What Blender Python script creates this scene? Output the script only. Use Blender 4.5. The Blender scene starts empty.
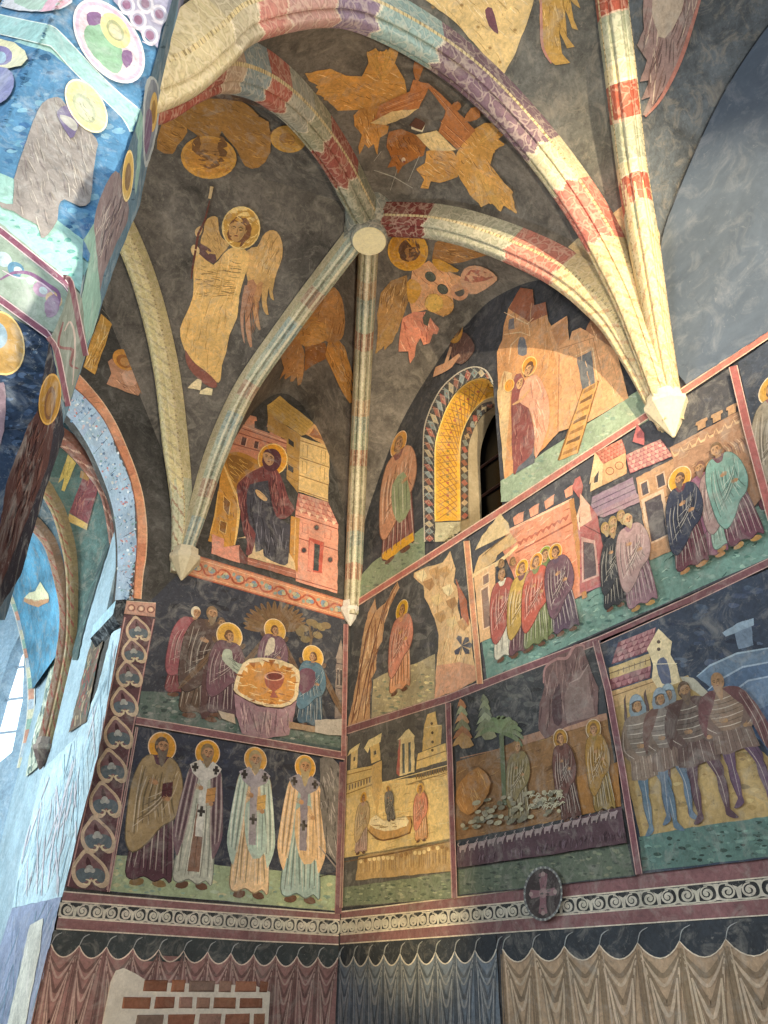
import bpy, bmesh, math, random
import numpy as np
from mathutils import Vector, Matrix
from mathutils.geometry import tessellate_polygon
from mathutils.bvhtree import BVHTree
random.seed(7)
SC = bpy.context.scene
COL = SC.collection
sin, cos, PI = math.sin, math.cos, math.pi

# ------------------------------------------------------------------ helpers
def lin(c):
    if isinstance(c, str):
        c = c.lstrip('#'); c = [int(c[i:i+2], 16)/255 for i in (0, 2, 4)]
        return tuple(x/12.92 if x <= .04045 else ((x+.055)/1.055)**2.4 for x in c)
    return tuple(c)
def mixc(a, b, t):
    a = lin(a); b = lin(b); return tuple(x*(1-t)+y*t for x, y in zip(a, b))
def dk(c, f): return tuple(x*f for x in lin(c))
def lt(c, t): return mixc(c, '#fff4e0', t)
def jit(c, a):
    f = 1+random.uniform(-a, a); return tuple(max(0, x*f*(1+random.uniform(-a, a)*.3)) for x in lin(c))

def tag(o, label=None, cat=None, group=None, kind=None):
    if label: o['label'] = label
    if cat: o['category'] = cat
    if group: o['group'] = group
    if kind: o['kind'] = kind
    return o
def thing(name, label, cat, loc=(0, 0, 0), group=None):
    o = bpy.data.objects.new(name, None); COL.objects.link(o); o.location = loc
    o.empty_display_size = .1
    return tag(o, label, cat, group)
def mesh_obj(name, verts, faces, cols=None, mat=None, parent=None, smooth=False):
    me = bpy.data.meshes.new(name)
    me.from_pydata([tuple(v) for v in verts], [], faces)
    if cols is not None:
        at = me.color_attributes.new('Col', 'FLOAT_COLOR', 'CORNER')
        buf = np.ones((len(me.loops), 4), dtype=np.float32); k = 0
        for f, c in zip(faces, cols):
            n = len(f)
            if len(c) == n and isinstance(c[0], (tuple, list)):
                for j in range(n): buf[k+j, :3] = c[j]
            else: buf[k:k+n, :3] = c
            k += n
        at.data.foreach_set('color', buf.ravel())
    if smooth: me.polygons.foreach_set('use_smooth', [True]*len(me.polygons))
    o = bpy.data.objects.new(name, me); COL.objects.link(o)
    if mat: me.materials.append(mat)
    if parent:
        o.parent = parent
        o.matrix_parent_inverse = Matrix.Translation(-Vector(parent.location)) if parent.parent is None else Matrix.Identity(4)
        if parent.parent is not None: o.matrix_parent_inverse = Matrix.Translation(-Vector(tuple(WORLD_LOC.get(parent.name, (0, 0, 0)))))
    me.update()
    return o
WORLD_LOC = {}

def cr(pts, n=6, closed=False):
    """Catmull-Rom through 2D/3D points"""
    P = [np.array(p, float) for p in pts]; N = len(P); out = []
    rng = range(N) if closed else range(N-1)
    for i in rng:
        if closed: a, b, c, d = P[i-1], P[i], P[(i+1) % N], P[(i+2) % N]
        else: a, b, c, d = P[max(i-1, 0)], P[i], P[i+1], P[min(i+2, N-1)]
        for k in range(n):
            t = k/n
            out.append(.5*((2*b)+(-a+c)*t+(2*a-5*b+4*c-d)*t*t+(-a+3*b-3*c+d)*t**3))
    if not closed: out.append(P[-1])
    return [tuple(q) for q in out]
def resample(pts, n):
    P = np.array(pts, float); d = np.r_[0, np.cumsum(np.linalg.norm(np.diff(P, axis=0), axis=1))]
    s = np.linspace(0, d[-1], n)
    return np.stack([np.interp(s, d, P[:, k]) for k in range(P.shape[1])], 1)

# ------------------------------------------------------------------ camera (768 x 1024)
FPX, YAW, PITCH, ROLL = 776.2575, 0.5865002, 0.5461094, 0.0166227
_f = np.array([sin(YAW)*cos(PITCH), cos(YAW)*cos(PITCH), sin(PITCH)])
_r = np.array([cos(YAW), -sin(YAW), 0.]); _u = np.cross(_r, _f)
CM = np.array([cos(ROLL)*_r+sin(ROLL)*_u, -sin(ROLL)*_r+cos(ROLL)*_u, _f])
def ray(x, y):
    return np.array([(x-384)/FPX, -(y-512)/FPX, 1.]) @ CM
def proj(w):
    v = CM @ np.array(w, float); return (384+FPX*v[0]/v[2], 512-FPX*v[1]/v[2])
cam = bpy.data.cameras.new('camera'); camo = bpy.data.objects.new('camera', cam); COL.objects.link(camo)
cam.sensor_fit = 'HORIZONTAL'; cam.sensor_width = 36; cam.lens = FPX/768*36
camo.matrix_world = Matrix(((CM[0][0], CM[1][0], -CM[2][0], 0), (CM[0][1], CM[1][1], -CM[2][1], 0), (CM[0][2], CM[1][2], -CM[2][2], 0), (0, 0, 0, 1)))
SC.camera = camo

# ------------------------------------------------------------------ materials
def nodes(name):
    m = bpy.data.materials.new(name); m.use_nodes = True
    nt = m.node_tree; b = nt.nodes['Principled BSDF']
    b.inputs['Roughness'].default_value = .82; b.inputs['Specular IOR Level'].default_value = .18
    return m, nt, b
def N(nt, typ, **kw):
    n = nt.nodes.new(typ)
    for k, v in kw.items():
        if k in n.inputs: n.inputs[k].default_value = v
        else: setattr(n, k, v)
    return n
def noise(nt, pos, scale, detail=6, rough=.6, dist=0, stretch=None):
    n = N(nt, 'ShaderNodeTexNoise', Scale=scale, Detail=detail, Roughness=rough, Distortion=dist)
    if stretch:
        mp = N(nt, 'ShaderNodeMapping'); mp.inputs['Scale'].default_value = stretch
        nt.links.new(pos, mp.inputs['Vector']); nt.links.new(mp.outputs[0], n.inputs['Vector'])
    else: nt.links.new(pos, n.inputs['Vector'])
    return n.outputs['Fac']
def ramp(nt, fac, stops):
    r = N(nt, 'ShaderNodeValToRGB'); e = r.color_ramp.elements
    while len(e) < len(stops): e.new(.5)
    for el, (p, c) in zip(e, stops):
        el.position = p; c = lin(c) if isinstance(c, str) else (c if isinstance(c, tuple) else (c, c, c)); el.color = (*c, 1)
    nt.links.new(fac, r.inputs[0]); return r.outputs[0]
def mixn(nt, typ, fac, a, b):
    m = N(nt, 'ShaderNodeMix', data_type='RGBA', blend_type=typ)
    for sock, v in ((m.inputs[0], fac), (m.inputs[6], a), (m.inputs[7], b)):
        if isinstance(v, (int, float)): sock.default_value = v
        elif isinstance(v, tuple): sock.default_value = (*v, 1)
        else: nt.links.new(v, sock)
    return m.outputs[2]
def fresco(name, mott=(.72, 1.2), grain=(.8, 1.16), patch='#b9aa94', pf=.3, bump=.25, base=None, scale=1.0, dark='#4b4640', df=.45, veins=0, fade=.0):
    """weathered lime paint: pigment from the colour attribute, worn by stains, grain and abraded plaster"""
    m, nt, b = nodes(name)
    pos = N(nt, 'ShaderNodeNewGeometry').outputs['Position']
    if base is None: col = N(nt, 'ShaderNodeVertexColor', layer_name='Col').outputs[0]
    else: col = N(nt, 'ShaderNodeRGB'); col.outputs[0].default_value = (*lin(base), 1); col = col.outputs[0]
    big = ramp(nt, noise(nt, pos, 2.2*scale, 9, .68, .6), [(.3, mott[0]), (.7, mott[1])])
    col = mixn(nt, 'MULTIPLY', 1., col, big)
    fine = ramp(nt, noise(nt, pos, 26*scale, 6, .7, .8), [(.3, grain[0]), (.7, grain[1])])
    col = mixn(nt, 'MULTIPLY', 1., col, fine)
    pm = ramp(nt, noise(nt, pos, 5.5*scale, 10, .72, 1.2), [(.50, 0.), (.70, pf)])
    col = mixn(nt, 'MIX', pm, col, lin(patch))
    if veins:
        vo = N(nt, 'ShaderNodeTexVoronoi', feature='DISTANCE_TO_EDGE', Scale=10.)
        wob = N(nt, 'ShaderNodeTexNoise', Scale=9., Detail=2.); nt.links.new(pos, wob.inputs['Vector'])
        ad = N(nt, 'ShaderNodeMixRGB', blend_type='ADD'); ad.inputs[0].default_value = .16; nt.links.new(pos, ad.inputs[1]); nt.links.new(wob.outputs['Color'], ad.inputs[2]); nt.links.new(ad.outputs[0], vo.inputs['Vector'])
        col = mixn(nt, 'MIX', ramp(nt, vo.outputs['Distance'], [(.0, veins), (.06, veins*.5), (.1, 0.)]), col, lin('#e6d9bf'))
        col = mixn(nt, 'MULTIPLY', ramp(nt, vo.outputs['Distance'], [(.1, 0.), (.13, veins*1.2), (.18, 0.)]), col, (.42, .38, .36))
    wd = ramp(nt, noise(nt, pos, 17*scale, 9, .78, .9), [(.57, 0.), (.66, df)])
    col = mixn(nt, 'MIX', wd, col, lin(dark))
    wl = ramp(nt, noise(nt, pos, 21*scale, 9, .8, 1.4), [(.59, 0.), (.68, pf*1.15)])
    col = mixn(nt, 'MIX', wl, col, lin(patch))
    sc = ramp(nt, noise(nt, pos, 9*scale, 8, .75, 2.5, (1, 1, .35)), [(.30, .62), (.40, 1.)])
    col = mixn(nt, 'MULTIPLY', .55, col, sc)
    if base is None: col = mixn(nt, 'MIX', fade, col, lin('#b3aca0'))
    nt.links.new(col, b.inputs['Base Color'])
    bp = N(nt, 'ShaderNodeBump', Strength=bump, Distance=.01)
    nt.links.new(noise(nt, pos, 30, 8, .7), bp.inputs['Height']); nt.links.new(bp.outputs[0], b.inputs['Normal'])
    return m
M_FR = fresco('fresco_paint', (.72, 1.3), (.72, 1.25), '#b4b0a6', .40, dark='#3e3f43', fade=.04)
M_RIB = fresco('rib_paint', (.78, 1.18), (.8, 1.15), '#c9bda2', .3, .3, dark='#7a6c58', df=.35, veins=.3)
M_WEB = fresco('dark_vault_plaster', (.35, 1.9), (.7, 1.3), '#a39a8a', .6, .4, dark='#2a2724', fade=.05)
M_WALL = fresco('dark_wall_plaster', (.5, 1.5), (.72, 1.28), '#8d8a83', .42, .4, dark='#2f2d2c')
M_BLUE = fresco('grey_blue_plaster', (.8, 1.18), (.93, 1.06), '#a9adb2', .3, .15, None, .6, df=.0)
M_STONE = fresco('pale_stone', (.85, 1.1), (.85, 1.12), '#efe3c4', .3, .35, dark='#b09a74', df=.3)
M_COLP = fresco('column_paint', (.75, 1.22), (.72, 1.24), '#cfd6d6', .42, .3, dark='#51616c', df=.3)
def simple(name, c, rough=.8, metal=0):
    m, nt, b = nodes(name); b.inputs['Base Color'].default_value = (*lin(c), 1); b.inputs['Roughness'].default_value = rough; b.inputs['Metallic'].default_value = metal
    return m

# ------------------------------------------------------------------ surfaces to paint on
class Plane:
    def __init__(s, point, normal, horiz):
        s.p = np.array(point, float); s.n = np.array(normal, float); s.h = np.array(horiz, float); s.off = .012; s.curved = False; s.base = 0.
    def at(s, x, y, off=0):
        r = ray(x, y); return r*((s.p+s.n*off)@s.n)/(r@s.n)
    def frame(s, foot, head):
        a = s.at(*foot); b = s.at(*head); H = np.linalg.norm(b-a)
        return lambda u, v: proj(a+v*(b-a)+u*H*s.h)
class Curved:
    def __init__(s, objs, asp=1.0):
        V, F = [], []
        for o in objs:
            k = len(V); V += [tuple(v.co) for v in o.data.vertices]; F += [tuple(i+k for i in p.vertices) for p in o.data.polygons]
        s.t = BVHTree.FromPolygons(V, F); s.off = .012; s.curved = True
    def at(s, x, y, off=0):
        r = ray(x, y); r = r/np.linalg.norm(r)
        h = s.t.ray_cast(Vector((0, 0, 0)), Vector(r))
        if h[0] is None: return None
        n = np.array(h[1]);  c = abs(float(n@r))
        return np.array(h[0])-r*(off/max(c, .35))
    def frame(s, foot, head, asp=1.0, skew=0.):
        a = np.array(foot, float); U = np.array(head, float)-a; Rt = np.array([-U[1], U[0]])*asp+U*skew
        return lambda u, v: tuple(a+v*U+u*Rt)

def tri2d(pts):
    return tessellate_polygon([[Vector((p[0], p[1], 0)) for p in pts]])
def subdiv(V, T, L):
    V = [tuple(v) for v in V]; done = False
    for _ in range(8):
        mid = {}; out = []; split = False
        def m(a, b):
            k = (min(a, b), max(a, b))
            if math.dist(V[a][:2], V[b][:2]) <= L: return None
            if k not in mid:
                mid[k] = len(V); V.append(tuple((x+y)/2 for x, y in zip(V[a], V[b])))
            return mid[k]
        for a, b, c in T:
            ab, bc, ca = m(a, b), m(b, c), m(c, a)
            n = sum(x is not None for x in (ab, bc, ca))
            if n == 0: out.append((a, b, c)); continue
            split = True
            if n == 3: out += [(a, ab, ca), (ab, b, bc), (ca, bc, c), (ab, bc, ca)]
            elif n == 1:
                if ab is not None: out += [(a, ab, c), (ab, b, c)]
                elif bc is not None: out += [(a, b, bc), (a, bc, c)]
                else: out += [(a, b, ca), (ca, b, c)]
            else:
                if ab is None: out += [(c, ca, bc), (a, b, bc), (a, bc, ca)]
                elif bc is None: out += [(a, ab, ca), (ab, b, c), (ab, c, ca)]
                else: out += [(b, bc, ab), (a, ab, bc), (a, bc, c)]
        T = out
        if not split: break
    return V, T

def rough(pts, seg=5., amp=.45):
    out = []
    for a, c in zip(pts, list(pts[1:])+[pts[0]]):
        L = math.dist(a[:2], c[:2]); n = min(12, max(1, int(L/seg))); out.append(a)
        if L < 2: continue
        nx, ny = -(c[1]-a[1])/L, (c[0]-a[0])/L
        for k in range(1, n):
            t = k/n; j = random.uniform(-amp, amp); out.append((a[0]+(c[0]-a[0])*t+nx*j, a[1]+(c[1]-a[1])*t+ny*j))
    return out
class Brush:
    """collects flat paint shapes given at photo pixels and lays them on one real surface"""
    def __init__(s, surf, L=9, step=.00005):
        s.surf = surf; s.V = []; s.F = []; s.C = []; s.L = getattr(surf, 'L', L); s.step = step
    def _add(s, pts, tris, col):
        surf = s.surf; surf.off += s.step
        pts = [tuple(map(float, p)) for p in pts]
        if surf.curved: pts, tris = subdiv(pts, [tuple(t) for t in tris], s.L)
        W = [surf.at(p[0], p[1], surf.off) for p in pts]
        k = len(s.V); idx = {}
        for i, w in enumerate(W):
            if w is not None: idx[i] = k; s.V.append(tuple(w)); k += 1
        for t in tris:
            if all(i in idx for i in t):
                if surf.curved and max(np.linalg.norm(W[t[i]]-W[t[i-1]]) for i in range(3)) > .5: continue
                f = tuple(idx[i] for i in t)
                a, b, c = (np.array(s.V[i]) for i in f)
                if np.cross(b-a, c-a)@a > 0: f = f[::-1]
                s.F.append(f); s.C.append(col)
    def poly(s, pts, col, sm=0, var=.05):
        if sm: pts = cr(pts, sm, True)
        pts = rough([tuple(p) for p in pts])
        s._add(pts, tri2d(pts), jit(col, var)); return s
    def line(s, pts, w, col, sm=0, taper=True, var=.05):
        if sm: pts = cr(pts, sm)
        P = np.array(pts, float)
        if len(P) < 2: return s
        T = np.gradient(P, axis=0); T /= np.maximum(np.linalg.norm(T, axis=1), 1e-6)[:, None]
        Nn = np.stack([-T[:, 1], T[:, 0]], 1); n = len(P)
        ww = np.full(n, w/2.)
        if taper: ww = ww*(.35+.65*np.sin(np.linspace(.12, PI-.12, n)))
        A = P+Nn*ww[:, None]; B = P-Nn*ww[:, None]
        pts = list(map(tuple, A))+list(map(tuple, B)); tr = []
        for i in range(n-1): tr += [(i, i+1, n+i+1), (i, n+i+1, n+i)]
        s._add(pts, tr, jit(col, var)); return s
    def ell(s, c, rx, ry, col, rot=0, n=22, a0=0, a1=2*PI, var=.04):
        cs, sn = cos(rot), sin(rot)
        pts = [(c[0]+rx*cos(t)*cs-ry*sin(t)*sn, c[1]+rx*cos(t)*sn+ry*sin(t)*cs) for t in [a0+(a1-a0)*i/n for i in range(n)]]
        s._add(pts, [(0, i, i+1) for i in range(1, n-1)], jit(col, var)); return s
    def ring(s, c, rx, ry, w, col, rot=0, n=26):
        cs, sn = cos(rot), sin(rot); pts = []; tr = []
        for k in (1, 1-w):
            pts += [(c[0]+rx*k*cos(t)*cs-ry*k*sin(t)*sn, c[1]+rx*k*cos(t)*sn+ry*k*sin(t)*cs) for t in [2*PI*i/n for i in range(n)]]
        for i in range(n): j = (i+1) % n; tr += [(i, j, n+j), (i, n+j, n+i)]
        s._add(pts, tr, jit(col, .04)); return s
    def build(s, name, parent=None, mat=None, label=None):
        if not s.F: return None
        o = mesh_obj(name, s.V, s.F, s.C, mat or M_FR, parent)
        if label: o['label'] = label
        return o
# ------------------------------------------------------------------ the room shell
ZF = -1.65
XR, YF = 4.36, 7.2
Rw = Plane((XR, 0, 0), (-1, 0, 0), (0, -1, 0))
Fw = Plane((0, YF, 0), (0, -1, 0), (1, 0, 0))

def grid_wall(name, P, UV, col, mat, keep=None, label=None):
    pass
def quadmesh(name, quads, col, mat, parent=None):
    V, F = [], []
    for q in quads:
        k = len(V); V += [tuple(map(float, p)) for p in q]; F.append(tuple(range(k, k+len(q))))
    return mesh_obj(name, V, F, [lin(col)]*len(F), mat, parent)
def slab(name, poly2d, to3, thick, col, mat, parent=None, holes=None):
    """solid slab: outline (with holes) in 2D, front and back faces plus rims; thick is a 3D vector"""
    loops = [poly2d]+(holes or [])
    flat = [p for l in loops for p in l]
    tris = tessellate_polygon([[Vector((p[0], p[1], 0)) for p in l] for l in loops])
    th = np.array(thick, float)
    V = [tuple(np.array(to3(*p), float)) for p in flat]; n = len(V)
    V += [tuple(np.array(v)+th) for v in V]
    F = [tuple(t) for t in tris]+[tuple(i+n for i in t[::-1]) for t in tris]
    k = 0
    for l in loops:
        m = len(l)
        for i in range(m):
            a, b = k+i, k+(i+1) % m; F.append((a, b, b+n, a+n))
        k += m
    o = mesh_obj(name, V, F, [lin(col)]*len(F), mat, parent)
    bm = bmesh.new(); bm.from_mesh(o.data); bmesh.ops.recalc_face_normals(bm, faces=bm.faces); bm.to_mesh(o.data); bm.free()
    return o

# chancel arch: edge of its soffit on the far wall (x, z), right half, then mirrored about the axis
AX = -.07
arch_r = [(1.76, ZF), (1.76, 3.1), (1.80, 3.30), (1.78, 3.66), (1.73, 3.97), (1.66, 4.25), (1.54, 4.55), (1.36, 4.83), (1.16, 5.13), (.85, 5.42), (.45, 5.70), (AX, 5.88)]
arch_r = [arch_r[0]]+cr(arch_r[1:], 4)
arch_l = [(2*AX-x, z) for x, z in arch_r[::-1][1:]]
arch = arch_r+arch_l
outline = [(XR, ZF), (XR, 8.0), (-4.5, 8.0), (-4.5, ZF)]+arch[::-1]
# far wall 0.9 m thick with the arch cut through: its rims are jambs and soffit
wf = slab('wall_far', outline, lambda x, z: (x, YF, z), (0, .7, 0), '#4a4742', M_WALL)
tag(wf, kind='structure')

# right wall with the window opening (y, z)
wo = [(4.72, 2.6), (5.45, 2.6), (5.45, 4.6), (5.36, 5.0), (5.17, 5.35), (4.95, 5.47), (4.80, 5.42), (4.72, 5.2)]
PH = lambda y, z: (XR, y, z)
def wyz(x, y, X=XR):
    q = ray(x, y); q = q*X/q[0]; return (float(q[1]), float(q[2]))
WTOP = [wyz(*c) for c in cr([(434, 548), (434.5, 490), (435.4, 441), (443, 415), (455.8, 391.5), (470.9, 379.7), (485.9, 377.6), (493.4, 388)], 4)]
ya = WTOP[-1][0]
wloop = [(5.58, 3.86)]+[p for p in WTOP[1:]]+[(4.55, 5.05), (4.55, 3.86)]
wr = slab('wall_right', [(YF+.9, ZF), (YF+.9, 8.0), (-4.0, 8.0), (-4.0, ZF)], lambda y, z: (XR, y, z), (.35, 0, 0), '#45464a', M_WALL, None, [wloop])
tag(wr, kind='structure')
# window niche: step ring behind the wall, inner reveal and dark glazing
cy_, cz_ = 5.065, 4.4
def shrink(l, d):
    return [(cy_+(y-cy_)*(.51-d)/.51, 3.86+(z-3.86)*(1-d*.45)) for y, z in l]
w2 = shrink(wloop, .16)
win = thing('window_1', None, None, (4.8, 5.06, 3.86)); win['kind'] = 'structure'
step = slab('window_step', [(5.9, 3.6), (5.9, 6.4), (4.2, 6.4), (4.2, 3.6)], lambda y, z: (XR+.35, y, z), (.17, 0, 0), '#b9a98a', M_STONE, win, [w2])
gl = slab('pane', [(5.9, 3.6), (5.9, 6.4), (4.2, 6.4), (4.2, 3.6)], lambda y, z: (XR+.56, y, z), (.02, 0, 0), '#050506', simple('dark_glass', '#060607', .25), win)
V, F = [], []
for i in range(2): pass
def bar(V, F, a, b, w):
    a = np.array(a, float); b = np.array(b, float); d = b-a; d /= np.linalg.norm(d)
    u = np.cross(d, (0.3, .5, .81)); u /= np.linalg.norm(u); v = np.cross(d, u); k = len(V)
    for q in (a, b):
        for s, t in ((1, 1), (-1, 1), (-1, -1), (1, -1)): V.append(tuple(q+u*s*w+v*t*w))
    F += [(k, k+1, k+2, k+3), (k+7, k+6, k+5, k+4)]+[(k+i, k+4+i, k+4+(i+1) % 4, k+(i+1) % 4) for i in range(4)]
for z in (4.25, 4.62, 5.0): bar(V, F, (XR+.54, 4.3, z), (XR+.54, 5.6, z), .012)
bar(V, F, (XR+.54, 5.06, 3.7), (XR+.54, 5.06, 5.9), .014)
mesh_obj('glazing_bar', V, F, None, simple('iron', '#3a2320', .6), win)

rf = slab('ceiling', [(-4.9, -4), (4.7, -4), (4.7, 7.95), (-4.9, 7.95)], lambda x, y: (x, y, 8.0), (0, 0, .2), '#5a554e', M_WEB); tag(rf, kind='structure')
fl = slab('floor', [(-4.5, -4), (4.5, -4), (4.5, 14), (-4.5, 14)], lambda x, y: (x, y, ZF), (0, 0, -.1), '#6d5c50', M_WALL); tag(fl, kind='structure')
# left nave wall with two tall window openings that let the daylight in
lw = slab('wall_left', [(-4, ZF), (-4, 8), (8.1, 8), (8.1, ZF)], lambda y, z: (-4.5, y, z), (-.4, 0, 0), '#6a6d72', M_WALL, None,
          [[(-1.4, .2), (.2, .2), (.2, 4.6), (-.6, 5.4), (-1.4, 4.6)], [(2.8, .2), (4.4, .2), (4.4, 4.6), (3.6, 5.4), (2.8, 4.6)]]); tag(lw, kind='structure')

# ------------------------------------------------------------------ vault: ribs as real curves in vertical planes
PB = (2.80, 4.57); PL = (2.24, 7.2); PR_ = (4.36, 2.63); PC = (4.36, 7.2); PP = (-.07, 2.54); PB3 = (AX, 5.9); PB2 = (1.8, .6); PL2 = (2*AX-2.24, 7.2)
def curve(a, b, prof, n=90):
    pts = cr([(a[0]+(b[0]-a[0])*s, a[1]+(b[1]-a[1])*s, z) for s, z in prof], 8)
    return resample(pts, n)
K_BL = curve(PL, PB, [(0, 3.6), (.02, 3.9), (.06, 4.25), (.13, 4.92), (.28, 5.63), (.55, 6.16), (.78, 6.53), (1, 6.86)])
K_BR = curve(PR_, PB, [(0, 3.6), (.012, 3.85), (.04, 4.3), (.1, 4.9), (.23, 5.48), (.43, 6.03), (.66, 6.50), (.88, 6.76), (1, 6.86)])
K_BP = curve(PP, PB, [(.03, 3.9), (.09, 4.2), (.15, 4.72), (.23, 5.29), (.37, 5.90), (.54, 6.38), (.74, 6.70), (.9, 6.78), (1, 6.86)])
K_BC = curve(PC, PB, [(0, 3.65), (.012, 3.95), (.05, 4.6), (.12, 5.15), (.25, 5.7), (.45, 6.2), (.66, 6.52), (.88, 6.74), (1, 6.86)])
K_PR = curve(PR_, PP, [(0, 3.6), (.01, 3.95), (.02, 4.25), (.05, 4.88), (.13, 5.55), (.25, 6.06), (.4, 6.36), (.54, 6.34), (.68, 6.10), (.77, 5.71), (.87, 5.02), (.905, 4.55), (.935, 4.15), (.97, 3.85), (.99, 3.7)], 150)
K_LB3 = curve(PL, PB3, [(0, 3.6), (.01, 3.9), (.04, 4.35), (.13, 4.97), (.27, 5.83), (.45, 6.55), (.63, 7.0), (.82, 7.25), (1, 7.3)])
K_PB3 = curve(PP, PB3, [(.1, 3.7), (.13, 4.5), (.25, 5.6), (.5, 6.6), (.75, 7.15), (1, 7.3)])
K_RB2 = curve(PR_, PB2, [(0, 3.6), (.012, 3.85), (.05, 4.32), (.15, 5.0), (.25, 5.6), (.40, 5.98), (.53, 6.33), (.75, 6.7), (1, 6.85)])
K_PB2 = curve(PP, PB2, [(.1, 3.7), (.13, 4.5), (.25, 5.5), (.5, 6.3), (.75, 6.7), (1, 6.85)])
def warch(pts, n=90): return resample(cr(pts, 8), n)
A_R = warch([(XR, y, z) for y, z in [(7.2, 3.65), (7.16, 4.2), (7.08, 4.62), (6.83, 5.13), (6.24, 5.88), (5.42, 6.36), (4.75, 6.52), (4.35, 6.48), (3.75, 6.17), (3.18, 5.52), (2.95, 4.83), (2.79, 4.15), (2.68, 3.6)]], 160)
A_F = warch([(x, YF, z) for x, z in [(2.3, 3.6), (2.40, 4.1), (2.47, 4.86), (2.69, 5.67), (2.92, 6.2), (3.15, 6.46), (3.36, 6.48), (3.6, 6.30), (3.94, 5.74), (4.2, 4.93), (4.32, 4.2), (4.36, 3.65)]], 160)
A_R2 = warch([(XR, y, z) for y, z in [(2.58, 3.6), (2.54, 4.4), (2.43, 5.3), (2.12, 5.8), (1.59, 6.36), (1.1, 6.66), (.66, 6.75)]])
A_F2 = warch([(x, YF, z) for x, z in [(2.2, 3.6), (2.15, 4.1), (1.97, 4.72), (1.5, 5.55), (.83, 6.66), (.4, 7.15), (AX, 7.35)]])
def split(k, at):
    return k[:at+1], k[at:][::-1]
def cell(A, B, lift=.10, nu=22, nv=60, bulge=.07, liftB=0.):
    A = resample(A, nv).copy(); B = resample(B, nv).copy(); V, F = [], []
    fa = np.linspace(0, 1, nv)
    A[:, 2] += lift*np.minimum(1, fa*5); B[:, 2] += liftB*np.minimum(1, fa*5)
    for i in range(nv):
        w = np.linalg.norm(A[i]-B[i])
        for j in range(nu+1):
            t = j/nu; q = A[i]*(1-t)+B[i]*t
            q = q+np.array([0, 0, bulge*w*sin(PI*t)*.6*min(1, i/nv*3)])
            V.append(q)
    for i in range(nv-1):
        for j in range(nu):
            a = i*(nu+1)+j; F.append((a, a+1, a+nu+2, a+nu+1))
    return V, F
def web(name, cells, col='#635d55'):
    V, F = [], []
    for c in cells:
        v, f = c; k = len(V); V += [tuple(q) for q in v]; F += [tuple(i+k for i in q) for q in f]
    o = mesh_obj(name, V, F, [lin(col)]*len(F), M_WEB, None, True)
    return tag(o, kind='structure')
fa1, fa2 = split(A_F, int(np.argmax(A_F[:, 2]))); ra1, ra2 = split(A_R, int(np.argmax(A_R[:, 2])))
pr1, pr2 = split(K_PR, int(np.argmax(K_PR[:, 2])))
W1 = web('ceiling', [cell(K_BL, fa1), cell(K_BC, fa2)])
W4 = web('ceiling', [cell(K_BC, ra1), cell(K_BR, ra2)])
W3 = web('ceiling', [cell(K_BR, pr1, liftB=.14), cell(K_BP, pr2, liftB=.14)])
W2 = web('ceiling', [cell(K_BL, K_LB3, liftB=.1), cell(K_BP, K_PB3, liftB=.1)], '#59534c')
W5 = web('ceiling', [cell(K_LB3, A_F2)])
W6 = web('ceiling', [cell(K_RB2, pr1, liftB=.14), cell(K_PB2, pr2, liftB=.14)], '#5c5c57')
W7 = web('ceiling', [cell(K_RB2, A_R2)], '#50575c')
mir = lambda P: np.stack([2*AX-P[:, 0], P[:, 1], P[:, 2]], 1)
W8 = web('ceiling', [cell(mir(K_LB3), mir(A_F2))])

# rib mouldings
def profile(w, d, n=21):
    out = []
    for i in range(n):
        u = -1+2*i/(n-1); a = abs(u)
        v = d*(.32+.68*(1-a**2.4)) - .16*d*math.exp(-((a-.42)/.09)**2)
        if i in (0, n-1): v = -.06
        out.append((u*w/2, v))
    return out
def rib(name, K, w, d, colf, label, nl=420, n=31, cat='rib', group='painted vault ribs', parent=None, taper=0, mat=None):
    K = resample(K, nl); T = np.gradient(K, axis=0); T /= np.linalg.norm(T, axis=1)[:, None]
    nn = np.array([-(K[-1]-K[0])[1], (K[-1]-K[0])[0], 0]); nn /= np.linalg.norm(nn)
    D = np.cross(T, nn); D /= np.linalg.norm(D, axis=1)[:, None]
    if D[nl//2][2] > 0: D = -D
    pr = profile(w, d, n); V, F, Cc = [], [], []
    Lc = np.r_[0, np.cumsum(np.linalg.norm(np.diff(K, axis=0), axis=1))]; tp = np.ones(nl)
    if taper: dd_ = Lc if taper > 0 else Lc[-1]-Lc; tp = .56+.44*np.minimum(1, dd_/1.5)**.8
    for i in range(nl):
        k_ = tp[i]
        for u, v in pr: V.append(tuple(K[i]+nn*u*k_+D[i]*v*k_))
    L = np.r_[0, np.cumsum(np.linalg.norm(np.diff(K, axis=0), axis=1))]
    for i in range(nl-1):
        for j in range(n-1):
            a = i*n+j; F.append((a, a+1, a+n+1, a+n))
            Cc.append(jit(colf((j+.5)/(n-1)*2-1, L[i], L[-1]), .06))
    F.append(tuple(range(n))[::-1]); Cc.append(lin('#a09880')); F.append(tuple(range((nl-1)*n, nl*n))); Cc.append(lin('#a09880'))
    o = mesh_obj(name, V, F, Cc, mat or M_RIB, parent)
    bm = bmesh.new(); bm.from_mesh(o.data); bmesh.ops.recalc_face_normals(bm, faces=bm.faces); bm.to_mesh(o.data); bm.free()
    if label: tag(o, label, cat, group)
    return o
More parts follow.
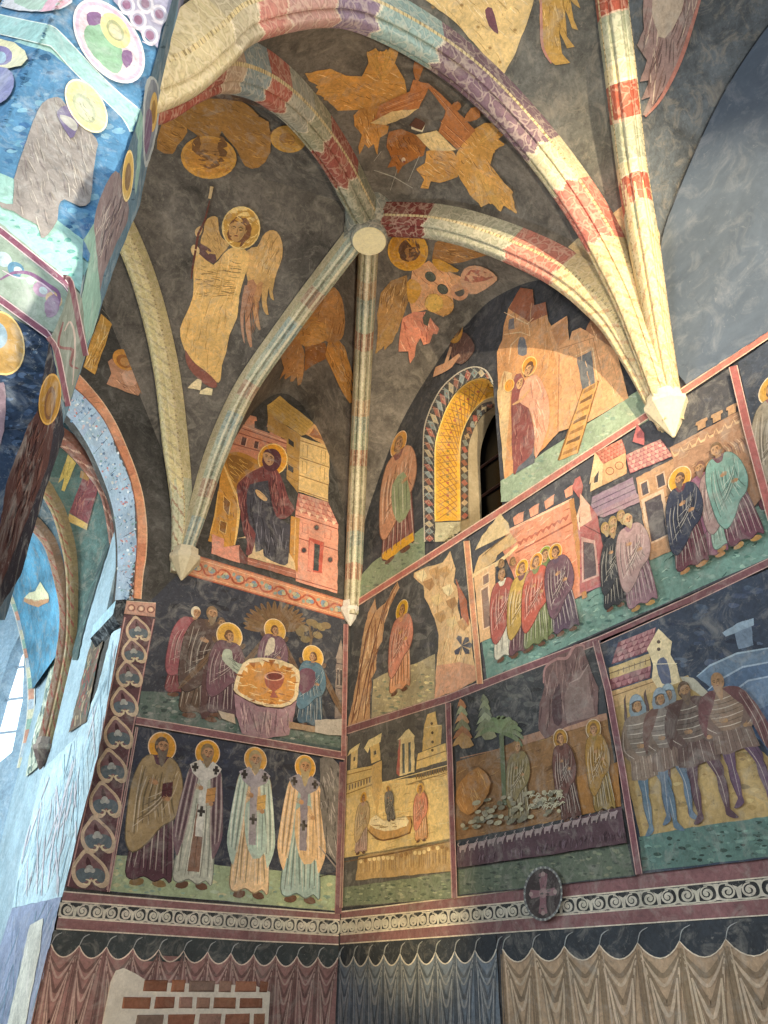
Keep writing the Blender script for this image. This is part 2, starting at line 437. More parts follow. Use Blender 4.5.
def blocks(segs, edge='#cdbb8c', scroll=.5, freq=9.):
    """painted courses of a rib: (length, colour) repeated, scroll lines and beaded edges"""
    tot = sum(s for s, c in segs)
    def f(u, s, L):
        x = s % tot
        for ln, c in segs:
            if x < ln: break
            x -= ln
        if abs(u) > .86: return mixc(edge, '#7a6a4c', .75 if (s*22) % 1 < .3 else 0) if abs(u) < .955 else dk(c, .9)
        if x < .02: return mixc(c, '#e9dcc0', .55)
        if abs(abs(u)-.42) < .05: return dk(c, .8)
        return c
    return f
def chev(base, mark, freq=7., edge='#cdbb8c'):
    def f(u, s, L):
        if abs(u) > .88: return (mixc(edge, '#7a6a4c', .7 if (s*20) % 1 < .3 else 0) if abs(u) < .955 else dk(base, .9))
        x = (s*freq+abs(u)*1.1) % 1
        return lin(mark) if x < .2 else (mixc(base, '#7d7a60', .22) if .55 < x < .72 and abs(u) < .5 else lin(base))
    return f
def stripes(tints, edge='#cbbd98'):
    def f(u, s, L):
        a = abs(u); k = int(s/.21) % len(tints); t = tints[k]
        if a > .9: return lin(edge)
        if a < .13 or .58 < a < .72: return mixc('#dcd3b4', t, .12+.15*(sin(s*23) > .3))
        if .36 < a < .5: return mixc('#6f705f', t, .3)
        return mixc(t, '#8d927c', .35)
    return f
def courses(K, px, cols):
    """coloured courses whose joints were measured on the photograph, as lengths along the rib"""
    L = np.r_[0, np.cumsum(np.linalg.norm(np.diff(K, axis=0), axis=1))]; Q = np.array([proj(k) for k in K]); cut = []
    for p in px: cut.append(L[int(np.argmin(np.hypot(Q[:, 0]-p[0], Q[:, 1]-p[1])))])
    cut = sorted(cut)
    def f(u, s, Lt):
        s2 = s+.03*sin(u*9); i = int(np.searchsorted(cut, s2)); c = cols[min(i, len(cols)-1)]
        if callable(c): return c(u, s, Lt)
        if abs(u) > .86: return mixc('#cdbb8c', '#7a6a4c', .75 if (s*22) % 1 < .3 else 0) if abs(u) < .955 else dk(c, .9)
        if min(abs(s2-q) for q in cut) < .012: return mixc(c, '#e9dcc0', .6)
        if abs(abs(u)-.42) < .05: return dk(c, .8)
        return c
    return f
def upto(l0, f0, f1, jag=.12):
    return lambda u, s, L: f0(u, s, L) if s+jag*sin(u*11) < l0 else f1(u, s, L)
RED, GRN, CRM, MAU, SAG, SAL = '#a05548', '#8f917c', '#d8c79c', '#7c6168', '#8ba097', '#c98a76'
plain = chev('#dcc798', '#cfa87e', 5.)
rBP = rib('vault_rib', K_BP[::-1], .30, .26, courses(K_BP[::-1], [(343, 170), (318, 124), (296, 102), (270, 86), (246, 68), (222, 55), (200, 52)], [GRN, '#9a5a50', '#98987f', '#a5a596', '#b0685a', '#8f9c9c', '#b59c84', RED]), 'painted vault rib of red and grey-green blocks running from the boss to the column')
rBR = rib('vault_rib', K_BR, .29, .24, courses(K_BR, [(572, 268), (520, 243), (436, 219)], [plain, '#bf7c6c', '#a9a78f', '#7d3f3a']), 'painted rib from boss to right corbel, wine-red above and cream at the foot', taper=1)
rBC = rib('vault_rib', K_BC, .22, .19, stripes(['#c8bf9d', '#b9b08c', '#b5765c', '#aeb79c', '#a9b3a4', '#c9a27c', '#b9b08c']), 'narrow painted vault rib dropping almost straight from the boss to the room corner')
rBL = rib('vault_rib', K_BL, .22, .19, stripes(['#b9bda6', '#a9b5a8', '#9db0ac', '#c6bc95', '#b88a70', '#b3b79c']), 'pale green and cream rib from the boss to the corbel by the chancel arch', taper=1)
rPR = rib('vault_rib', K_PR, .29, .27, courses(K_PR, [(612, 246), (574, 188), (545, 146), (430, 42), (364, 5), (312, -6), (262, -4), (228, 8), (200, 28)], [plain, '#c4776a', '#c4bd9c', '#7d6670', '#93aaa4', '#8f7c90', '#c49a90', '#c08478', '#b3a88c', '#c9bb94']), 'broad painted transverse arch spanning from the right corbel to the column', 700, taper=1)
rLB = rib('vault_rib', K_LB3, .23, .2, upto(.95, chev('#c3c2a2', '#a58a70', 5), chev('#d9cb98', '#bdb08a', 6)), 'cream vault rib with herringbone marks curving up left behind the column', taper=1)
rR2 = rib('vault_rib', K_RB2, .23, .20, upto(1.75, plain, blocks([(.34, '#a9ad94'), (.26, '#ab5a48'), (.12, '#d3c7a0')]), .22), 'upright vault rib with red and green lozenges rising from the right corbel out of view', taper=1)
rib('vault_rib', K_PB3, .22, .2, chev('#d6c791', '#a59b7c', 9), 'vault rib leaving the far side of the column towards the chancel')
rib('vault_rib', mir(K_LB3), .22, .2, chev('#d6c791', '#a59b7c', 9), 'cream vault rib on the far side of the column, left of the chancel arch')

# boss
def lathe(prof, c, n=40, cap=True):
    V, F = [], []
    for r, z in prof:
        for k in range(n): V.append((c[0]+r*cos(2*PI*k/n), c[1]+r*sin(2*PI*k/n), z))
    for i in range(len(prof)-1):
        for k in range(n): a = i*n+k; b = i*n+(k+1) % n; F.append((a, b, b+n, a+n))
    if cap: F.append(tuple(range(n))[::-1]); F.append(tuple(range((len(prof)-1)*n, len(prof)*n)))
    return V, F
boss = thing('vault_boss', 'round hanging boss with a plain cream underside where four ribs meet', 'boss', (PB[0], PB[1], 6.9))
v, f = lathe([(.175, 6.50), (.19, 6.52), (.19, 6.57), (.175, 6.59), (.175, 6.66), (.225, 6.67), (.245, 6.73), (.23, 6.75), (.26, 6.83), (.27, 7.0), (.2, 7.1)], PB)
mesh_obj('drum', v, f, [mixc('#8b8f84', '#76706a', random.random()*.6) for _ in f], M_RIB, boss, False)
v, f = lathe([(.165, 6.482), (.172, 6.488), (.172, 6.505)], PB)
d_ = mesh_obj('disc', v, f, [lin('#e9dcae')]*len(f), M_STONE, boss); d_['label'] = 'cream round underside'
for K in (K_BP, K_BR, K_BC, K_BL):
    dd = np.array(K[-14][:2])-np.array(PB); dd /= np.linalg.norm(dd)
    V, F = [], []; nn = np.array([-dd[1], dd[0]])
    for s, w, z0 in ((.12, .13, 6.66), (.27, .115, 6.68)):
        for a, b in ((-1, 0), (-.8, -.03), (-.3, -.05), (.3, -.05), (.8, -.03), (1, 0), (1, .3), (-1, .3)):
            q = np.array(PB)+dd*s+nn*a*w; V.append((q[0], q[1], z0+b))
    F = [tuple(range(8)), tuple(range(15, 7, -1))]+[(i, 8+i, 8+(i+1) % 8, (i+1) % 8) for i in range(8)]
    mesh_obj('rib_stub', V, F, [lin('#8f9184')]*len(F), M_RIB, boss)

# corbels: a moulded cap over a pointed, faceted cone
def corbel(c, zt, zr, r, label, col='#eadbb4', n=8):
    o = thing('corbel', label, 'corbel', (c[0], c[1], zr), 'corbels carrying the vault ribs')
    v, f = lathe([(.01, zt), (r*.55, zt+(zr-zt)*.52), (r*.98, zr-.005)], c, n); mesh_obj('cone', v, f, [lin(col)]*len(f), M_STONE, o)
    v, f = lathe([(r*.98, zr-.005), (r*1.08, zr+.01), (r*1.08, zr+.045), (r*.9, zr+.06), (r*.86, zr+.13)], c, n); mesh_obj('cap', v, f, [lin(lt(col, .15))]*len(f), M_STONE, o)
corbel((4.29, 2.63), 3.46, 3.71, .155, 'large pale stone corbel with a pointed foot on the right wall')
corbel((2.25, 7.11), 3.50, 3.72, .155, 'pointed stone corbel on the far wall beside the chancel arch', '#d9cba8')
corbel((4.30, 7.14), 3.52, 3.68, .12, 'small white pointed corbel in the corner of the room', '#ded8cc')

# column
COLV = [(-.23, 2.14), (.186, 2.19), (.30, 2.60), (.1, 2.95), (-.33, 2.9), (-.47, 2.5)]
def colring(z):
    k = .86+.14*min(1, max(0, (z-.6)/1.9)); c = np.array([AX, 2.53]); out = []
    for i, q in enumerate(COLV):
        kk = 1 if i in (0, 1) else k
        out.append((c[0]+(q[0]-c[0])*kk, c[1]+(q[1]-c[1])*kk, z))
    return out
column = thing('column', 'huge six-sided painted column rising up the left edge', 'column', (AX, 2.53, ZF))
V, F = [], []
zs = [ZF, 0, .6, 1.2, 1.8, 2.12, 2.35, 2.7, 3.05, 3.27, 4.3, 4.9]
zc_ = ['#34435a', '#34435a', '#34435a', '#34435a', '#8f9f94', '#9ac4bc', '#5280a4', '#5280a4', '#9fc8c4', '#5787aa', '#8f90a8']
for z in zs: V += colring(z)
for i in range(len(zs)-1):
    for k in range(6): a = i*6+k; b = i*6+(k+1) % 6; F.append((a, b, b+6, a+6))
F += [tuple(range(6))[::-1], tuple(range(len(V)-6, len(V)))]
shaft = mesh_obj('shaft', V, F, [lin(zc_[i]) for i in range(len(zs)-1) for k in range(6)]+[lin('#555555')]*2, M_COLP, column)
_e = np.array([.30-.186, 2.60-2.19, 0]); _e /= np.linalg.norm(_e)
CA = Curved([shaft]); CA.L = 5.
CB = Plane((.186, 2.19, 0), (_e[1], -_e[0], 0), tuple(_e))
# ------------------------------------------------------------------ painting kit
def Z(x0, y0, s):
    """a sheet of squared drawing paper: flat list of x, y -> photo pixels"""
    def f(*a): return [(x0+a[i]/s, y0+a[i+1]/s) for i in range(0, len(a), 2)]
    return f
class Kit:
    """one fresco: a top-level thing on one surface, its painted parts added one by one"""
    def __init__(s, name, label, cat, surf, at, group=None, off=.012, mat=None):
        s.surf = surf; s.mat = mat
        if not surf.curved: surf.base += .0012; off += surf.base
        surf.off = off
        p = surf.at(*at, .0); p = (0, 0, 0) if p is None else tuple(map(float, p))
        s.o = thing(name, label, cat, p, group)
    def brush(s, L=9): return Brush(s.surf, L)
    def add(s, b, name, parent=None, label=None): return b.build(name, parent or s.o, s.mat, label)
def bil(q):
    a, b, c, d = [np.array(p, float) for p in q]
    return lambda u, v: tuple((a*(1-u)+b*u)*(1-v)+(d*(1-u)+c*u)*v)
def inpoly(p, poly):
    c = False; j = len(poly)-1
    for i in range(len(poly)):
        a, b = poly[i], poly[j]
        if (a[1] > p[1]) != (b[1] > p[1]) and p[0] < (b[0]-a[0])*(p[1]-a[1])/(b[1]-a[1]+1e-9)+a[0]: c = not c
        j = i
    return c
def mottle(b, poly, cols, n, r=(1.2, 3.5), flat=.45):
    xs = [p[0] for p in poly]; ys = [p[1] for p in poly]; k = 0; tries = 0
    while k < n and tries < n*6:
        tries += 1
        c = (random.uniform(min(xs), max(xs)), random.uniform(min(ys), max(ys)))
        if not inpoly(c, poly): continue
        R = random.uniform(*r); m = random.randint(5, 8); a0 = random.random()*6
        pts = [(c[0]+R*random.uniform(.5, 1.2)*cos(a0+2*PI*i/m), c[1]+R*flat*random.uniform(.5, 1.3)*sin(a0+2*PI*i/m)) for i in range(m)]
        if all(inpoly(p, poly) for p in pts):
            b.surf.off -= b.step*.9; b.poly(pts, random.choice(cols), 2, .12); k += 1
def flow(b, poly, col, n, a, ln=(6, 16), w=.7):
    """short brush strokes along angle a, scattered inside a shape"""
    xs = [p[0] for p in poly]; ys = [p[1] for p in poly]; k = 0; t = 0
    while k < n and t < n*8:
        t += 1; c = (random.uniform(min(xs), max(xs)), random.uniform(min(ys), max(ys))); L = random.uniform(*ln); aa = a+random.uniform(-.25, .25)
        e = (c[0]+L*cos(aa), c[1]+L*sin(aa))
        if inpoly(c, poly) and inpoly(e, poly):
            m = ((c[0]+e[0])/2+random.uniform(-1, 1), (c[1]+e[1])/2+random.uniform(-1, 1))
            b.line([c, m, e], w*random.uniform(.6, 1.3), col if isinstance(col, str) or isinstance(col, tuple) else random.choice(col), 3); k += 1
def quad(b, q, col): b.poly(list(q), col); return bil(q)
def rect(b, B, u0, v0, u1, v1, col): b.poly([B(u0, v0), B(u1, v0), B(u1, v1), B(u0, v1)], col)
def facade(b, q, col, line='#8d5c48', courses=(), wins=(), wcol='#4a4644', trim=None):
    B = quad(b, q, col)
    for v in courses: b.line([B(0, v), B(1, v)], 1.0, line, 0, False)
    for (u0, v0, u1, v1) in wins:
        e = .12*(u1-u0)
        rect(b, B, u0-e*1.6, v0-e*.4, u1+e*1.6, v1+e*.9, trim or lt(col, .25)); rect(b, B, u0, v0, u1, v1, wcol)
        b.line([B(u0, v0), B(u0, v1), B(u1, v1)], .7, line, 0, False)
    return B
def tiles(b, q, nr, nc, c1, c2):
    B = quad(b, q, c1)
    for r in range(nr):
        for c in range(nc):
            s = .5*(r % 2); u0 = (c+s)/nc; u1 = min(1, u0+1/nc); 
            if u0 >= 1: continue
            v0 = r/nr; v1 = (r+1)/nr; um = (u0+u1)/2
            b.surf.off -= b.step*.8
            b.poly([B(u0, v1), B(u0+.1/nc, v0+.35/nr), B(um, v0+.05/nr), B(u1-.1/nc, v0+.35/nr), B(u1, v1)], c2 if (r+c) % 2 else mixc(c1, c2, .55), 0, .1)
def merlons(b, p, q, n, h, col, up=(0, -1)):
    p = np.array(p, float); q = np.array(q, float); d = (q-p)/n; up = np.array(up, float)*h
    for i in range(n):
        a = p+d*(i+.2); c = p+d*(i+.72); e = d*.1
        b.poly([tuple(a), tuple(c), tuple(c+up*.6), tuple(c+e*1.4+up*.7), tuple(c+e+up), tuple(a-e+up), tuple(a-e*1.4+up*.7), tuple(a+up*.6)], col)
SKIN = '#b98d66'
def L_(b, f, pts, col, sm=0, var=.05): b.poly([f(*p) for p in pts], col, sm, var)
def LE(b, f, c, ru, rv, col, n=18, rot=0):
    cs, sn = cos(rot), sin(rot)
    b.poly([f(c[0]+ru*cos(t)*cs-rv*sin(t)*sn, c[1]+ru*cos(t)*sn+rv*sin(t)*cs) for t in [2*PI*i/n for i in range(n)]], col)
def LL(b, f, pts, w, col, sm=4): b.line([f(*p) for p in pts], w, col, sm)
def face(b, f, c, r, skin, hair, beard, turn, px, hood=None):
    """head with hair, brows, eyes, nose, mouth and ears; c = centre, r = half height in figure units"""
    x, y = c; t = turn*r*.28
    LE(b, f, (x-t*.5, y+r*.12), r*.92, r*1.12, hood or hair, 16)
    if not hood and beard < 1: L_(b, f, [(x-r*.95-t, y), (x-r*.8, y-r*.75), (x-r*.4, y-r*.9), (x+r*.4, y-r*.9), (x+r*.8, y-r*.75), (x+r*.9-t, y)], hair, 2)
    for s in (-1, 1):
        if not hood: LE(b, f, (x+s*r*.72+t*.3, y-r*.1), r*.13, r*.22, dk(skin, .8), 8)
    L_(b, f, [(x-r*.62+t, y+r*.45), (x-r*.66+t, y-r*.15), (x-r*.42+t, y-r*.72), (x+t, y-r*.98), (x+r*.42+t, y-r*.72), (x+r*.66+t, y-r*.15), (x+r*.62+t, y+r*.45), (x+t, y+r*.72)], skin, 3)
    L_(b, f, [(x+r*.2+t, y+r*.45), (x+r*.62+t, y+r*.3), (x+r*.6+t, y-r*.3), (x+r*.25+t, y-r*.8), (x+r*.3+t, y-r*.1)], dk(skin, .74), 2)
    if beard: L_(b, f, [(x-r*.62+t, y-r*.1), (x-r*.6+t, y-r*.8), (x-r*.25+t, y-r*(1.1+beard*.5)), (x+r*.05+t, y-r*(1.25+beard*.6)), (x+r*.35+t, y-r*(1.1+beard*.4)), (x+r*.62+t, y-r*.75), (x+r*.64+t, y-r*.05), (x+r*.3+t, y-r*.42), (x+t, y-r*.34), (x-r*.3+t, y-r*.42)], mixc(hair, '#9a8d80', .25), 2)
    D = dk(skin, .28); w = max(.45, px*r*.16)
    for s in (-1, 1):
        LL(b, f, [(x+s*r*.48+t, y+r*.2), (x+s*r*.28+t, y+r*.3), (x+s*r*.1+t, y+r*.2)], w, D, 2)
        LE(b, f, (x+s*r*.29+t, y+r*.06), r*.13, r*.07, D, 7)
    LL(b, f, [(x+r*.04+t, y+r*.15), (x+r*.09+t+turn*r*.1, y-r*.2), (x-r*.02+t, y-r*.25)], w*.8, dk(skin, .5), 2)
    LL(b, f, [(x-r*.16+t, y-r*.48), (x+t, y-r*.45), (x+r*.16+t, y-r*.48)], w*.9, '#7c4034', 2)
def hand(b, f, c, r, skin, d=1, up=0):
    """small blessing hand: palm, four fingers and a thumb"""
    x, y = c
    LE(b, f, (x, y), r*.62, r*.55, skin, 8)
    for i, k in enumerate((-.38, -.12, .14, .38)):
        ln = (.8, 1.05, 1., .75)[i]
        a = (x-d*r*.3, y+r*k*.9); e = (x-d*r*(.4+ln), y+r*(k*1.3+.25*up))
        b.line([f(*a), f(*e)], max(.5, math.dist(f(0, 0), f(r*.3, 0))), skin, 0)
    b.line([f(x, y+r*.35), f(x-d*r*.5, y+r*.95)], max(.5, math.dist(f(0, 0), f(r*.3, 0))), skin, 0)
def saint(K, foot, head, robe, cloak=None, halo='#dfa640', hair='#54402f', beard=0, w=1., turn=.4, hood=None, skin=SKIN,
          stole=None, book=None, label=None, name='painted_figure', feet='#6a4a38', hal=.115, sway=0., hem=None, band=None, apron=None, parent=None, kind='chest'):
    S = K.surf; f0 = S.frame(foot, head)
    f = lambda u, v: f0(u*w+sway*sin(v*PI)*.06, v)
    px = math.dist(foot, head); par = parent or K.o; lw = max(.55, px/110)
    hb = None
    if halo:
        hb = K.brush(); LE(hb, f0, (0, .915), hal, hal, lt(halo, .5), 26); LE(hb, f0, (0, .915), hal*.93, hal*.93, halo, 26)
        LE(hb, f0, (0, .915), hal*.75, hal*.75, mixc(halo, '#c58f3c', .35), 24)
    b = K.brush()
    if feet:
        for s in (-1, 1): L_(b, f, [(s*.035, .035), (s*.10, .03), (s*.12, -.002), (s*.07, -.012), (s*.03, .005)], feet, 2)
    L_(b, f, [(-.05, .85), (-.115, .81), (-.145, .7), (-.13, .52), (-.135, .3), (-.15, .07), (-.10, .025), (-.03, .05), (.04, .022), (.10, .05), (.15, .03), (.14, .28), (.125, .5), (.145, .7), (.115, .81), (.05, .85)], robe, 3)
    OUT = [(-.05, .85), (-.115, .81), (-.145, .7), (-.13, .52), (-.135, .3), (-.15, .07), (-.10, .025), (-.03, .05), (.04, .022), (.10, .05), (.15, .03), (.14, .28), (.125, .5), (.145, .7), (.115, .81), (.05, .85)]
    LL(b, f, OUT, lw*.9, dk(robe, .38), 3)
    dkc, ltc = dk(robe, .48), lt(robe, .34)
    if hem: L_(b, f, [(-.148, .1), (-.15, .06), (-.1, .02), (.1, .03), (.15, .03), (.148, .1)], hem)
    for i in range(13):
        u = -.125+.25*i/12+random.uniform(-.01, .01)
        LL(b, f, [(u*.75, .55+random.uniform(-.14, .08)), (u*.95+random.uniform(-.012, .012), .3), (u*1.1+random.uniform(-.012, .012), .06+random.uniform(0, .05))], lw*(1.3 if i % 2 else .95), dkc if i % 2 else ltc)
    if band: L_(b, f, [(-.03, .55), (.03, .55), (.045, .1), (-.045, .1)], band); LL(b, f, [(0, .54), (0, .12)], lw*.8, dk(band, .5), 2)
    fig = K.add(b, name, par, label)
    if hb: hb_o = K.add(hb, 'halo', fig)
    if cloak:
        c = K.brush(); d1, l1 = dk(cloak, .48), lt(cloak, .32)
        if kind == 'open':
            for s in (-1, 1): L_(c, f, [(s*.03, .85), (s*.115, .81), (s*.155, .66), (s*.18, .47), (s*.19, .33), (s*.145, .2), (s*.125, .22), (s*.095, .4), (s*.07, .58), (s*.05, .72)], cloak, 3)
            for s in (-1, 1):
                for i in range(5): LL(c, f, [(s*(.06+.018*i), .76), (s*(.08+.021*i), .5), (s*(.11+.014*i), .27+.01*i)], lw*1.3, d1 if i % 2 else l1)
        else:
            L_(c, f, [(-.06, .85), (-.125, .81), (-.175, .66), (-.185, .47), (-.175, .27), (-.12, .19), (-.03, .26), (.05, .37), (.13, .43), (.175, .55), (.165, .7), (.12, .81), (.06, .85), (.02, .79), (-.03, .79)], cloak, 3)
            LL(c, f, [(-.06, .85), (-.125, .81), (-.175, .66), (-.185, .47), (-.175, .27), (-.12, .19), (-.03, .26), (.05, .37), (.13, .43), (.175, .55), (.165, .7), (.12, .81), (.06, .85)], lw*.9, dk(cloak, .38), 3)
            for i in range(12):
                a = i/11; j = random.uniform(-.015, .015)
                LL(c, f, [(-.12+.22*a, .77-.03*a-random.random()*.1), (-.15+.24*a+j, .55), (-.15+.27*a+j, .29+.15*a+random.random()*.06)], lw*(1.3 if i % 2 else .95), d1 if i % 2 else l1)
            for i in range(5): LL(c, f, [(.13-.02*i, .76-.05*i), (.05-.03*i, .62-.05*i), (-.06-.02*i, .55-.05*i)], lw*(1.1 if i % 2 else .8), d1 if i % 2 else l1)
            LL(c, f, [(.12, .8), (.08, .62), (.0, .48), (-.1, .4)], lw*1.2, dk(cloak, .7)); LL(c, f, [(.14, .74), (.11, .6), (.04, .47)], lw, lt(cloak, .18))
        K.add(c, 'cloak', fig)
    if apron:
        c = K.brush(); L_(c, f, [(-.06, .6), (.05, .64), (.1, .5), (.12, .3), (.02, .24), (-.05, .38)], apron, 2)
        for i in range(4): LL(c, f, [(-.04+.04*i, .58), (-.02+.035*i, .3)], lw, dk(apron, .6) if i % 2 else lt(apron, .4))
        K.add(c, 'apron', fig)
    if stole:
        c = K.brush()
        L_(c, f, [(-.13, .815), (-.05, .86), (0, .8), (.05, .86), (.13, .815), (.1, .76), (.02, .715), (-.03, .715), (-.1, .76)], stole)
        L_(c, f, [(-.03, .72), (.03, .72), (.035, .33), (-.02, .33)], stole)
        for (u, v, r) in ((-.085, .8, .026), (.085, .8, .026), (.005, .5, .03)):
            for dx, dy in ((1, 0), (0, 1)): c.line([f(u-r*dx, v-r*dy*1.2), f(u+r*dx, v+r*dy*1.2)], lw*2.2, '#38322f', 0, False)
        K.add(c, 'stole', fig)
    h = K.brush(); r = .058
    L_(h, f0, [(-.024, .865), (-.028, .835), (.028, .835), (.024, .865)], dk(skin, .8))
    face(h, f0, (0, .915), r, skin, hair, beard, turn, px, hood)
    K.add(h, 'head', fig)
    if book:
        g = K.brush(); L_(g, f, [(.03, .56), (.10, .58), (.1, .68), (.03, .66)], book); LL(g, f, [(.03, .61), (.1, .63)], lw, dk(book, .5), 1); K.add(g, 'book', fig)
    g = K.brush(); hand(g, f, (-.02, .66), .032, skin, 1 if turn >= 0 else -1, 1); K.add(g, 'hand', fig)
    g = K.brush(); hand(g, f, (.075, .56), .03, skin, 1, 0); K.add(g, 'hand', fig)
    return fig
def feathers(b, root, tips, w, col, dark):
    """a wing: long quills fanned from a root to a list of tips, each drawn with a shaft"""
    for t in tips:
        r = np.array(root, float); t = np.array(t, float); d = t-r; n = np.array([-d[1], d[0]]); n /= max(np.linalg.norm(n), 1e-6)
        m = r+d*.55
        b.poly([tuple(r), tuple(m+n*w*.55), tuple(r+d*.9+n*w*.32), tuple(t), tuple(r+d*.9-n*w*.32), tuple(m-n*w*.55)], col, 2, .1)
        b.line([tuple(r+d*.1), tuple(t-d*.06)], .6, dark, 0)
def border(K, pts, w, col='#9a6664', edge='#d9c8b4', closed=True, name='border'):
    b = K.brush(); P = list(pts)+([pts[0]] if closed else [])
    for a, c in zip(P, P[1:]): b.line([a, c], w, col, 0, False)
    for a, c in zip(P, P[1:]):
        a = np.array(a, float); c = np.array(c, float); d = c-a; n = np.array([-d[1], d[0]])/np.linalg.norm(d)
        for s in (-.5, .5): b.line([tuple(a+n*w*s), tuple(c+n*w*s)], .9, edge, 0, False)
    return K.add(b, name)
# ------------------------------------------------------------------ far wall frescoes
zt = Z(190, 390, 4.45); zm = Z(140, 590, 3.657); za = Z(100, 715, 5.248); zb = Z(220, 730, 5.248); zc = Z(0, 768, 3); zd = Z(256, 768, 3); ze = Z(512, 768, 3)
one = lambda zz, x, y: zz(x, y)[0]

# --- enthroned figure in the lunette
K = Kit('fresco_lunette', 'lunette fresco of a seated woman in maroon on a golden throne before pink buildings', 'fresco', Fw, (265, 560))
b = K.brush()
facade(b, zt(172, 290, 425, 350, 432, 222, 212, 140), '#cd8a6a', '#8c4a3a', (.35, .7, .86), ((.16, .38, .24, .62), (.4, .4, .47, .62)), '#5a3c38')
merlons(b, one(zt, 228, 152), one(zt, 310, 178), 1, 12, '#cf8d6c'); merlons(b, one(zt, 335, 195), one(zt, 432, 226), 1, 11, '#c98a6c')
b.line(zt(212, 150, 432, 232), 2, '#e3b08c'); K.add(b, 'painted_building', label='salmon battlemented wall behind the throne')
b = K.brush()
b.poly(zt(345, 95, 495, 205, 480, 458, 430, 395, 430, 222, 345, 180), '#b58a4a')
B = facade(b, zt(482, 452, 615, 497, 622, 250, 492, 208), '#e2c080', '#a27840', (.03, .3, .62, .93), (), trim='#efd9a4')
for u0, v0, u1, v1 in ((.1, .36, .25, .58), (.7, .36, .85, .58), (.1, .66, .25, .88), (.72, .66, .86, .88)): b.line([B(u0, v0), B(u1, v0), B(u1, v1), B(u0, v1), B(u0, v0)], .8, '#b08a4c')
b.poly(zt(343, 68, 400, 25, 550, 148, 512, 200, 495, 203, 345, 97), '#c9a052'); b.poly(zt(512, 196, 552, 150, 627, 238, 618, 254), '#dca668'); b.poly(zt(530, 200, 553, 168, 598, 228), '#a86c44')
for i in range(5): b.line(zt(355+i*8, 75-i*9, 505+i*9, 190-i*9), .8, '#a67c36')
for q in (zt(438, 215, 462, 232, 462, 256, 438, 238), zt(436, 330, 460, 345, 460, 370, 436, 355)): b.poly(q, '#3b3634')
for y in (290, 320, 380): b.line(zt(430, y, 485, y+32), 1, '#8a5f30')
K.add(b, 'painted_building', label='tall ochre gabled building at the upper right')
b = K.brush()
facade(b, zt(470, 850, 655, 905, 660, 598, 470, 535), '#dc9a82', '#a05444', (.04, .62, .93), (), )
tiles(b, zt(470, 535, 660, 598, 615, 500, 482, 458), 4, 8, '#b5695c', '#dba48c')
for q in range(5): b.poly(zt(485+q*36, 528+q*13, 505+q*36, 535+q*13, 495+q*36, 552+q*13), '#e9c4a4')
b.poly(zt(522, 806, 588, 815, 596, 678, 530, 655), '#c05c4c'); b.poly(zt(548, 802, 572, 806, 578, 690, 552, 682), '#3c4446'); b.poly(zt(524, 800, 546, 812, 553, 680, 534, 668), '#e0907a')
for c in ((563, 612), (507, 713), (624, 755)): b.ell(one(zt, *c), 2.2, 2.4, '#403c3e'); b.ring(one(zt, *c), 3, 3.2, .25, '#b06454')
for q in (zt(500, 590, 525, 598, 525, 640, 500, 632), zt(600, 615, 628, 624, 626, 665, 600, 657)): b.line(q+[q[0]], .8, '#b0604e')
K.add(b, 'painted_building', label='small pink house with a tiled roof at the lower right')
b = K.brush()
back = zt(150, 300, 195, 275, 255, 288, 318, 332, 262, 366, 222, 400, 208, 450, 196, 440, 152, 372, 145, 325)
b.poly(back, '#b98436', 3); b.poly(zt(165, 305, 205, 290, 285, 330, 225, 375, 205, 415, 175, 365), '#9a6a2c', 3); flow(b, back, '#e0b25c', 16, .7, (5, 12))
side = zt(145, 322, 190, 432, 216, 500, 212, 600, 198, 690, 168, 700, 162, 738, 142, 738, 148, 690, 80, 672, 90, 638, 112, 560, 126, 450)
b.poly(side, '#cf9440', 0); b.line(zt(145, 322, 190, 432, 216, 500, 212, 600, 198, 690), 3, '#ecc173', 3); b.line(zt(126, 450, 112, 560, 90, 640), 2, '#e3b35f')
for q in (zt(150, 470, 180, 500, 172, 560, 150, 530), zt(135, 580, 165, 590, 158, 640, 130, 625)): b.poly(q, '#8a5a26'); b.line(q+[q[0]], .9, '#edc67a')
flow(b, side, '#8d5e2a', 14, 1.3, (5, 12))
K.add(b, 'throne'); b = K.brush(); b.poly(zt(450, 560, 490, 572, 478, 812, 440, 770), '#c98f48'); b.line(zt(470, 575, 462, 780), 1.4, '#efc987')
K.add(b, 'throne_leg')
b = K.brush(); b.poly(zt(100, 640, 152, 662, 150, 700, 222, 690, 222, 770, 95, 728), '#d9937a'); b.poly(zt(218, 690, 258, 750, 252, 775, 222, 768), '#70443c')
b.poly(zt(205, 660, 258, 660, 258, 745, 470, 802, 466, 770, 430, 700, 300, 640), '#e6c795'); b.poly(zt(256, 744, 470, 802, 470, 838, 256, 776), '#b06e58'); b.line(zt(256, 758, 470, 818), 1, '#e0a890')
K.add(b, 'dais')
hb = K.brush(); c = one(zt, 368, 308); hb.ell(c, 15, 15.8, '#f0cf84'); hb.ell(c, 14, 14.8, '#e09a2c')
b = K.brush()
robe = zt(265, 420, 350, 400, 362, 480, 388, 566, 445, 600, 440, 680, 436, 770, 400, 776, 330, 740, 325, 708, 292, 720, 286, 640, 258, 590, 250, 510)
b.poly(robe, '#45434a', 2); flow(b, robe, '#2e2c33', 26, 1.45, (8, 22), 1.1); flow(b, robe, '#77747a', 22, 1.5, (6, 20), .9)
fig = K.add(b, 'painted_figure', label='seated woman in a dark dress')
K.add(hb, 'halo', fig)
b = K.brush()
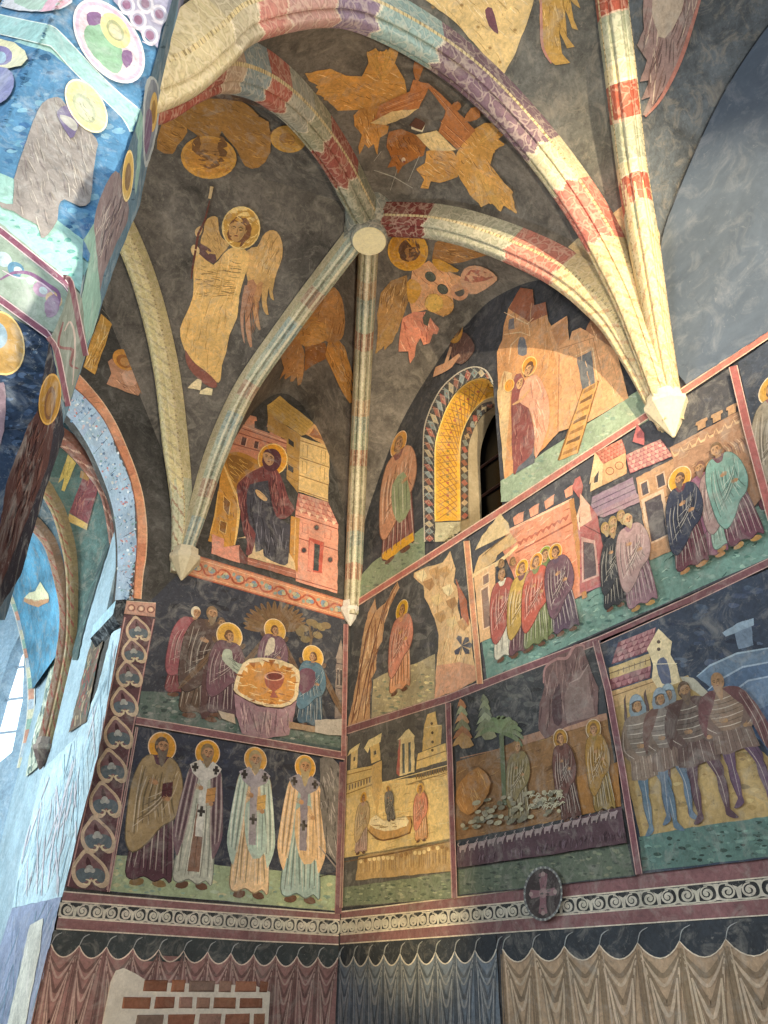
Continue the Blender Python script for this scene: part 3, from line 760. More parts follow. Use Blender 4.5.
for pl in (zt(330, 335, 262, 368, 216, 410, 208, 450, 224, 540, 236, 625, 255, 680, 248, 732, 276, 726, 292, 640, 262, 590, 250, 515, 266, 420, 350, 402, 362, 350), zt(360, 350, 388, 356, 412, 405, 442, 490, 466, 532, 425, 572, 384, 562, 360, 480, 348, 400)):
    b.poly(pl, '#7a4140', 2); flow(b, pl, '#542a2e', 18, 1.5, (8, 20), 1.2); flow(b, pl, '#a46a60', 14, 1.6, (8, 18), .9)
b.line(zt(330, 335, 262, 368, 216, 410), 1.2, '#c08a5a', 3); K.add(b, 'cloak', fig)
b = K.brush(); f = Fw.frame(one(zt, 352, 770), one(zt, 362, 262)); b.ell(one(zt, 364, 312), 9.6, 11.5, '#5c3238', .1); face(b, f, (-.012, .905), .07, '#c89a6e', '#4a2c30', 0, -.5, 110, '#5c3238'); K.add(b, 'head', fig)
b = K.brush(); b.poly(zt(290, 445, 310, 448, 345, 484, 330, 494, 300, 470), '#d9b07a', 2); b.line(zt(300, 450, 342, 480), .8, '#8a5a3a'); K.add(b, 'hand', fig)

# --- scroll band under it
def vine_band(K, q, n, base, vine, leafs, edge, name='scroll', parent=None):
    B = bil(q)
    for i in range(n):
        b = K.brush(); s = 1 if i % 2 else -1; u0, u1 = i/n, (i+1)/n; um = (u0+u1)/2; g = lambda u, v: B(u0+(u1-u0)*u, .5+s*(v-.5)*.8)
        b.line([g(0, .5), g(.2, .1), (g(.6, .08)), g(.9, .4), g(.75, .8), g(.42, .78), g(.35, .5), g(.55, .42)], 1.8, vine, 5, False)
        for a, r, c in ((g(.56, .56), 3.6, leafs[i % len(leafs)]), (g(.45, .66), 2.6, leafs[(i+1) % len(leafs)]), (g(.7, .6), 2.4, leafs[(i+2) % len(leafs)]), (g(.12, .82), 2., leafs[0])): b.ell(a, r, r*.8, c, random.random()*3, 9)
        b.line([g(.48, .5), g(.6, .68)], .8, dk(leafs[0], .4)); b.line([g(.9, .4), g(1, .5)], 1.6, vine)
        K.add(b, name)
q = [(187, 574.5), (344, 619), (345, 601), (191, 554)]
K = Kit('painted_band', 'orange painted band of leafy scrolls running below the enthroned woman', 'frieze', Fw, (265, 595))
b = K.brush(); quad(b, q, '#cf9068'); b.line([q[0], q[1]], 2.6, '#a8543c'); b.line([q[3], q[2]], 2.4, '#b5674a'); b.line([(187, 572), (344, 616)], .9, '#e9c9a0'); b.line([(190.5, 557), (345, 604)], .9, '#e9c9a0'); K.add(b, 'ground')
vine_band(K, [(188, 571.5), (344, 615.5), (345, 605), (190.5, 558)], 11, None, '#b05338', ['#93a08e', '#7e92a0', '#c0b088'], None)

# --- meal at the round table
K = Kit('fresco_scene', 'dark fresco panel of winged guests seated around a round golden table', 'fresco', Fw, (245, 735), None, .006)
pan = [(137, 719), (344, 754), (344, 622), (187, 577), (180, 577), (153, 618)]
b = K.brush(); b.poly([(134, 722), (345, 757), (345, 612), (187, 570), (182, 571), (151, 600)], '#3b3e47'); mottle(b, pan, ['#2c2e35', '#43444a', '#3a3d46', '#262930'], 90, (3, 9)); K.add(b, 'background')
b = K.brush(); g = [(141, 691), (170, 693), (205, 705), (260, 725), (343, 737), (343, 752), (138, 718)]
b.poly(g, '#5f6f66'); mottle(b, g, ['#4c6257', '#76827a', '#8a8f84', '#3f4f4a'], 120, (1.2, 4)); K.add(b, 'painted_ground')
b = K.brush()
feathers(b, one(zm, 492, 150), [one(zm, 492+115*cos(a), 118-78*sin(a)) for a in np.linspace(-.25, PI+.25, 17)], 5, '#7d6142', '#56422e'); b.poly(zm(482, 160, 500, 160, 505, 250, 480, 250), '#5c4a36'); K.add(b, 'painted_tree', label='broad brown palm behind the middle guest')
b = K.brush(); b.line(zm(622, 210, 626, 170, 618, 130), 3, '#75624a', 3)
for c in ((585, 155), (600, 140), (640, 125), (662, 135), (650, 165), (625, 118), (680, 130), (605, 180)): b.line([one(zm, 622, 180), one(zm, *c)], 1.3, '#6e5c46'); b.ell(one(zm, *c), 5, 3.4, jit('#837352', .15), random.random())
K.add(b, 'painted_tree', label='small brown tree at the right')
b = K.brush(); facade(b, zm(712, 470, 742, 475, 745, 250, 718, 245), '#8c7d74', '#54494a', (.3, .5, .75, .9), ((.2, .55, .4, .8), (.6, .55, .8, .8))); b.poly(zm(715, 250, 748, 252, 735, 180), '#9b8c80'); K.add(b, 'painted_tower')
saint(K, one(zm, 152, 392), one(zm, 210, 56), '#80474a', '#96585c', None, '#d9cbb0', 0, 1.25, .6, hood='#d8c9aa', label='veiled woman in red standing at the far left')
saint(K, one(zm, 218, 470), one(zm, 268, 54), '#6a5547', '#5c4a44', None, '#8a7050', 1, 1.25, .3, label='bearded man in brown standing at the left')
hh = K.brush(); f = Fw.frame(one(zm, 290, 300), one(zm, 300, 98)); face(hh, f, (0, .88), .09, '#b08a64', '#6d5848', 0, .5, 60); L_(hh, f, [(-.14, .0), (-.17, .6), (-.06, .8), (.08, .8), (.18, .5), (.2, 0)], '#5f4d48', 2); K.add(hh, 'painted_figure', label='child-sized head between the standing man and the seated guest')
def angel_small(foot, head, robe, cloak, label, seat=None, wing='#6f5742', w=1.2, turn=.5):
    b = K.brush(); f = Fw.frame(foot, head)
    for s in (-1, 1): feathers(b, f(s*.1, .78), [f(s*(.22+.06*i), .62-.09*i+.03) for i in range(6)]+[f(s*.2, .86)], 5, wing, '#3f3128')
    wg = K.add(b, 'wing')
    o = saint(K, foot, head, robe, cloak, '#dfae4a', '#6a4a30', 0, w, turn, label=label, hal=.16)
    return o
angel_small(one(zm, 478, 400), one(zm, 495, 125), '#6d5058', '#80606a', 'winged guest in mauve behind the table')
b = K.brush(); b.poly(zm(470, 180, 492, 178, 490, 225, 455, 240), '#d8cab0', 2); K.add(b, 'cloth')
b = K.brush(); b.poly(zm(220, 450, 230, 300, 262, 258, 300, 240, 345, 300, 352, 400, 330, 440, 285, 435, 240, 470), '#5d4240', 2); flow(b, zm(225, 440, 235, 300, 300, 250, 345, 300, 350, 400, 285, 430), '#8a6a64', 14, 1.5, (8, 20)); K.add(b, 'painted_chair')
angel_small(one(zm, 300, 465), one(zm, 330, 142), '#5c4148', '#6d4c54', 'seated guest in plum at the left of the table', turn=.8)
b = K.brush(); b.poly(zm(308, 218, 335, 222, 345, 262, 400, 275, 420, 290, 370, 312, 325, 280, 300, 250), '#a9b09a', 3); flow(b, zm(308, 218, 335, 222, 345, 262, 400, 275, 370, 310, 325, 280), '#6f7a6c', 8, .6, (5, 11)); K.add(b, 'sleeve')
angel_small(one(zm, 620, 500), one(zm, 634, 222), '#4a6474', '#5a7888', 'seated guest in blue at the right of the table', turn=-.6)
b = K.brush(); b.poly(zm(580, 300, 610, 285, 640, 300, 636, 350, 595, 380, 578, 350), '#6f4c5c', 2); K.add(b, 'cloth')
b = K.brush(); b.poly(zm(345, 380, 430, 425, 520, 435, 574, 405, 560, 470, 545, 530, 450, 545, 372, 525, 352, 460), '#9d7c80', 0); flow(b, zm(350, 390, 430, 430, 520, 440, 570, 410, 545, 525, 450, 540, 375, 520), ['#c9aaa4', '#6f5258'], 40, 1.5, (8, 24), 1.1)
tb = K.add(b, 'painted_table', label='round table with a golden top and a pink skirt')
b = K.brush(); top = zm(376, 272, 430, 252, 520, 262, 582, 298, 580, 360, 572, 405, 520, 433, 430, 421, 352, 382, 345, 350)
b.poly(top, '#5a3a2c', 2); b.poly([(x, y-1.2) for x, y in top], '#ecd6a8', 2); c = (one(zm, 464, 340)); b.poly([(c[0]+(x-c[0])*.88, c[1]-.5+(y-c[1])*.86) for x, y in top], '#d0934a', 2)
for i in range(18):
    a = 2*PI*i/18; p0 = (c[0]+30*cos(a), c[1]+23*sin(a)*.98); b.poly([(p0[0]-3.5, p0[1]-1), (p0[0]+3.5, p0[1]-1), (p0[0]-cos(a)*5, p0[1]-sin(a)*5+1)], '#e9cf9c' if i % 2 else '#a8662f')
flow(b, top, ['#f0d59a', '#9a5c30'], 30, .2, (4, 12), .8); K.add(b, 'table_top', tb)
b = K.brush(); b.poly(zm(455, 318, 470, 300, 515, 300, 528, 322, 515, 355, 492, 372, 505, 392, 475, 392, 485, 370, 462, 352), '#a8604c', 2); b.ell(one(zm, 491, 316), 9, 3.6, '#7c3f36'); b.ring(one(zm, 491, 316), 10, 4.4, .2, '#dca888'); K.add(b, 'bowl')
b = K.brush(); b.poly(zm(285, 440, 345, 455, 350, 490, 300, 470), '#b9a78e'); K.add(b, 'painted_stool'); b = K.brush(); b.poly(zm(640, 475, 742, 470, 742, 532, 690, 530, 640, 520), '#b9b1a4'); b.poly(zm(545, 480, 640, 500, 640, 520, 545, 505), '#a58a6a'); K.add(b, 'painted_stool')
border(K, [(136, 720.5), (345, 756)], 7, '#80565a', '#c9a99c', False); border(K, [(346, 624), (343.5, 756)], 4, '#8c5a58', '#b98a80', False)

# --- four standing saints
K = Kit('fresco_scene', 'fresco panel of four haloed men in a row on pale green ground', 'fresco', Fw, (225, 905), None, .006)
pan = [(136, 726), (343, 761), (338, 912), (108.5, 892)]
b = K.brush(); b.poly(pan, '#363b49'); mottle(b, pan, ['#2d3140', '#424756', '#394156', '#2a2d38'], 110, (3, 10)); K.add(b, 'background')
g = [(116, 855), (180, 861), (225, 866), (337, 876), (337, 911), (109, 891)]
b = K.brush(); b.poly(g, '#a3b08c'); mottle(b, g, ['#b5bb90', '#90a890', '#a8b69a', '#c2be92', '#86a08c'], 130, (1.5, 5)); K.add(b, 'painted_ground')
saint(K, one(za, 250, 890), one(za, 333, 105), '#5a3a44', '#a38c66', '#d89a36', '#57483c', 2, 1.08, .5, label='haloed man in a gold-brown cloak, first from the left', book='#5a3034', hal=.108, feet='#8a7048')
saint(K, one(za, 480, 905), one(za, 572, 140), '#c2c4b2', '#785e66', '#d89c34', '#8a7350', 1, .98, .4, kind='open', stole='#d9d4c8', band='#8d6a58', label='haloed bishop with a plum cloak and crossed white stole', book='#cf9a5c', hal=.1)
saint(K, one(zb, 150, 875), one(zb, 190, 95), '#e8c698', '#bccdbc', '#d9a040', '#a3906a', 1, .98, .3, kind='open', stole='#a7a0a4', label='haloed bishop in a pale green cloak over a cream robe', book='#d2a860', hal=.094, apron='#b4c8bc')
saint(K, one(zb, 420, 900), one(zb, 450, 135), '#a0b8b2', '#e2bc90', '#dba43e', '#a89468', 2, 1.05, .1, kind='open', stole='#8d8690', label='haloed bishop in a peach cloak over a blue-green robe, last of the four', hal=.091, apron='#dcb88c')
b = K.brush(); rk = zb(525, 150, 570, 128, 622, 180, 645, 300, 640, 730, 560, 645, 525, 400); b.poly(rk, '#77706c', 1); flow(b, rk, ['#a8a09a', '#4c4848'], 40, 1.4, (6, 18), 1.2); b.line(zb(520, 610, 640, 760), 3, '#9a8f88'); b.line(zb(520, 770, 640, 740), 2.5, '#3a3438'); K.add(b, 'painted_rock')
border(K, [(137, 727), (108.5, 892)], 2, '#7b5558', '#b79a90', False); border(K, [(343, 762), (338, 914)], 6, '#6f4c52', '#8f6a68', False)

# --- strip of hearts up the arch jamb
K = Kit('painted_pilaster', 'maroon painted strip with a column of heart-shaped ornaments beside the chancel arch', 'ornament', Fw, (88, 890), None, .006)
b = K.brush(); b.poly([(123, 615), (156, 618), (133, 729), (108, 892), (65, 887), (96, 755)], '#5b3d42'); mottle(b, [(123, 617), (154, 620), (131, 729), (106, 890), (67, 886), (97, 755)], ['#4c3238', '#6a494c'], 40, (2, 6)); b.line([(125, 617), (97.5, 755), (68, 886)], 1.3, '#b98f88', 3, False); b.line([(154, 619), (133, 729), (107, 890)], 1.3, '#b98f88', 3, False); K.add(b, 'ground')
hs = [(137.7, 629, 12.5, 13), (133.6, 651, 12.8, 13), (128.6, 674, 13.4, 14), (123.6, 702, 14, 15.5), (117.8, 733, 14.8, 17), (111.5, 766, 15.6, 18), (104.6, 800, 16.3, 19), (97.3, 835, 17.6, 19.5), (89.5, 869, 19, 20)]
for i, (x, y, rx, ry) in enumerate(hs):
    k = .2
    h = lambda a, bb: (x+a*rx-bb*ry*k*.9, y-bb*ry)
    out = [h(0, 1.02), h(.45, .66), h(.86, .2), (h(1, -.35)), h(.8, -.82), h(.4, -.95), h(.1, -.72), h(0, -.62), h(-.1, -.72), h(-.4, -.95), h(-.8, -.82), h(-1, -.35), h(-.86, .2), h(-.45, .66)]
    b = K.brush(); b.poly(out, '#cdb496', 3); inn = [(x+(p[0]-x)*.78, y+(p[1]-y)*.78) for p in out]
    b.poly(inn, '#7a5a5c', 3); b.poly([h(-.7, -.1), h(-.3, .05), h(0, -.1), h(.3, .05), h(.7, -.1), h(.74, -.45), h(.5, -.7), h(.15, -.5), h(0, -.42), h(-.15, -.5), h(-.5, -.7), h(-.74, -.45)], '#5d6a70', 3)
    b.poly([h(0, .62), h(.14, .3), h(.06, .1), h(-.06, .1), h(-.14, .3)], '#46282e', 2)
    for a, c2, r in ((0, .02, .2), (-.16, -.08, .13), (.16, -.08, .13)): b.ell(h(a, c2), rx*r, ry*r*.9, '#a9aaa2')
    for s in (-1, 1): b.line([h(s*.5, -.72), h(s*.2, -.78), h(s*.12, -.58), h(s*.3, -.52)], 2, '#d8c8a4', 4)
    b.line([h(-.45, .5), h(-.8, .1)], 1, '#efe0c4'); b.line([h(.45, .5), h(.8, .1)], 1, '#a58a78')
    K.add(b, 'heart')
b = K.brush(); q = [(117, 613), (155, 617), (156, 603), (116, 600)]; B = quad(b, q, '#c59a84')
for i in range(4): b.ring(B(.13+.25*i, .5), 4, 3.6, .3, '#8a5a50'); b.ell(B(.13+.25*i, .5), 2, 2, '#e0c0a0')
b.line([q[3], q[2]], 1.2, '#e6cfb4'); b.line([q[0], q[1]], 1.2, '#8d5a52'); K.add(b, 'impost_block')

# --- arch face and soffit
def aw(px, off=0): return px
of = cr([(141, 599), (143, 575), (146, 556), (146.8, 529), (143.3, 498), (136.4, 472.7), (125.7, 445), (114, 420), (98, 396), (72, 368), (45, 350)], 4)
fr = cr([(133.5, 598), (135, 575), (136.4, 556.7), (137.4, 529), (135.5, 504), (129.6, 476.6), (118, 449), (104, 420), (86, 398), (62, 378), (36, 364)], 4)
K = Kit('painted_arch_band', 'orange band painted round the edge of the chancel arch', 'ornament', Fw, (138, 597), None, .006)
b = K.brush(); S_ = [(4, 4)]
n = len(of)
for i in range(n-1): b.surf.off -= b.step*.98; b.poly([of[i], of[i+1], fr[i+1], fr[i]], ('#d6946e', '#d08a66', '#da9c78')[(i//5) % 3], 0, .06)
b.line(of, 1, '#e7c09c', 0, False); b.line(fr, 1, '#8e5a48', 0, False); K.add(b, 'ground')
SOF = Curved([wf])
inr = cr([(115, 600), (117, 575), (117.5, 566.5), (117, 541), (114, 515.7), (108, 492), (98.3, 467), (86.6, 443), (71, 420), (52, 402), (30, 386), (8, 372)], 4)
fr2 = cr([(133.5, 600), (135, 580), (136.4, 556.7), (137.4, 529), (135.5, 504), (129.6, 476.6), (118, 449), (104, 420), (90, 403), (72, 386), (50, 372), (28, 360)], 4)
K = Kit('painted_soffit', 'blue-grey underside of the chancel arch painted with small flowers', 'ornament', SOF, (125, 590), None, .004)
b = K.brush(7); m = min(len(fr2), len(inr))
for i in range(m-1): SOF.off -= b.step*.98; b.poly([fr2[i], fr2[i+1], inr[i+1], inr[i]], '#9aa6ae', 0, .08)
for i in range(0, m-1):
    for k in range(7):
        t = random.random(); p = (fr2[i][0]*(1-t)+inr[i][0]*t+random.uniform(-2, 2), fr2[i][1]*(1-t)+inr[i][1]*t+random.uniform(-3, 3))
        if not .06 < t < .94: continue
        SOF.off -= b.step*.98
        b.ell(p, random.uniform(.8, 2.1), random.uniform(.6, 1.4), random.choice(['#5f7a8e', '#c3a39a', '#b86f62', '#6e8a7e', '#d8d4cc', '#4c5f74', '#c9c0b0']), random.random()*3, 7)
K.add(b, 'flower_pattern')

# --- scroll frieze and painted curtains, laid out along the walls
def wall_pt(W, a, z):
    return proj((a, YF, z)) if W is Fw else proj((XR, a, z))
def zline(W, pts):
    """straight line through photo points read as height over the wall coordinate"""
    A = []
    for p in pts:
        q = W.at(*p); A.append((q[0] if W is Fw else q[1], q[2]))
    A.sort(); xs = [a for a, z in A]; zs = [z for a, z in A]
    return lambda a: float(np.interp(a, xs, zs)) if xs[0] <= a <= xs[-1] else (zs[0]+(a-xs[0])*(zs[1]-zs[0])/(xs[1]-xs[0]) if a < xs[0] else zs[-1]+(a-xs[-1])*(zs[-1]-zs[-2])/(xs[-1]-xs[-2]))
def frieze(W, a0, a1, top, bot, label, n, above, below):
    zt_, zb_ = zline(W, top), zline(W, bot); za_, zbl = zline(W, above), zline(W, below)
    K = Kit('scroll_frieze', label, 'frieze', W, wpx(W, a0, zb_(a0)), 'scroll frieze along both walls', .006)
    P = lambda a, v: wall_pt(W, a, zb_(a)*(1-v)+zt_(a)*v)
    S = np.linspace(a0, a1, 24); b = K.brush()
    band = lambda lo, hi, c: b.poly([wall_pt(W, a, lo(a)) for a in S]+[wall_pt(W, a, hi(a)) for a in S[::-1]], c)
    band(zbl, za_, '#865f60'); band(zb_, zt_, '#2d3134')
    for fn, w in ((za_, 1.3), (zt_, 1.5), (zb_, 1.5), (zbl, 1.3)): b.line([wall_pt(W, a, fn(a)) for a in S], w, '#d9cdb9', 0, False)
    K.add(b, 'ground')
    for i in range(n):
        u0 = a0+(a1-a0)*i/n; du = (a1-a0)/n; g = lambda u, v: P(u0+du*u, v)
        b = K.brush(); sc = max(1.0, math.dist(g(0, 0), g(0, 1))/13); c = '#c9c3b2'
        for s in (-1, 1):
            cx = .5+s*.23; pts = []
            for t in np.linspace(0, 1, 24):
                r = .34*(1-t*.8); an = PI*.5+s*(t*3.3*PI)-s*.2
                pts.append(g(cx+s*.02+r*.52*cos(an)*1.0, .47+r*1.05*sin(an)))
            b.line(pts, 1.9*sc, c, 0, True)
            b.line([g(.5, .1), g(.5+s*.2, .06), g(.5+s*.44, .14), g(.5+s*.5, .5), g(.5+s*.42, .86), g(.5+s*.2, .9)], 1.6*sc, c, 4)
            b.ell(g(cx, .45), 1.5*sc, 1.5*sc, c)
        b.poly([g(.46, .1), g(.54, .1), g(.56, .5), g(.62, .8), g(.5, .66), g(.38, .8), g(.44, .5)], c, 2)
        b.poly([g(-.04, .1), g(.04, .1), g(.02, .5), g(.06, .92), g(-.06, .92), g(-.02, .5)], c)
        K.add(b, 'scroll')
    return K
def wpx(W, a, z): return wall_pt(W, a, z)
aF0 = Fw.at(60, 910)[0]; aR1 = 2.2
frieze(Fw, aF0, XR-.01, [(61.7, 901), (256, 915), (338, 920)], [(55, 917), (256, 930.5), (338, 935.5)], 'pale scroll frieze on the far wall below the four saints', 11, [(64, 891.5), (200, 903), (338, 913.5)], [(52, 928.5), (256, 941), (338, 944.5)])
frieze(Rw, YF-.01, aR1, [(339, 919), (512, 902.5), (768, 877)], [(338, 935), (512, 919), (768, 898)], 'pale scroll frieze on the right wall above the painted curtains', 18, [(339, 912), (512, 890.5), (640, 871.5), (768, 857)], [(338, 944), (512, 932), (768, 915)])
def curtain(W, a0, a1, top, label, n, c, bgc, drop=.10, zlow=-1.4, gapc=None):
    zt_ = zline(W, top); K = Kit('painted_curtain', label, 'painted curtain', W, wpx(W, (a0+a1)/2, -.2), 'painted curtains below the frieze', .006)
    b = K.brush(); S = np.linspace(a0, a1, 10)
    b.poly([wall_pt(W, a, zlow) for a in S]+[wall_pt(W, a, zt_(a)) for a in S[::-1]], bgc); K.add(b, 'background')
    D, Li = dk(c, .55), lt(c, .18); Z0 = lambda a: zt_(a)-drop
    du = (a1-a0)/n; b = K.brush(); tp = []
    for i in range(n):
        for k in range(8):
            t = k/8; a = a0+du*(i+t); tp.append((a, Z0(a)-.085*sin(PI*t)**.8))
    tp.append((a1, Z0(a1)))
    b.poly([wall_pt(W, a, zlow) for a in S]+[wall_pt(W, a, z) for a, z in tp[::-1]], c); cl = K.add(b, 'cloth')
    for i in range(n):
        b = K.brush(); j = random.uniform(-.1, .1); h = lambda t, z: wall_pt(W, a0+du*(i+t), Z0(a0+du*(i+t))-z); pk = math.dist(h(0, 0), h(1, 0))/24
        m = .5+j
        for d, ww, cc in ((.17, 3.0, D), (.22, 2.0, Li), (.31, 3.6, D), (.37, 2.2, Li), (.52, 4.2, D), (.60, 2.6, Li), (.8, 3.8, D), (.9, 2.4, Li)):
            sp = .9-.55*min(1, d)
            b.line([h(m-.48*min(1, sp+.25), .02+d*.18), h(m-.3*sp, d*.72), h(m, d), h(m+.3*sp, d*.72), h(m+.48*min(1, sp+.25), .02+d*.18)], ww*pk, cc, 5)
        for t in (.0, .07, -.06): b.line([h(t, .03), h(t*1.6, .5), h(t*2+.02, 1.25)], (2.4 if t == 0 else 1.3)*pk, D if t <= 0 else Li, 3)
        b.line([h(m-.05, .95), h(m-.12, 1.3)], 2*pk, D); b.line([h(m+.1, .9), h(m+.14, 1.3)], 1.4*pk, Li)
        K.add(b, 'swag', cl)
    b = K.brush(); b.line([wall_pt(W, a, z+.004) for a, z in tp], 1.3, lt(c, .55), 0, False)
    for i in range(n+1):
        a = a0+du*i; b.line([wall_pt(W, a, Z0(a)), wall_pt(W, a+du*.1, Z0(a)+.06), wall_pt(W, a+du*.3, Z0(a)+.085)], 1.1, '#9fa3a2', 3)
    K.add(b, 'hook_cord'); return K
aC = Fw.at(53, 935)[0]
curtain(Fw, aC, XR-.01, [(53, 930), (256, 942), (338, 946)], 'painted rose-brown curtain hung in swags on the far wall', 12, '#96706c', '#363e40')
curtain(Rw, YF-.01, Rw.at(497, 960)[1], [(338, 945), (512, 933)], 'painted grey-blue curtain in swags on the right wall next to the corner', 9, '#75818c', '#2f363e')
curtain(Rw, Rw.at(503, 960)[1], 2.1, [(500, 934), (640, 925), (768, 917)], 'painted tan curtain in broad swags at the lower right', 9, '#b89e80', '#31373f')

# --- brick patch
K = Kit('brick_patch', 'patch of bare brick with plaster edges in front of the rose-brown curtain', 'brickwork', Fw, (190, 1020), None, .02)
def wq(p): q = Fw.at(*p); return (q[0], q[2])
o2 = [wq(p) for p in zc(330, 640, 345, 608, 368, 600, 400, 615, 440, 640, 520, 645, 610, 648, 760, 652, 806, 672, 800, 768)]
o2 = o2+[(o2[-1][0]-.02, -1.2), (o2[0][0]-.05, -1.2)]
pb = slab('plaster_edge', o2, lambda x, z: (x, YF-.03, z), (0, .03, 0), '#e0d8c8', fresco('lime_mortar', (.85, 1.1), (.85, 1.12), '#efe8da', .4, .6, dark='#a89c8a', df=.3), K.o)
V, F, Cc = [], [], []
x0, z0 = wq(one(zc, 382, 634)); x1 = wq(one(zc, 795, 700))[0]; bh = .118; r = 0
z = z0
while z > -1.1:
    x = x0+(.0 if r % 2 else .13)-(.02*r if r < 2 else .02)
    while x < x1-.03:
        wd = random.choice([.20, .23, .12, .17, .22]); wd = min(wd, x1-x)
        if wd > .06 :
            c = random.choice(['#94664f', '#8a5c4a', '#a0705a', '#7d6a60', '#8d604c', '#957566', '#6f625c']); k = len(V); e = .012
            for dy, ins in ((.028, 0), (.044, e)):
                for sx, sz in ((0, 0), (1, 0), (1, 1), (0, 1)):
                    V.append((x+ins+sx*(wd-2*ins)+random.uniform(-.004, .004), YF-dy, z-bh+.036+ins+sz*(bh-.036-2*ins)+random.uniform(-.004, .004)))
            F += [(k+4, k+5, k+6, k+7)]+[(k+i, k+(i+1) % 4, k+4+(i+1) % 4, k+4+i) for i in range(4)]; Cc += [jit(c, .12)]*5
        x += wd+.034
    z -= bh; r += 1
o = mesh_obj('bricks', V, F, Cc, fresco('brick', (.75, 1.2), (.75, 1.2), '#b59a84', .3, .5), K.o)
# ------------------------------------------------------------------ right wall frescoes
z1 = Z(345, 540, 5.248); z2 = Z(465, 480, 4.955); z3 = Z(580, 400, 4.085); z4 = Z(335, 700, 4.88); z5 = Z(445, 640, 3.938); z6 = Z(595, 600, 3.659); zl = Z(490, 270, 4.267); zk = Z(370, 300, 3.655); zw = Z(400, 340, 4.657)

# --- lunette left of the window
K = Kit('fresco_lunette', 'narrow lunette fresco of a haloed standing figure and a bowed figure left of the window', 'fresco', Rw, (398, 560), None, .006)
b = K.brush(); g = zk(-50, 1100, -50, 1010, 10, 962, 200, 828, 200, 975); g = [(356, 603), (353, 585), (372.5, 562.5), (424.5, 526.5), (424.5, 561)]; b.poly(g, '#8b9a7c'); mottle(b, g, ['#9aa98c', '#75876c', '#a9ad90', '#6a7a66'], 60, (1, 3)); K.add(b, 'painted_ground')
saint(K, one(zk, 100, 935), one(zk, 105, 492), '#8a5a55', '#cf9878', '#d59a4a', '#8a6038', 0, 1.25, .4, hem='#e0aa34', apron='#93a07c', label='haloed figure with a green sash and yellow hem', hal=.105)
b = K.brush(); body = zk(290, 165, 320, 120, 352, 122, 382, 165, 372, 200, 335, 235, 300, 215); b.poly(body, '#6a4c44', 2); flow(b, body, '#8d6a5c', 12, 1.7, (4, 12)); b.poly(zk(230, 282, 240, 245, 285, 225, 325, 195, 330, 205, 300, 245, 262, 268), '#d2a07c', 1)
b.poly(zk(272, 230, 292, 170, 300, 172, 284, 232), '#cfa27e'); fg = K.add(b, 'painted_figure', label='small bowed figure in brown above the window arch')
b = K.brush(); b.ell(one(zk, 311, 113), 7.6, 12.5, '#c8923e', .12); b.ell(one(zk, 311, 113), 6.4, 11, '#d8a24a', .12); K.add(b, 'halo', fg)
b = K.brush(); f = Rw.frame(one(zk, 322, 250), one(zk, 316, 85)); face(b, f, (0, .83), .13, '#b5875a', '#6a4a34', 0, -.6, 40); K.add(b, 'head', fg)

# --- painted ornament round the window
outl = cr(zw(115, 940, 108, 700, 108, 520, 112, 420, 130, 350, 165, 270, 210, 205, 280, 148, 345, 125, 400, 142, 432, 195), 5)
inl = cr(zw(160, 940, 160, 700, 160, 520, 166, 465, 185, 395, 215, 315, 262, 240, 330, 188, 395, 176, 425, 195, 436, 218), 5)
K = Kit('painted_window_frame', 'band of red and grey diamonds painted round the window opening', 'ornament', Rw, one(zw, 135, 940), None, .006)
b = K.brush(); n = len(outl)
b.poly(outl+inl[::-1], '#4b4a4a'); b.line(outl, 1.2, '#d5cbb8', 0, False); K.add(b, 'ground')
b = K.brush(); o_, i_ = resample(outl, 31), resample(inl, 31); cols = ['#b56a5c', '#8e9c98', '#c9b893', '#a3705c', '#9aa7a6']
for k in range(30):
    m = (o_[k]+i_[k])/2; a, c = (o_[k]+o_[k+1])/2, (i_[k]+i_[k+1])/2; e = (o_[k+1]+i_[k+1])/2
    b.poly([tuple(m), tuple(a*.95+c*.05), tuple(e), tuple(c*.95+a*.05)], cols[k % 5]); b.poly([tuple(m*.6+e*.4), tuple(a*.6+c*.4), tuple(e*.6+m*.4), tuple(c*.6+a*.4)], cols[(k+2) % 5])
    b.line([tuple(o_[k]), tuple(e)], .7, '#ded2ba', 0); b.line([tuple(i_[k]), tuple(e)], .7, '#ded2ba', 0)
K.add(b, 'diamond_pattern')
REV = Curved([wr, step])
K = Kit('painted_window_reveal', 'yellow inner side of the window opening painted with a lattice of vines', 'ornament', REV, one(zw, 210, 700), None, .004)
yl = cr(zw(163, 845, 163, 700, 163, 520, 169, 465, 188, 398, 218, 318, 265, 243, 330, 191, 395, 179, 422, 196, 434, 222), 5)
yr = cr(zw(282, 840, 281, 700, 280, 520, 286, 455, 300, 410, 320, 365, 350, 320, 385, 285, 410, 272, 425, 267, 436, 265), 5)
b = K.brush(6); b.poly(yl+yr[::-1], '#dba93c'); K.add(b, 'ground')
b = K.brush(6); L1, R1_ = resample(yl, 26), resample(yr, 26)
for k in range(22):
    for s in (0, 1):
        p, q = (L1[k], R1_[k+3]) if s == 0 else (R1_[k], L1[k+3])
        m = (p+q)/2; b.line([tuple(p*.93+q*.07), tuple(m+[.6, -.5]), tuple(q*.93+p*.07)], .9, '#a8743c', 3)
    m = (L1[k+1]*.5+R1_[k+1]*.5); b.ell(tuple(m), 1.5, 1.2, '#b5674c' if k % 2 else '#8e7a3c'); b.ell(tuple(L1[k+1]*.78+R1_[k+1]*.22), .9, .9, '#c98450')
b.line([tuple(p) for p in L1], 1, '#f0d382', 0, False); b.line([tuple(p*.98+q*.02) for p, q in zip(R1_, L1)], 1, '#f0d382', 0, False)
K.add(b, 'vine_lattice')
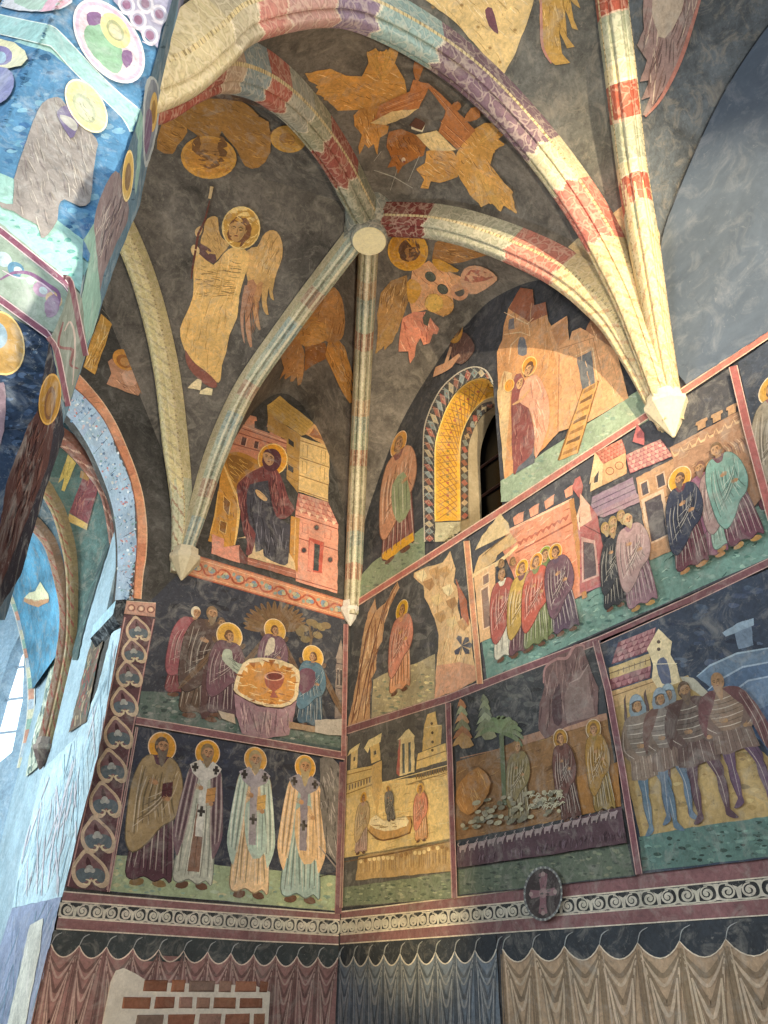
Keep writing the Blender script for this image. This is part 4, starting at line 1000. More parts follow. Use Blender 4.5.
b = K.brush(6); b.poly(zw(163, 850, 282, 845, 284, 930, 163, 940), '#b8b394'); mottle(b, zw(163, 850, 282, 845, 284, 930, 163, 940), ['#cfc9a8', '#96987e'], 14, (1, 3)); K.add(b, 'plain_block')
b = K.brush(6); d0 = cr(zw(285, 840, 284, 700, 284, 520, 290, 460, 305, 415, 325, 370, 352, 328, 385, 296, 425, 285), 4); d1 = cr(zw(318, 830, 317, 700, 317, 540, 320, 490, 335, 440, 352, 400, 378, 360, 405, 335, 438, 312), 4)
b.poly(d0+d1[::-1], '#55504e'); D0, D1 = resample(d0, 20), resample(d1, 20)
for k in range(19):
    m, e = (D0[k]+D1[k])/2, (D0[k+1]+D1[k+1])/2; b.poly([tuple(m), tuple((D0[k]+D0[k+1])/2), tuple(e), tuple((D1[k]+D1[k+1])/2)], cols[k % 5])
K.add(b, 'diamond_edge')

# --- lunette right of the window
K = Kit('fresco_lunette', 'lunette fresco of a couple embracing before orange city walls with a ladder', 'fresco', Rw, (590, 450), None, .006)
g = [(501, 502), (500.5, 481), (642, 388), (655, 405), (662, 412), (512, 501)]
b = K.brush(); b.poly(g, '#9cae92'); mottle(b, g, ['#b3bd9f', '#86a08a', '#a9b8a2'], 70, (1.2, 4)); K.add(b, 'painted_ground')
b = K.brush(); tw = zl(62, 892, 36, 520, 30, 350, 52, 300, 58, 240, 78, 165, 130, 75, 182, 84, 188, 150, 237, 136, 248, 215, 292, 290, 302, 680, 220, 770)
b.poly(tw, '#cf9763'); b.poly(zl(30, 520, 60, 430, 95, 440, 60, 885), '#e3bd8a'); b.poly(zl(80, 165, 130, 75, 182, 84, 188, 150, 237, 136, 245, 190, 170, 225), '#9c5e44')
b.poly(zl(78, 255, 82, 210, 104, 205, 105, 250), '#77706e'); b.poly(zl(120, 360, 122, 300, 135, 285, 152, 300, 157, 360), '#6f6f74', 2)
for q in (zl(60, 180, 120, 210, 160, 230, 185, 205), zl(60, 275, 130, 265, 170, 280, 165, 230), zl(80, 400, 90, 320, 125, 285)): b.line(q, 1.3, '#e9c79a')
flow(b, tw, ['#b07a4c', '#e2b483'], 46, 1.5, (6, 20)); K.add(b, 'painted_tower', label='orange tower with broken top at the left')
b = K.brush(); wl = zl(292, 690, 285, 400, 248, 245, 328, 195, 338, 300, 350, 262, 385, 246, 408, 258, 438, 195, 508, 225, 540, 345, 592, 545, 410, 652)
b.poly(wl, '#dca878'); b.poly(zl(408, 258, 438, 195, 508, 225, 538, 340, 440, 280), '#ab7a58'); b.poly(zl(260, 255, 328, 200, 332, 290, 290, 330), '#c78f62')
b.line(zl(285, 340, 440, 290, 480, 460), 1.2, '#b57a50'); b.line(zl(295, 360, 290, 690), 2.6, '#c08258'); b.poly(zl(370, 374, 432, 343, 448, 482, 395, 512), '#6e6f72'); b.line(zl(362, 368, 438, 332, 460, 478), 1.6, '#efcfa0')
flow(b, wl, ['#c08d62', '#efc79a'], 36, 1.4, (6, 18)); wall_o = K.add(b, 'painted_wall', label='peach city wall with a grey window')
b = K.brush(); b.line(zl(372, 782, 462, 472), 2, '#8d6234', 0, False); b.line(zl(292, 812, 398, 508), 2, '#8d6234', 0, False); b.poly(zl(295, 812, 372, 782, 460, 475, 398, 508), '#cf9d5c')
for i in range(7):
    t = i/7+.06; p = np.array(one(zl, 295, 812))*(1-t)+np.array(one(zl, 398, 508))*t; q = np.array(one(zl, 372, 782))*(1-t)+np.array(one(zl, 460, 475))*t
    b.poly([tuple(p*.9+q*.1), tuple(q*.9+p*.1), tuple(q*.9+p*.1+[1, -4.5]), tuple(p*.9+q*.1+[1.5, -3.5])], '#7b5a3a' if i % 2 else '#a87a48')
K.add(b, 'painted_ladder')
b = K.brush(); lo = zl(108, 870, 110, 790, 185, 690, 190, 822); b.poly(lo, '#5d6068', 1); m = zl(95, 480, 130, 440, 162, 520, 165, 590, 188, 690, 180, 780, 120, 840, 100, 870, 92, 640); b.poly(m, '#8c4e4a', 2); flow(b, m, ['#6a3438', '#b07a6c'], 22, 1.5, (6, 16), 1); fg = K.add(b, 'painted_figure', label='woman in a maroon dress')
b = K.brush(); c = zl(150, 470, 200, 448, 232, 500, 252, 560, 252, 650, 232, 720, 195, 805, 188, 690, 166, 590, 120, 560); b.poly(c, '#e0a584', 2); flow(b, c, ['#c07f64', '#f0c4a4'], 26, 1.4, (6, 18), 1); fg2 = K.add(b, 'painted_figure', label='person in a salmon cloak leaning over her')
for c_, r, par, hc in (((168, 410), 9, fg2, '#6d4a34'), ((82, 492), 6, fg, '#7a4434')):
    b = K.brush(); b.ell(one(zl, *c_), r*.8, r*1.15, '#d89236', .4); b.ring(one(zl, *c_), r*.8, r*1.15, .12, '#efc77c', .4); K.add(b, 'halo', par)
b = K.brush(); f = Rw.frame(one(zl, 160, 640), one(zl, 165, 385)); face(b, f, (0, .84), .1, '#d0a070', '#6d4a34', 0, -.6, 60); K.add(b, 'head', fg2)
b = K.brush(); f = Rw.frame(one(zl, 130, 700), one(zl, 122, 450)); face(b, f, (0, .85), .1, '#d0a070', '#7a4444', 0, .7, 60, '#8c4e4a'); K.add(b, 'head', fg)
b = K.brush(); b.line(zl(96, 575, 130, 555, 175, 505), 2.6, '#d0a070', 3); K.add(b, 'hand', fg)
K = Kit('painted_border', 'long salmon border line climbing across the right wall under the lunettes', 'border', Rw, (560, 465), None, .012)
b = K.brush(); b.line([(353, 605.5), (430, 557), (500, 511.5), (580, 459), (659, 407.5), (700, 379), (790, 320)], 6.5, '#bd7468', 0, False)
for s in (-3.4, 3.4): b.line([(353, 605.5+s*.9), (500, 511.5+s*1.1), (659, 407.5+s*1.1), (790, 320+s*1.1)], 1, '#e2c2a8', 0, False)
K.add(b, 'painted_line')

# --- second row: hermit among the rocks
K = Kit('fresco_scene', 'fresco panel of one salmon-robed haloed figure praying between yellow rocks', 'fresco', Rw, (410, 700), None, .006)
pan = [(352, 611), (465, 541), (478, 680), (348, 727)]
b = K.brush(); b.poly([(350, 610), (466, 537), (479, 683), (346, 729)], '#494a4c'); mottle(b, pan, ['#3d3e42', '#57585a', '#4a4c52', '#63625f'], 80, (3, 9)); K.add(b, 'background')
b = K.brush(); g = z1(138, 935, 148, 735, 210, 700, 390, 640, 472, 598, 472, 832, 300, 885); b.poly(g, '#b3a884'); mottle(b, g, ['#c9bd92', '#8e9478', '#a39a78', '#d6c795', '#7d8670'], 120, (1, 3.2)); K.add(b, 'painted_ground')
b = K.brush(); r = z1(12, 985, 68, 710, 90, 520, 120, 385, 158, 305, 166, 370, 212, 330, 275, 218, 286, 250, 240, 340, 205, 440, 196, 530, 168, 575, 164, 680, 132, 740, 132, 945)
b.poly(r, '#c49a72'); flow(b, r, ['#8e6448', '#e7c79c', '#a67a58'], 60, 1.75, (8, 24), 1.1)
for q in (z1(160, 370, 110, 520, 60, 830, 30, 970), z1(205, 340, 150, 560, 110, 730, 60, 960), z1(180, 560, 130, 700, 100, 940), z1(275, 225, 215, 340, 190, 440)): b.line(q, 1.3, '#7c523c', 4)
K.add(b, 'painted_rock', label='tall brown rock at the left')
b = K.brush(); r = z1(468, 832, 482, 640, 492, 500, 470, 412, 442, 345, 416, 300, 412, 240, 360, 195, 362, 172, 390, 158, 430, 140, 470, 132, 512, 118, 552, 58, 580, 150, 570, 222, 602, 268, 590, 342, 606, 420, 642, 368, 662, 450, 664, 560, 692, 735, 590, 790)
b.poly(r, '#dcb98a'); flow(b, r, ['#b08a5c', '#efd8a8', '#c59c70'], 70, 1.7, (5, 18))
for c in ((400, 185), (440, 230), (470, 170), (520, 165), (480, 310), (540, 260), (560, 330), (500, 400), (560, 430), (620, 440)):
    p = one(z1, *c); b.poly([(p[0]-6, p[1]-2), (p[0]+3, p[1]-6), (p[0]+6, p[1]+1), (p[0]+1, p[1]+7), (p[0]-4, p[1]+3)], random.choice(['#efd9a8', '#c9a06c', '#e6c890', '#b58c60'])); b.line([(p[0]+3, p[1]-6), (p[0]+1, p[1]+7)], .8, '#8a6644')
b.poly(z1(480, 660, 600, 640, 680, 660, 690, 735, 590, 790, 470, 830), '#dba582'); b.poly(z1(580, 200, 640, 320, 650, 450, 610, 400), '#b06a50'); K.add(b, 'painted_rock', label='jagged yellow rock at the right')
b = K.brush(); 
for a in (-1.9, -.9, -.1, .8, 2.2):
    c = one(z1, 612, 555); b.poly([c, (c[0]+9*cos(a-.3), c[1]+9*sin(a-.3)), (c[0]+11*cos(a), c[1]+11*sin(a)), (c[0]+9*cos(a+.35), c[1]+9*sin(a+.35))], '#4a4c58')
b.line(z1(612, 560, 606, 605), 1.6, '#4a4c58'); K.add(b, 'painted_plant', label='dark five-lobed plant on the rock')
saint(K, one(z1, 285, 800), one(z1, 300, 330), '#d69a72', '#c88670', '#e3b120', '#8a6038', 0, 1.25, -.5, label='haloed figure wrapped in salmon cloth', hal=.12, skin='#c9985e')
border(K, [(466.5, 541), (480, 684)], 5.5, '#cf8f6c', '#e6c79c', False)

# --- second row: the city scene
K = Kit('fresco_scene', 'long fresco panel of haloed women and a teacher meeting crowds before a pink walled city', 'fresco', Rw, (620, 620), None, .006)
pan = [(470, 540), (733, 369), (757, 480), (767, 515), (768, 553), (487, 678)]
b = K.brush(); b.poly([(468, 538), (733, 366), (745, 420), (768, 500), (768, 560), (484, 684)], '#4a4c52'); mottle(b, pan, ['#3f4249', '#565860', '#4b4f58'], 60, (3, 8)); K.add(b, 'background')
g = [(482, 642), (530, 620), (570, 602), (581, 597), (651, 559), (700, 540), (768, 500), (770, 557), (487, 681)]
b = K.brush(); b.poly(g, '#75998c'); mottle(b, g, ['#5d8478', '#8fb0a0', '#4d7068', '#9ab8a6', '#86a594'], 200, (1.2, 4.5)); flow(b, g, ['#3f5c56', '#a9c2ae'], 70, -.6, (3, 9), 1); K.add(b, 'painted_ground')
b = K.brush(); w_ = z2(180, 330, 215, 245, 525, 95, 545, 250, 580, 570, 520, 602, 500, 420, 250, 500); b.poly(w_, '#d08a6c')
merl = [(245, 225, 290, 205), (325, 185, 365, 165), (400, 145, 440, 120), (500, 90, 535, 72)]
for x0, y0, x1, y1 in merl: b.poly(z2(x0, y0, x0-8, y0-38, x0+20, y0-60, x1+4, y1-50, x1, y1-40, x1-2, y1), '#d8977a')
b.line(z2(215, 250, 530, 95), 2.2, '#e6b594', 0, False); b.line(z2(250, 362, 540, 205), 1.6, '#9a5844', 0, False)
for i in range(9):
    x, y = 262+i*28, 312-i*15; b.poly(z2(x, y, x+14, y+12, x+28, y-15, x+28, y-22, x+14, y-8, x, y-8), '#a8604c')
flow(b, w_, ['#b87456', '#e8b796'], 40, -.5, (6, 16)); b.poly(z2(515, 100, 540, 88, 575, 340, 605, 580, 580, 592, 548, 350), '#b88250'); K.add(b, 'painted_wall', label='pink battlemented wall behind the women')
b = K.brush(); b.poly(z2(50, 348, 85, 275, 175, 165, 214, 212, 222, 262, 130, 308), '#dcc493'); b.poly(z2(38, 472, 70, 378, 225, 262, 258, 305, 160, 372, 150, 400), '#cfae7c'); b.poly(z2(32, 470, 160, 402, 262, 318, 262, 335, 165, 425, 40, 486), '#e6cb96')
facade(b, z2(75, 806, 158, 770, 148, 415, 45, 480), '#dfb586', '#9a6a48', (), ((.3, .18, .62, .74), (.42, .8, .68, .92)), '#8e7468'); b.line(z2(85, 378, 150, 320, 215, 270), 1.2, '#8a6a42'); K.add(b, 'painted_building', label='small cream house at the left end')
b = K.brush(); facade(b, z2(600, 555, 712, 515, 640, 180, 556, 215), '#b0747a', '#7a4648', (.3, .62), ((.3, .08, .68, .55),), '#5c5458'); b.poly(z2(552, 180, 580, 90, 628, 150, 632, 215, 565, 250), '#dcb69c'); b.poly(z2(565, 210, 568, 165, 596, 155, 600, 205), '#4a484c'); b.poly(z2(530, 40, 545, -5, 570, -20, 585, 30, 570, 95), '#b86a64'); K.add(b, 'painted_tower', label='slim mauve tower')
b = K.brush(); facade(b, z3(45, 470, 232, 385, 215, 315, 50, 395), '#8a7684', '#5c4a5c', (.3, .62), (), ); facade(b, z3(95, 480, 262, 410, 232, 380, 52, 468), '#9c7f88', '#6a525c', (.5,))
for i in range(6): b.poly(z3(48+i*28, 392-i*13, 62+i*28, 386-i*13, 62+i*28, 374-i*13, 48+i*28, 380-i*13), '#3f3e46')
facade(b, z3(42, 375, 90, 350, 95, 240, 60, 215), '#d8ba8c', '#8a6a48', (), ((.25, .2, .6, .7),), '#4c4a4c'); facade(b, z3(90, 350, 190, 300, 186, 215, 94, 262), '#cfa678', '#8a6248', ()); 
for c in ((122, 290), (160, 268)): b.ring(one(z3, *c), 4.5, 4.2, .25, '#a06a4c')
tiles(b, z3(92, 262, 188, 214, 170, 160, 62, 215), 4, 8, '#b05e50', '#d08a72'); b.poly(z3(38, 345, 60, 212, 96, 262), '#e2c596')
facade(b, z3(0, 790, 118, 730, 70, 470, 0, 380), '#a2605e', '#6a3c3e', (.25, .7), ((.15, .12, .6, .52),), '#574c50'); b.poly(z3(0, 430, 0, 380, 40, 430, 48, 490, 0, 520), '#cfa98e')
K.add(b, 'painted_building', label='cluster of mauve and cream houses in the middle')
b = K.brush(); facade(b, z3(285, 655, 440, 585, 380, 240, 228, 318), '#b98f6c', '#7c5844', (.56, .62), ((.12, .2, .55, .68), (.1, .76, .26, .9), (.52, .76, .7, .9)), '#4e4a50')
tiles(b, z3(205, 300, 380, 230, 328, 160, 186, 225), 5, 10, '#9c5c60', '#c99a8c'); b.poly(z3(215, 170, 232, 95, 262, 135, 262, 185), '#b06464'); K.add(b, 'painted_building', label='broad tan house with a mauve tiled roof')
b = K.brush(); rw = z3(380, 240, 366, 195, 640, 50, 655, 40, 700, 230, 755, 385, 690, 465, 600, 480, 440, 585); b.poly(rw, '#ab8468')
for x, y in ((415, 185), (495, 130), (580, 90)): pass
merlons(b, one(z3, 468, 62+70), one(z3, 655, 40), 3, 9, '#b8926e')
for i in range(8): x, y = 375+i*36, 215-i*19; b.poly(z3(x, y, x+10, y+18, x+26, y+10, x+34, y-14, x+34, y-22, x+26, y+0, x+10, y+8, x, y-8), '#d8b48c')
for i in range(9): b.line(z3(575+i*13, 190-i*6, 592+i*13, 205-i*6, 604+i*13, 245-i*7), 1.4, '#d4b494' if i % 2 else '#7d5a50')
flow(b, rw, ['#8c6850', '#c9a584'], 50, -.5, (5, 14)); K.add(b, 'painted_wall', label='tan battlemented wall at the right end')
R_ = (z2, [((205, 885), (180, 430), '#d2cdb8', '#a55a50', None, '#9a7448', .3, 'figure in red over white at the left of the women'),
     ((275, 865), (282, 400), '#6a4a50', '#b0904e', '#d0a032', '#7a5434', .5, 'haloed woman in an ochre cloak'),
     ((395, 795), (395, 335), '#6d7a4c', '#5f7048', '#8f9a3c', '#66503a', .5, 'haloed woman in green, half hidden'),
     ((350, 830), (352, 368), '#7a8258', '#b25c4c', '#cf8c34', '#704a34', .5, 'haloed woman in a red cloak'),
     ((505, 755), (442, 322), '#5c4a5a', '#654a54', '#cf9c3a', '#5c4234', -.5, 'haloed woman in a dark plum cloak')])
for ft, hd, rb, ck, hl, hr, tn, lb in R_[1]: saint(K, one(z2, *ft), one(z2, *hd), rb, ck, hl, hr, 0, 1.15, tn, label=lb, hal=.1)
for c in ((178, 395), (235, 385)): b = K.brush(); f = Rw.frame(one(z2, c[0]+40, c[1]+300), one(z2, *c)); face(b, f, (0, .93), .07, '#a87f52', '#7a5a38', 0, .4, 60); K.add(b, 'head')
for c in ((100, 505), (132, 480), (165, 455)): b = K.brush(); f = Rw.frame(one(z3, c[0]+50, c[1]+330), one(z3, *c)); face(b, f, (0, .94), .065, '#b08c66', '#9a8050', 1, .5, 60); K.add(b, 'head')
saint(K, one(z3, 145, 850), one(z3, 132, 505), '#2e3036', '#33363c', None, '#8a7040', 1, 1.05, .6, label='listener in a black cloak')
saint(K, one(z3, 258, 845), one(z3, 190, 458), '#8c6c74', '#ab8f8a', None, '#b09c74', 1, 1.12, .8, label='bearded listener in a mauve-grey cloak', feet='#b08850')
saint(K, one(z3, 540, 650), one(z3, 485, 245), '#8a5a6c', '#94647a', None, '#7c5a4a', 1, 1.1, -.5, label='follower in pink behind the teacher', feet='#a87c50')
saint(K, one(z3, 610, 600), one(z3, 525, 235), '#8fae9e', '#a48a84', None, '#8a6a50', 1, 1.05, -.5, label='follower in mint behind the teacher', feet='#a87c50')
saint(K, one(z3, 685, 585), one(z3, 545, 170), '#6c4450', '#7fa698', None, '#7a5c40', 0, 1.0, -.4, label='follower in a teal cloak, rightmost of the group', feet='#b08850')
saint(K, one(z3, 462, 690), one(z3, 402, 292), '#643a44', '#31374a', '#d6a03a', '#5a3f30', 1, 1.12, -.7, label='haloed teacher in a navy cloak stretching out a hand', hal=.13, feet='#a87c50')
border(K, [(733, 366), (748, 430), (772, 520)], 8, '#a8625e', '#d8b8a8', False)
K = Kit('fresco_scene', 'sliver of a dark blue fresco panel with a pale figure cut by the right edge', 'fresco', Rw, (765, 450), None, .006)
b = K.brush(); b.poly([(738, 362), (800, 320), (800, 520), (775, 510), (752, 430)], '#3d4654'); mottle(b, [(738, 362), (800, 320), (800, 520), (752, 430)], ['#313a48', '#4c5666'], 20, (2, 6)); K.add(b, 'background')
saint(K, (782, 505), (772, 378), '#8d5a64', '#a59a86', '#c79a4a', '#6a5040', 0, 1.1, -.5, label='pale cloaked figure'); border(K, [(346, 730.5), (449, 698), (512, 673), (600, 640), (690, 600), (790, 552)], 7, '#7d5458', '#c4a498', False)

# --- third row: tomb scene in yellow
K = Kit('fresco_scene', 'bright yellow fresco panel of mourners round an open tomb below towers', 'fresco', Rw, (400, 890), None, .006)
pan = z4(55, 165, 552, 18, 575, 962, 35, 1008)
b = K.brush(); b.poly(z4(48, 165, 556, 12, 580, 968, 30, 1012), '#5a5854'); mottle(b, z4(55, 165, 550, 20, 555, 380, 55, 330), ['#4c4c4c', '#686460', '#77706a'], 40, (2, 6)); K.add(b, 'background')
b = K.brush(); g = z4(40, 915, 300, 880, 570, 838, 576, 965, 34, 1008); b.poly(g, '#77826a'); mottle(b, g, ['#5c6856', '#8d967a', '#4f5c4e', '#9aa083'], 110, (1, 3.5)); K.add(b, 'painted_ground')
b = K.brush(); w_ = z4(45, 770, 55, 480, 225, 400, 420, 375, 558, 340, 568, 700); b.poly(w_, '#e6c98a'); flow(b, w_, ['#b8965a', '#f0dca4', '#c9a468'], 70, -.25, (5, 16))
for i in range(14): x = 395+i*12; b.poly(z4(x, 388-i*3.2, x+6, 386-i*3.2, x+6, 362-i*3.2, x, 364-i*3.2), '#8a7048')
b.line(z4(228, 405, 552, 318), 2, '#efd9a0'); b.line(z4(358, 412, 556, 352), 1.3, '#94764a'); K.add(b, 'painted_wall')
b = K.brush(); facade(b, z4(55, 480, 205, 420, 185, 318, 60, 345), '#dfc07e', '#9a7844', (.15, .5, .85)); b.poly(z4(180, 320, 228, 295, 230, 400, 205, 560, 178, 440), '#cfae70')
for i in range(8): x = 68+i*14; b.poly(z4(x, 440-i*5, x+7, 437-i*5, x+7, 412-i*5, x, 416-i*5), '#7d6a50')
facade(b, z4(75, 340, 108, 330, 112, 235, 80, 248), '#dcc184', '#9a7c4a', (), ((.4, .4, .65, .6),)); b.poly(z4(60, 275, 72, 245, 122, 210, 112, 240, 80, 258), '#e8d39a')
facade(b, z4(178, 310, 222, 292, 215, 200, 170, 225), '#dcbc7a', '#9a7c4a', (), ((.35, .4, .6, .6),)); b.poly(z4(142, 235, 165, 195, 228, 160, 222, 205, 170, 230, 160, 260), '#ead59c'); K.add(b, 'painted_building', label='yellow house with two turrets at the left')
b = K.brush(); facade(b, z4(315, 372, 388, 352, 388, 175, 312, 190), '#e0cf9c', '#9a8458', (), ((.2, .05, .36, .85), (.6, .05, .76, .85)), '#5a6468'); b.poly(z4(305, 195, 345, 150, 360, 140, 392, 178), '#ecdcac'); b.poly(z4(300, 360, 312, 195, 320, 190, 315, 372), '#b86a60')
facade(b, z4(395, 340, 545, 295, 540, 210, 405, 262), '#dcc080', '#94764a', (.55,)); b.poly(z4(425, 250, 432, 150, 450, 70, 490, 55, 500, 120, 522, 125, 516, 215), '#d2b274'); 
for c in ((472, 115), (475, 160), (476, 205), (475, 245)): b.ell(one(z4, *c), 1.3, 1.5, '#5c4a34')
b.line(z4(440, 135, 520, 122), 1.4, '#efdca4'); K.add(b, 'painted_tower', label='two pale yellow towers at the top')
b = K.brush(); b.poly(z4(160, 640, 230, 685, 365, 650, 372, 570, 355, 570, 340, 620, 250, 640, 185, 590), '#c99f62', 1); b.line(z4(160, 635, 190, 665, 235, 685, 365, 648, 370, 575), 1.8, '#7a5834', 2); b.poly(z4(165, 605, 200, 560, 240, 590, 345, 570, 350, 615, 240, 640), '#efe0b4', 2); flow(b, z4(165, 605, 200, 560, 240, 590, 345, 570, 350, 615, 240, 640), '#a88c5c', 12, -.1, (4, 12)); K.add(b, 'painted_tomb')
saint(K, one(z4, 125, 750), one(z4, 140, 455), '#b99a90', '#c4a87e', '#d8a640', '#8a6a40', 0, 1.3, .6, label='mourner in pinkish grey at the left end of the tomb')
saint(K, one(z4, 275, 590), one(z4, 258, 420), '#6d6a68', '#77736e', '#d8ac4c', '#6a5440', 1, 1.3, .3, label='dark-robed mourner behind the tomb')
saint(K, one(z4, 420, 690), one(z4, 415, 412), '#d6a070', '#d08a70', '#e2b04a', '#8a6440', 0, 1.25, -.5, label='mourner in rose at the right end of the tomb')
b = K.brush(); q = z4(100, 880, 115, 765, 560, 690, 570, 835); b.poly(q, '#bb9a6a'); 
for i in range(46):
    t = i/45; x, y = 118+440*t, 850-(8+50*t)*1.0; b.line(z4(x, y+random.uniform(-4, 10), x+random.uniform(-3, 3), y-50-random.random()*24), .9, random.choice(['#8a6844', '#e0c48a', '#775838']), 0)
for i in range(20): t = i/19; p = one(z4, 125+420*t, 790-72*t+random.uniform(-8, 8)); b.ell(p, 1.8, 2.2, random.choice(['#e6cf9c', '#a07c50']))
b.line(z4(45, 790, 300, 745, 560, 690), 1.5, '#7c5c3c'); K.add(b, 'painted_crowd')
border(K, [(448, 703), (454.5, 898)], 5, '#7c5056', '#c09a90', False); border(K, [(346, 736), (341, 908)], 2.4, '#86605f', '#b89a8c', False)

# --- third row: garden and sheep scene
K = Kit('fresco_scene', 'dim brown fresco panel with palm, cliffs, robed figures and a strip of small animals', 'fresco', Rw, (545, 870), None, .006)
pan = z5(22, 235, 588, 8, 745, 925, 48, 1005)
b = K.brush(); b.poly(z5(16, 235, 592, 2, 752, 930, 44, 1010), '#3f4244'); mottle(b, z5(25, 240, 580, 20, 620, 290, 40, 440), ['#34383a', '#4d5052', '#585a58', '#2e3032'], 70, (3, 8)); K.add(b, 'background')
b = K.brush(); g = z5(48, 905, 320, 862, 716, 800, 745, 925, 48, 1004); b.poly(g, '#5f6a5a'); mottle(b, g, ['#4c584c', '#727c68', '#414c42', '#7f846c'], 130, (1.2, 4)); K.add(b, 'painted_ground')
b = K.brush(); w_ = z5(38, 790, 45, 480, 205, 430, 300, 385, 635, 290, 695, 655, 500, 700); b.poly(w_, '#8f6a44'); flow(b, w_, ['#6f5034', '#b08a58', '#7a5c40'], 90, -.3, (5, 16)); b.poly(z5(300, 380, 635, 288, 640, 312, 440, 372, 305, 415), '#a88268'); b.poly(z5(520, 540, 680, 480, 692, 655, 525, 690), '#a0703c'); b.line(z5(60, 465, 205, 432), 2.4, '#b08462'); K.add(b, 'painted_wall')
b = K.brush(); r = z5(395, 390, 368, 350, 372, 250, 392, 185, 385, 130, 410, 85, 450, 58, 500, 40, 530, 18, 548, 40, 572, 110, 605, 190, 600, 300, 470, 345); b.poly(r, '#755c58'); flow(b, r, ['#5a4442', '#9a8078', '#8a6e66'], 60, 1.6, (8, 26), 1.1)
b.line(z5(388, 170, 395, 110, 440, 75, 480, 70, 510, 25, 545, 22, 548, 40), 3, '#a8807a', 4); b.poly(z5(480, 330, 470, 220, 505, 140, 560, 110, 590, 300), '#8a746c'); b.line(z5(490, 170, 530, 150, 565, 95), 1.8, '#a8928a'); b.poly(z5(430, 330, 420, 250, 450, 170, 460, 320), '#4e3a3c', 2); K.add(b, 'painted_cliff')
b = K.brush()
for x, y, h in ((60, 250, 190), (150, 232, 170)):
    for i in range(6): t = i/5; b.poly(z5(x+10*t, y+h*t*.7-20, x-12-24*t, y+h*t*.8+20, x-6, y+h*t*.8+8, x+8, y+h*t*.8+26, x+24+30*t, y+h*t*.8+12), ['#b07a54', '#9aa07a', '#c49468', '#8a8a66', '#a87450', '#b5905e'][i] if x < 100 else ['#7d8468', '#8e9474', '#6f7860', '#9aa080', '#7c8266', '#8a8a6a'][i], 2)
K.add(b, 'painted_tree', label='two layered conifers at the left')
b = K.brush(); b.line(z5(235, 650, 228, 500, 222, 370), 4.5, '#6a7454', 3, False)
for a in (-2.9, -2.5, -2.1, -1.75, -1.45, -1.1, -.75, -.4, -.05, .3): c = one(z5, 222, 365); b.line([c, (c[0]+13*cos(a), c[1]+15*sin(a)), (c[0]+22*cos(a), c[1]+21*sin(a)+7)], 4.6, jit('#77845f', .15), 4)
K.add(b, 'painted_palm')
saint(K, one(z5, 290, 720), one(z5, 285, 395), '#8a7c58', '#8f7e54', None, '#a07c4c', 0, 1.25, .2, label='figure in olive drapery beside the palm')
saint(K, one(z5, 500, 715), one(z5, 450, 360), '#5f3f38', '#6d4a42', '#9a7436', '#6a4a30', 0, 1.0, .6, label='figure in dark brown holding out both hands')
saint(K, one(z5, 632, 680), one(z5, 580, 322), '#8e7440', '#a07a3c', '#9c7838', '#80603a', 0, 1.0, -.3, label='figure in ochre at the right')
b = K.brush(); q = z5(45, 640, 60, 560, 130, 500, 180, 560, 150, 640, 90, 690); b.poly(q, '#b07c42', 2); flow(b, q, '#d8a868', 16, 1.2, (5, 14)); K.add(b, 'painted_figure', label='crouching figure in orange at the left edge')
b = K.brush()
for i in range(70): p = one(z5, random.uniform(60, 460), 0); x = random.uniform(60, 460); y = 740-(x-60)*.16+random.uniform(-95, 10); c = one(z5, x, y); b.ell(c, random.uniform(2, 4.4), random.uniform(1.4, 2.6), random.choice(['#a39a80', '#8a846c', '#b8b090', '#77745e']), -.3)
for i in range(34): x = random.uniform(320, 460); y = 690-(x-320)*.2+random.uniform(-70, 0); b.line([one(z5, x, y), one(z5, x+8, y-14), one(z5, x+18, y-8)], 1.1, '#c5bea0', 2)
K.add(b, 'painted_flock')
st = z5(46, 815, 380, 742, 695, 655, 716, 798, 380, 850, 48, 895); b = K.brush(); b.poly(st, '#59424a'); flow(b, z5(50, 860, 380, 800, 705, 735, 714, 790, 380, 848, 50, 890), ['#3f2c34', '#75606a'], 90, 1.6, (5, 10), .9); K.add(b, 'strip')
for i in range(17):
    x = 70+i*37; y = 818-i*8.3; b = K.brush(); c = lambda dx, dy: one(z5, x+dx, y+dy)
    b.poly([c(-14, 4), c(-10, -8), c(6, -10), c(14, -16), c(20, -12), c(16, -4), c(12, 6), c(10, 18), c(6, 18), c(5, 8), c(-6, 10), c(-8, 20), c(-12, 20)], '#a3918e', 1); b.line([c(-13, -4), c(-20, -12), c(-14, -20)], 1.1, '#a3918e', 2); K.add(b, 'painted_animal')
border(K, [(595.5, 641), (608, 690), (622, 768), (639, 874)], 6, '#7a5056', '#c09a92', False)

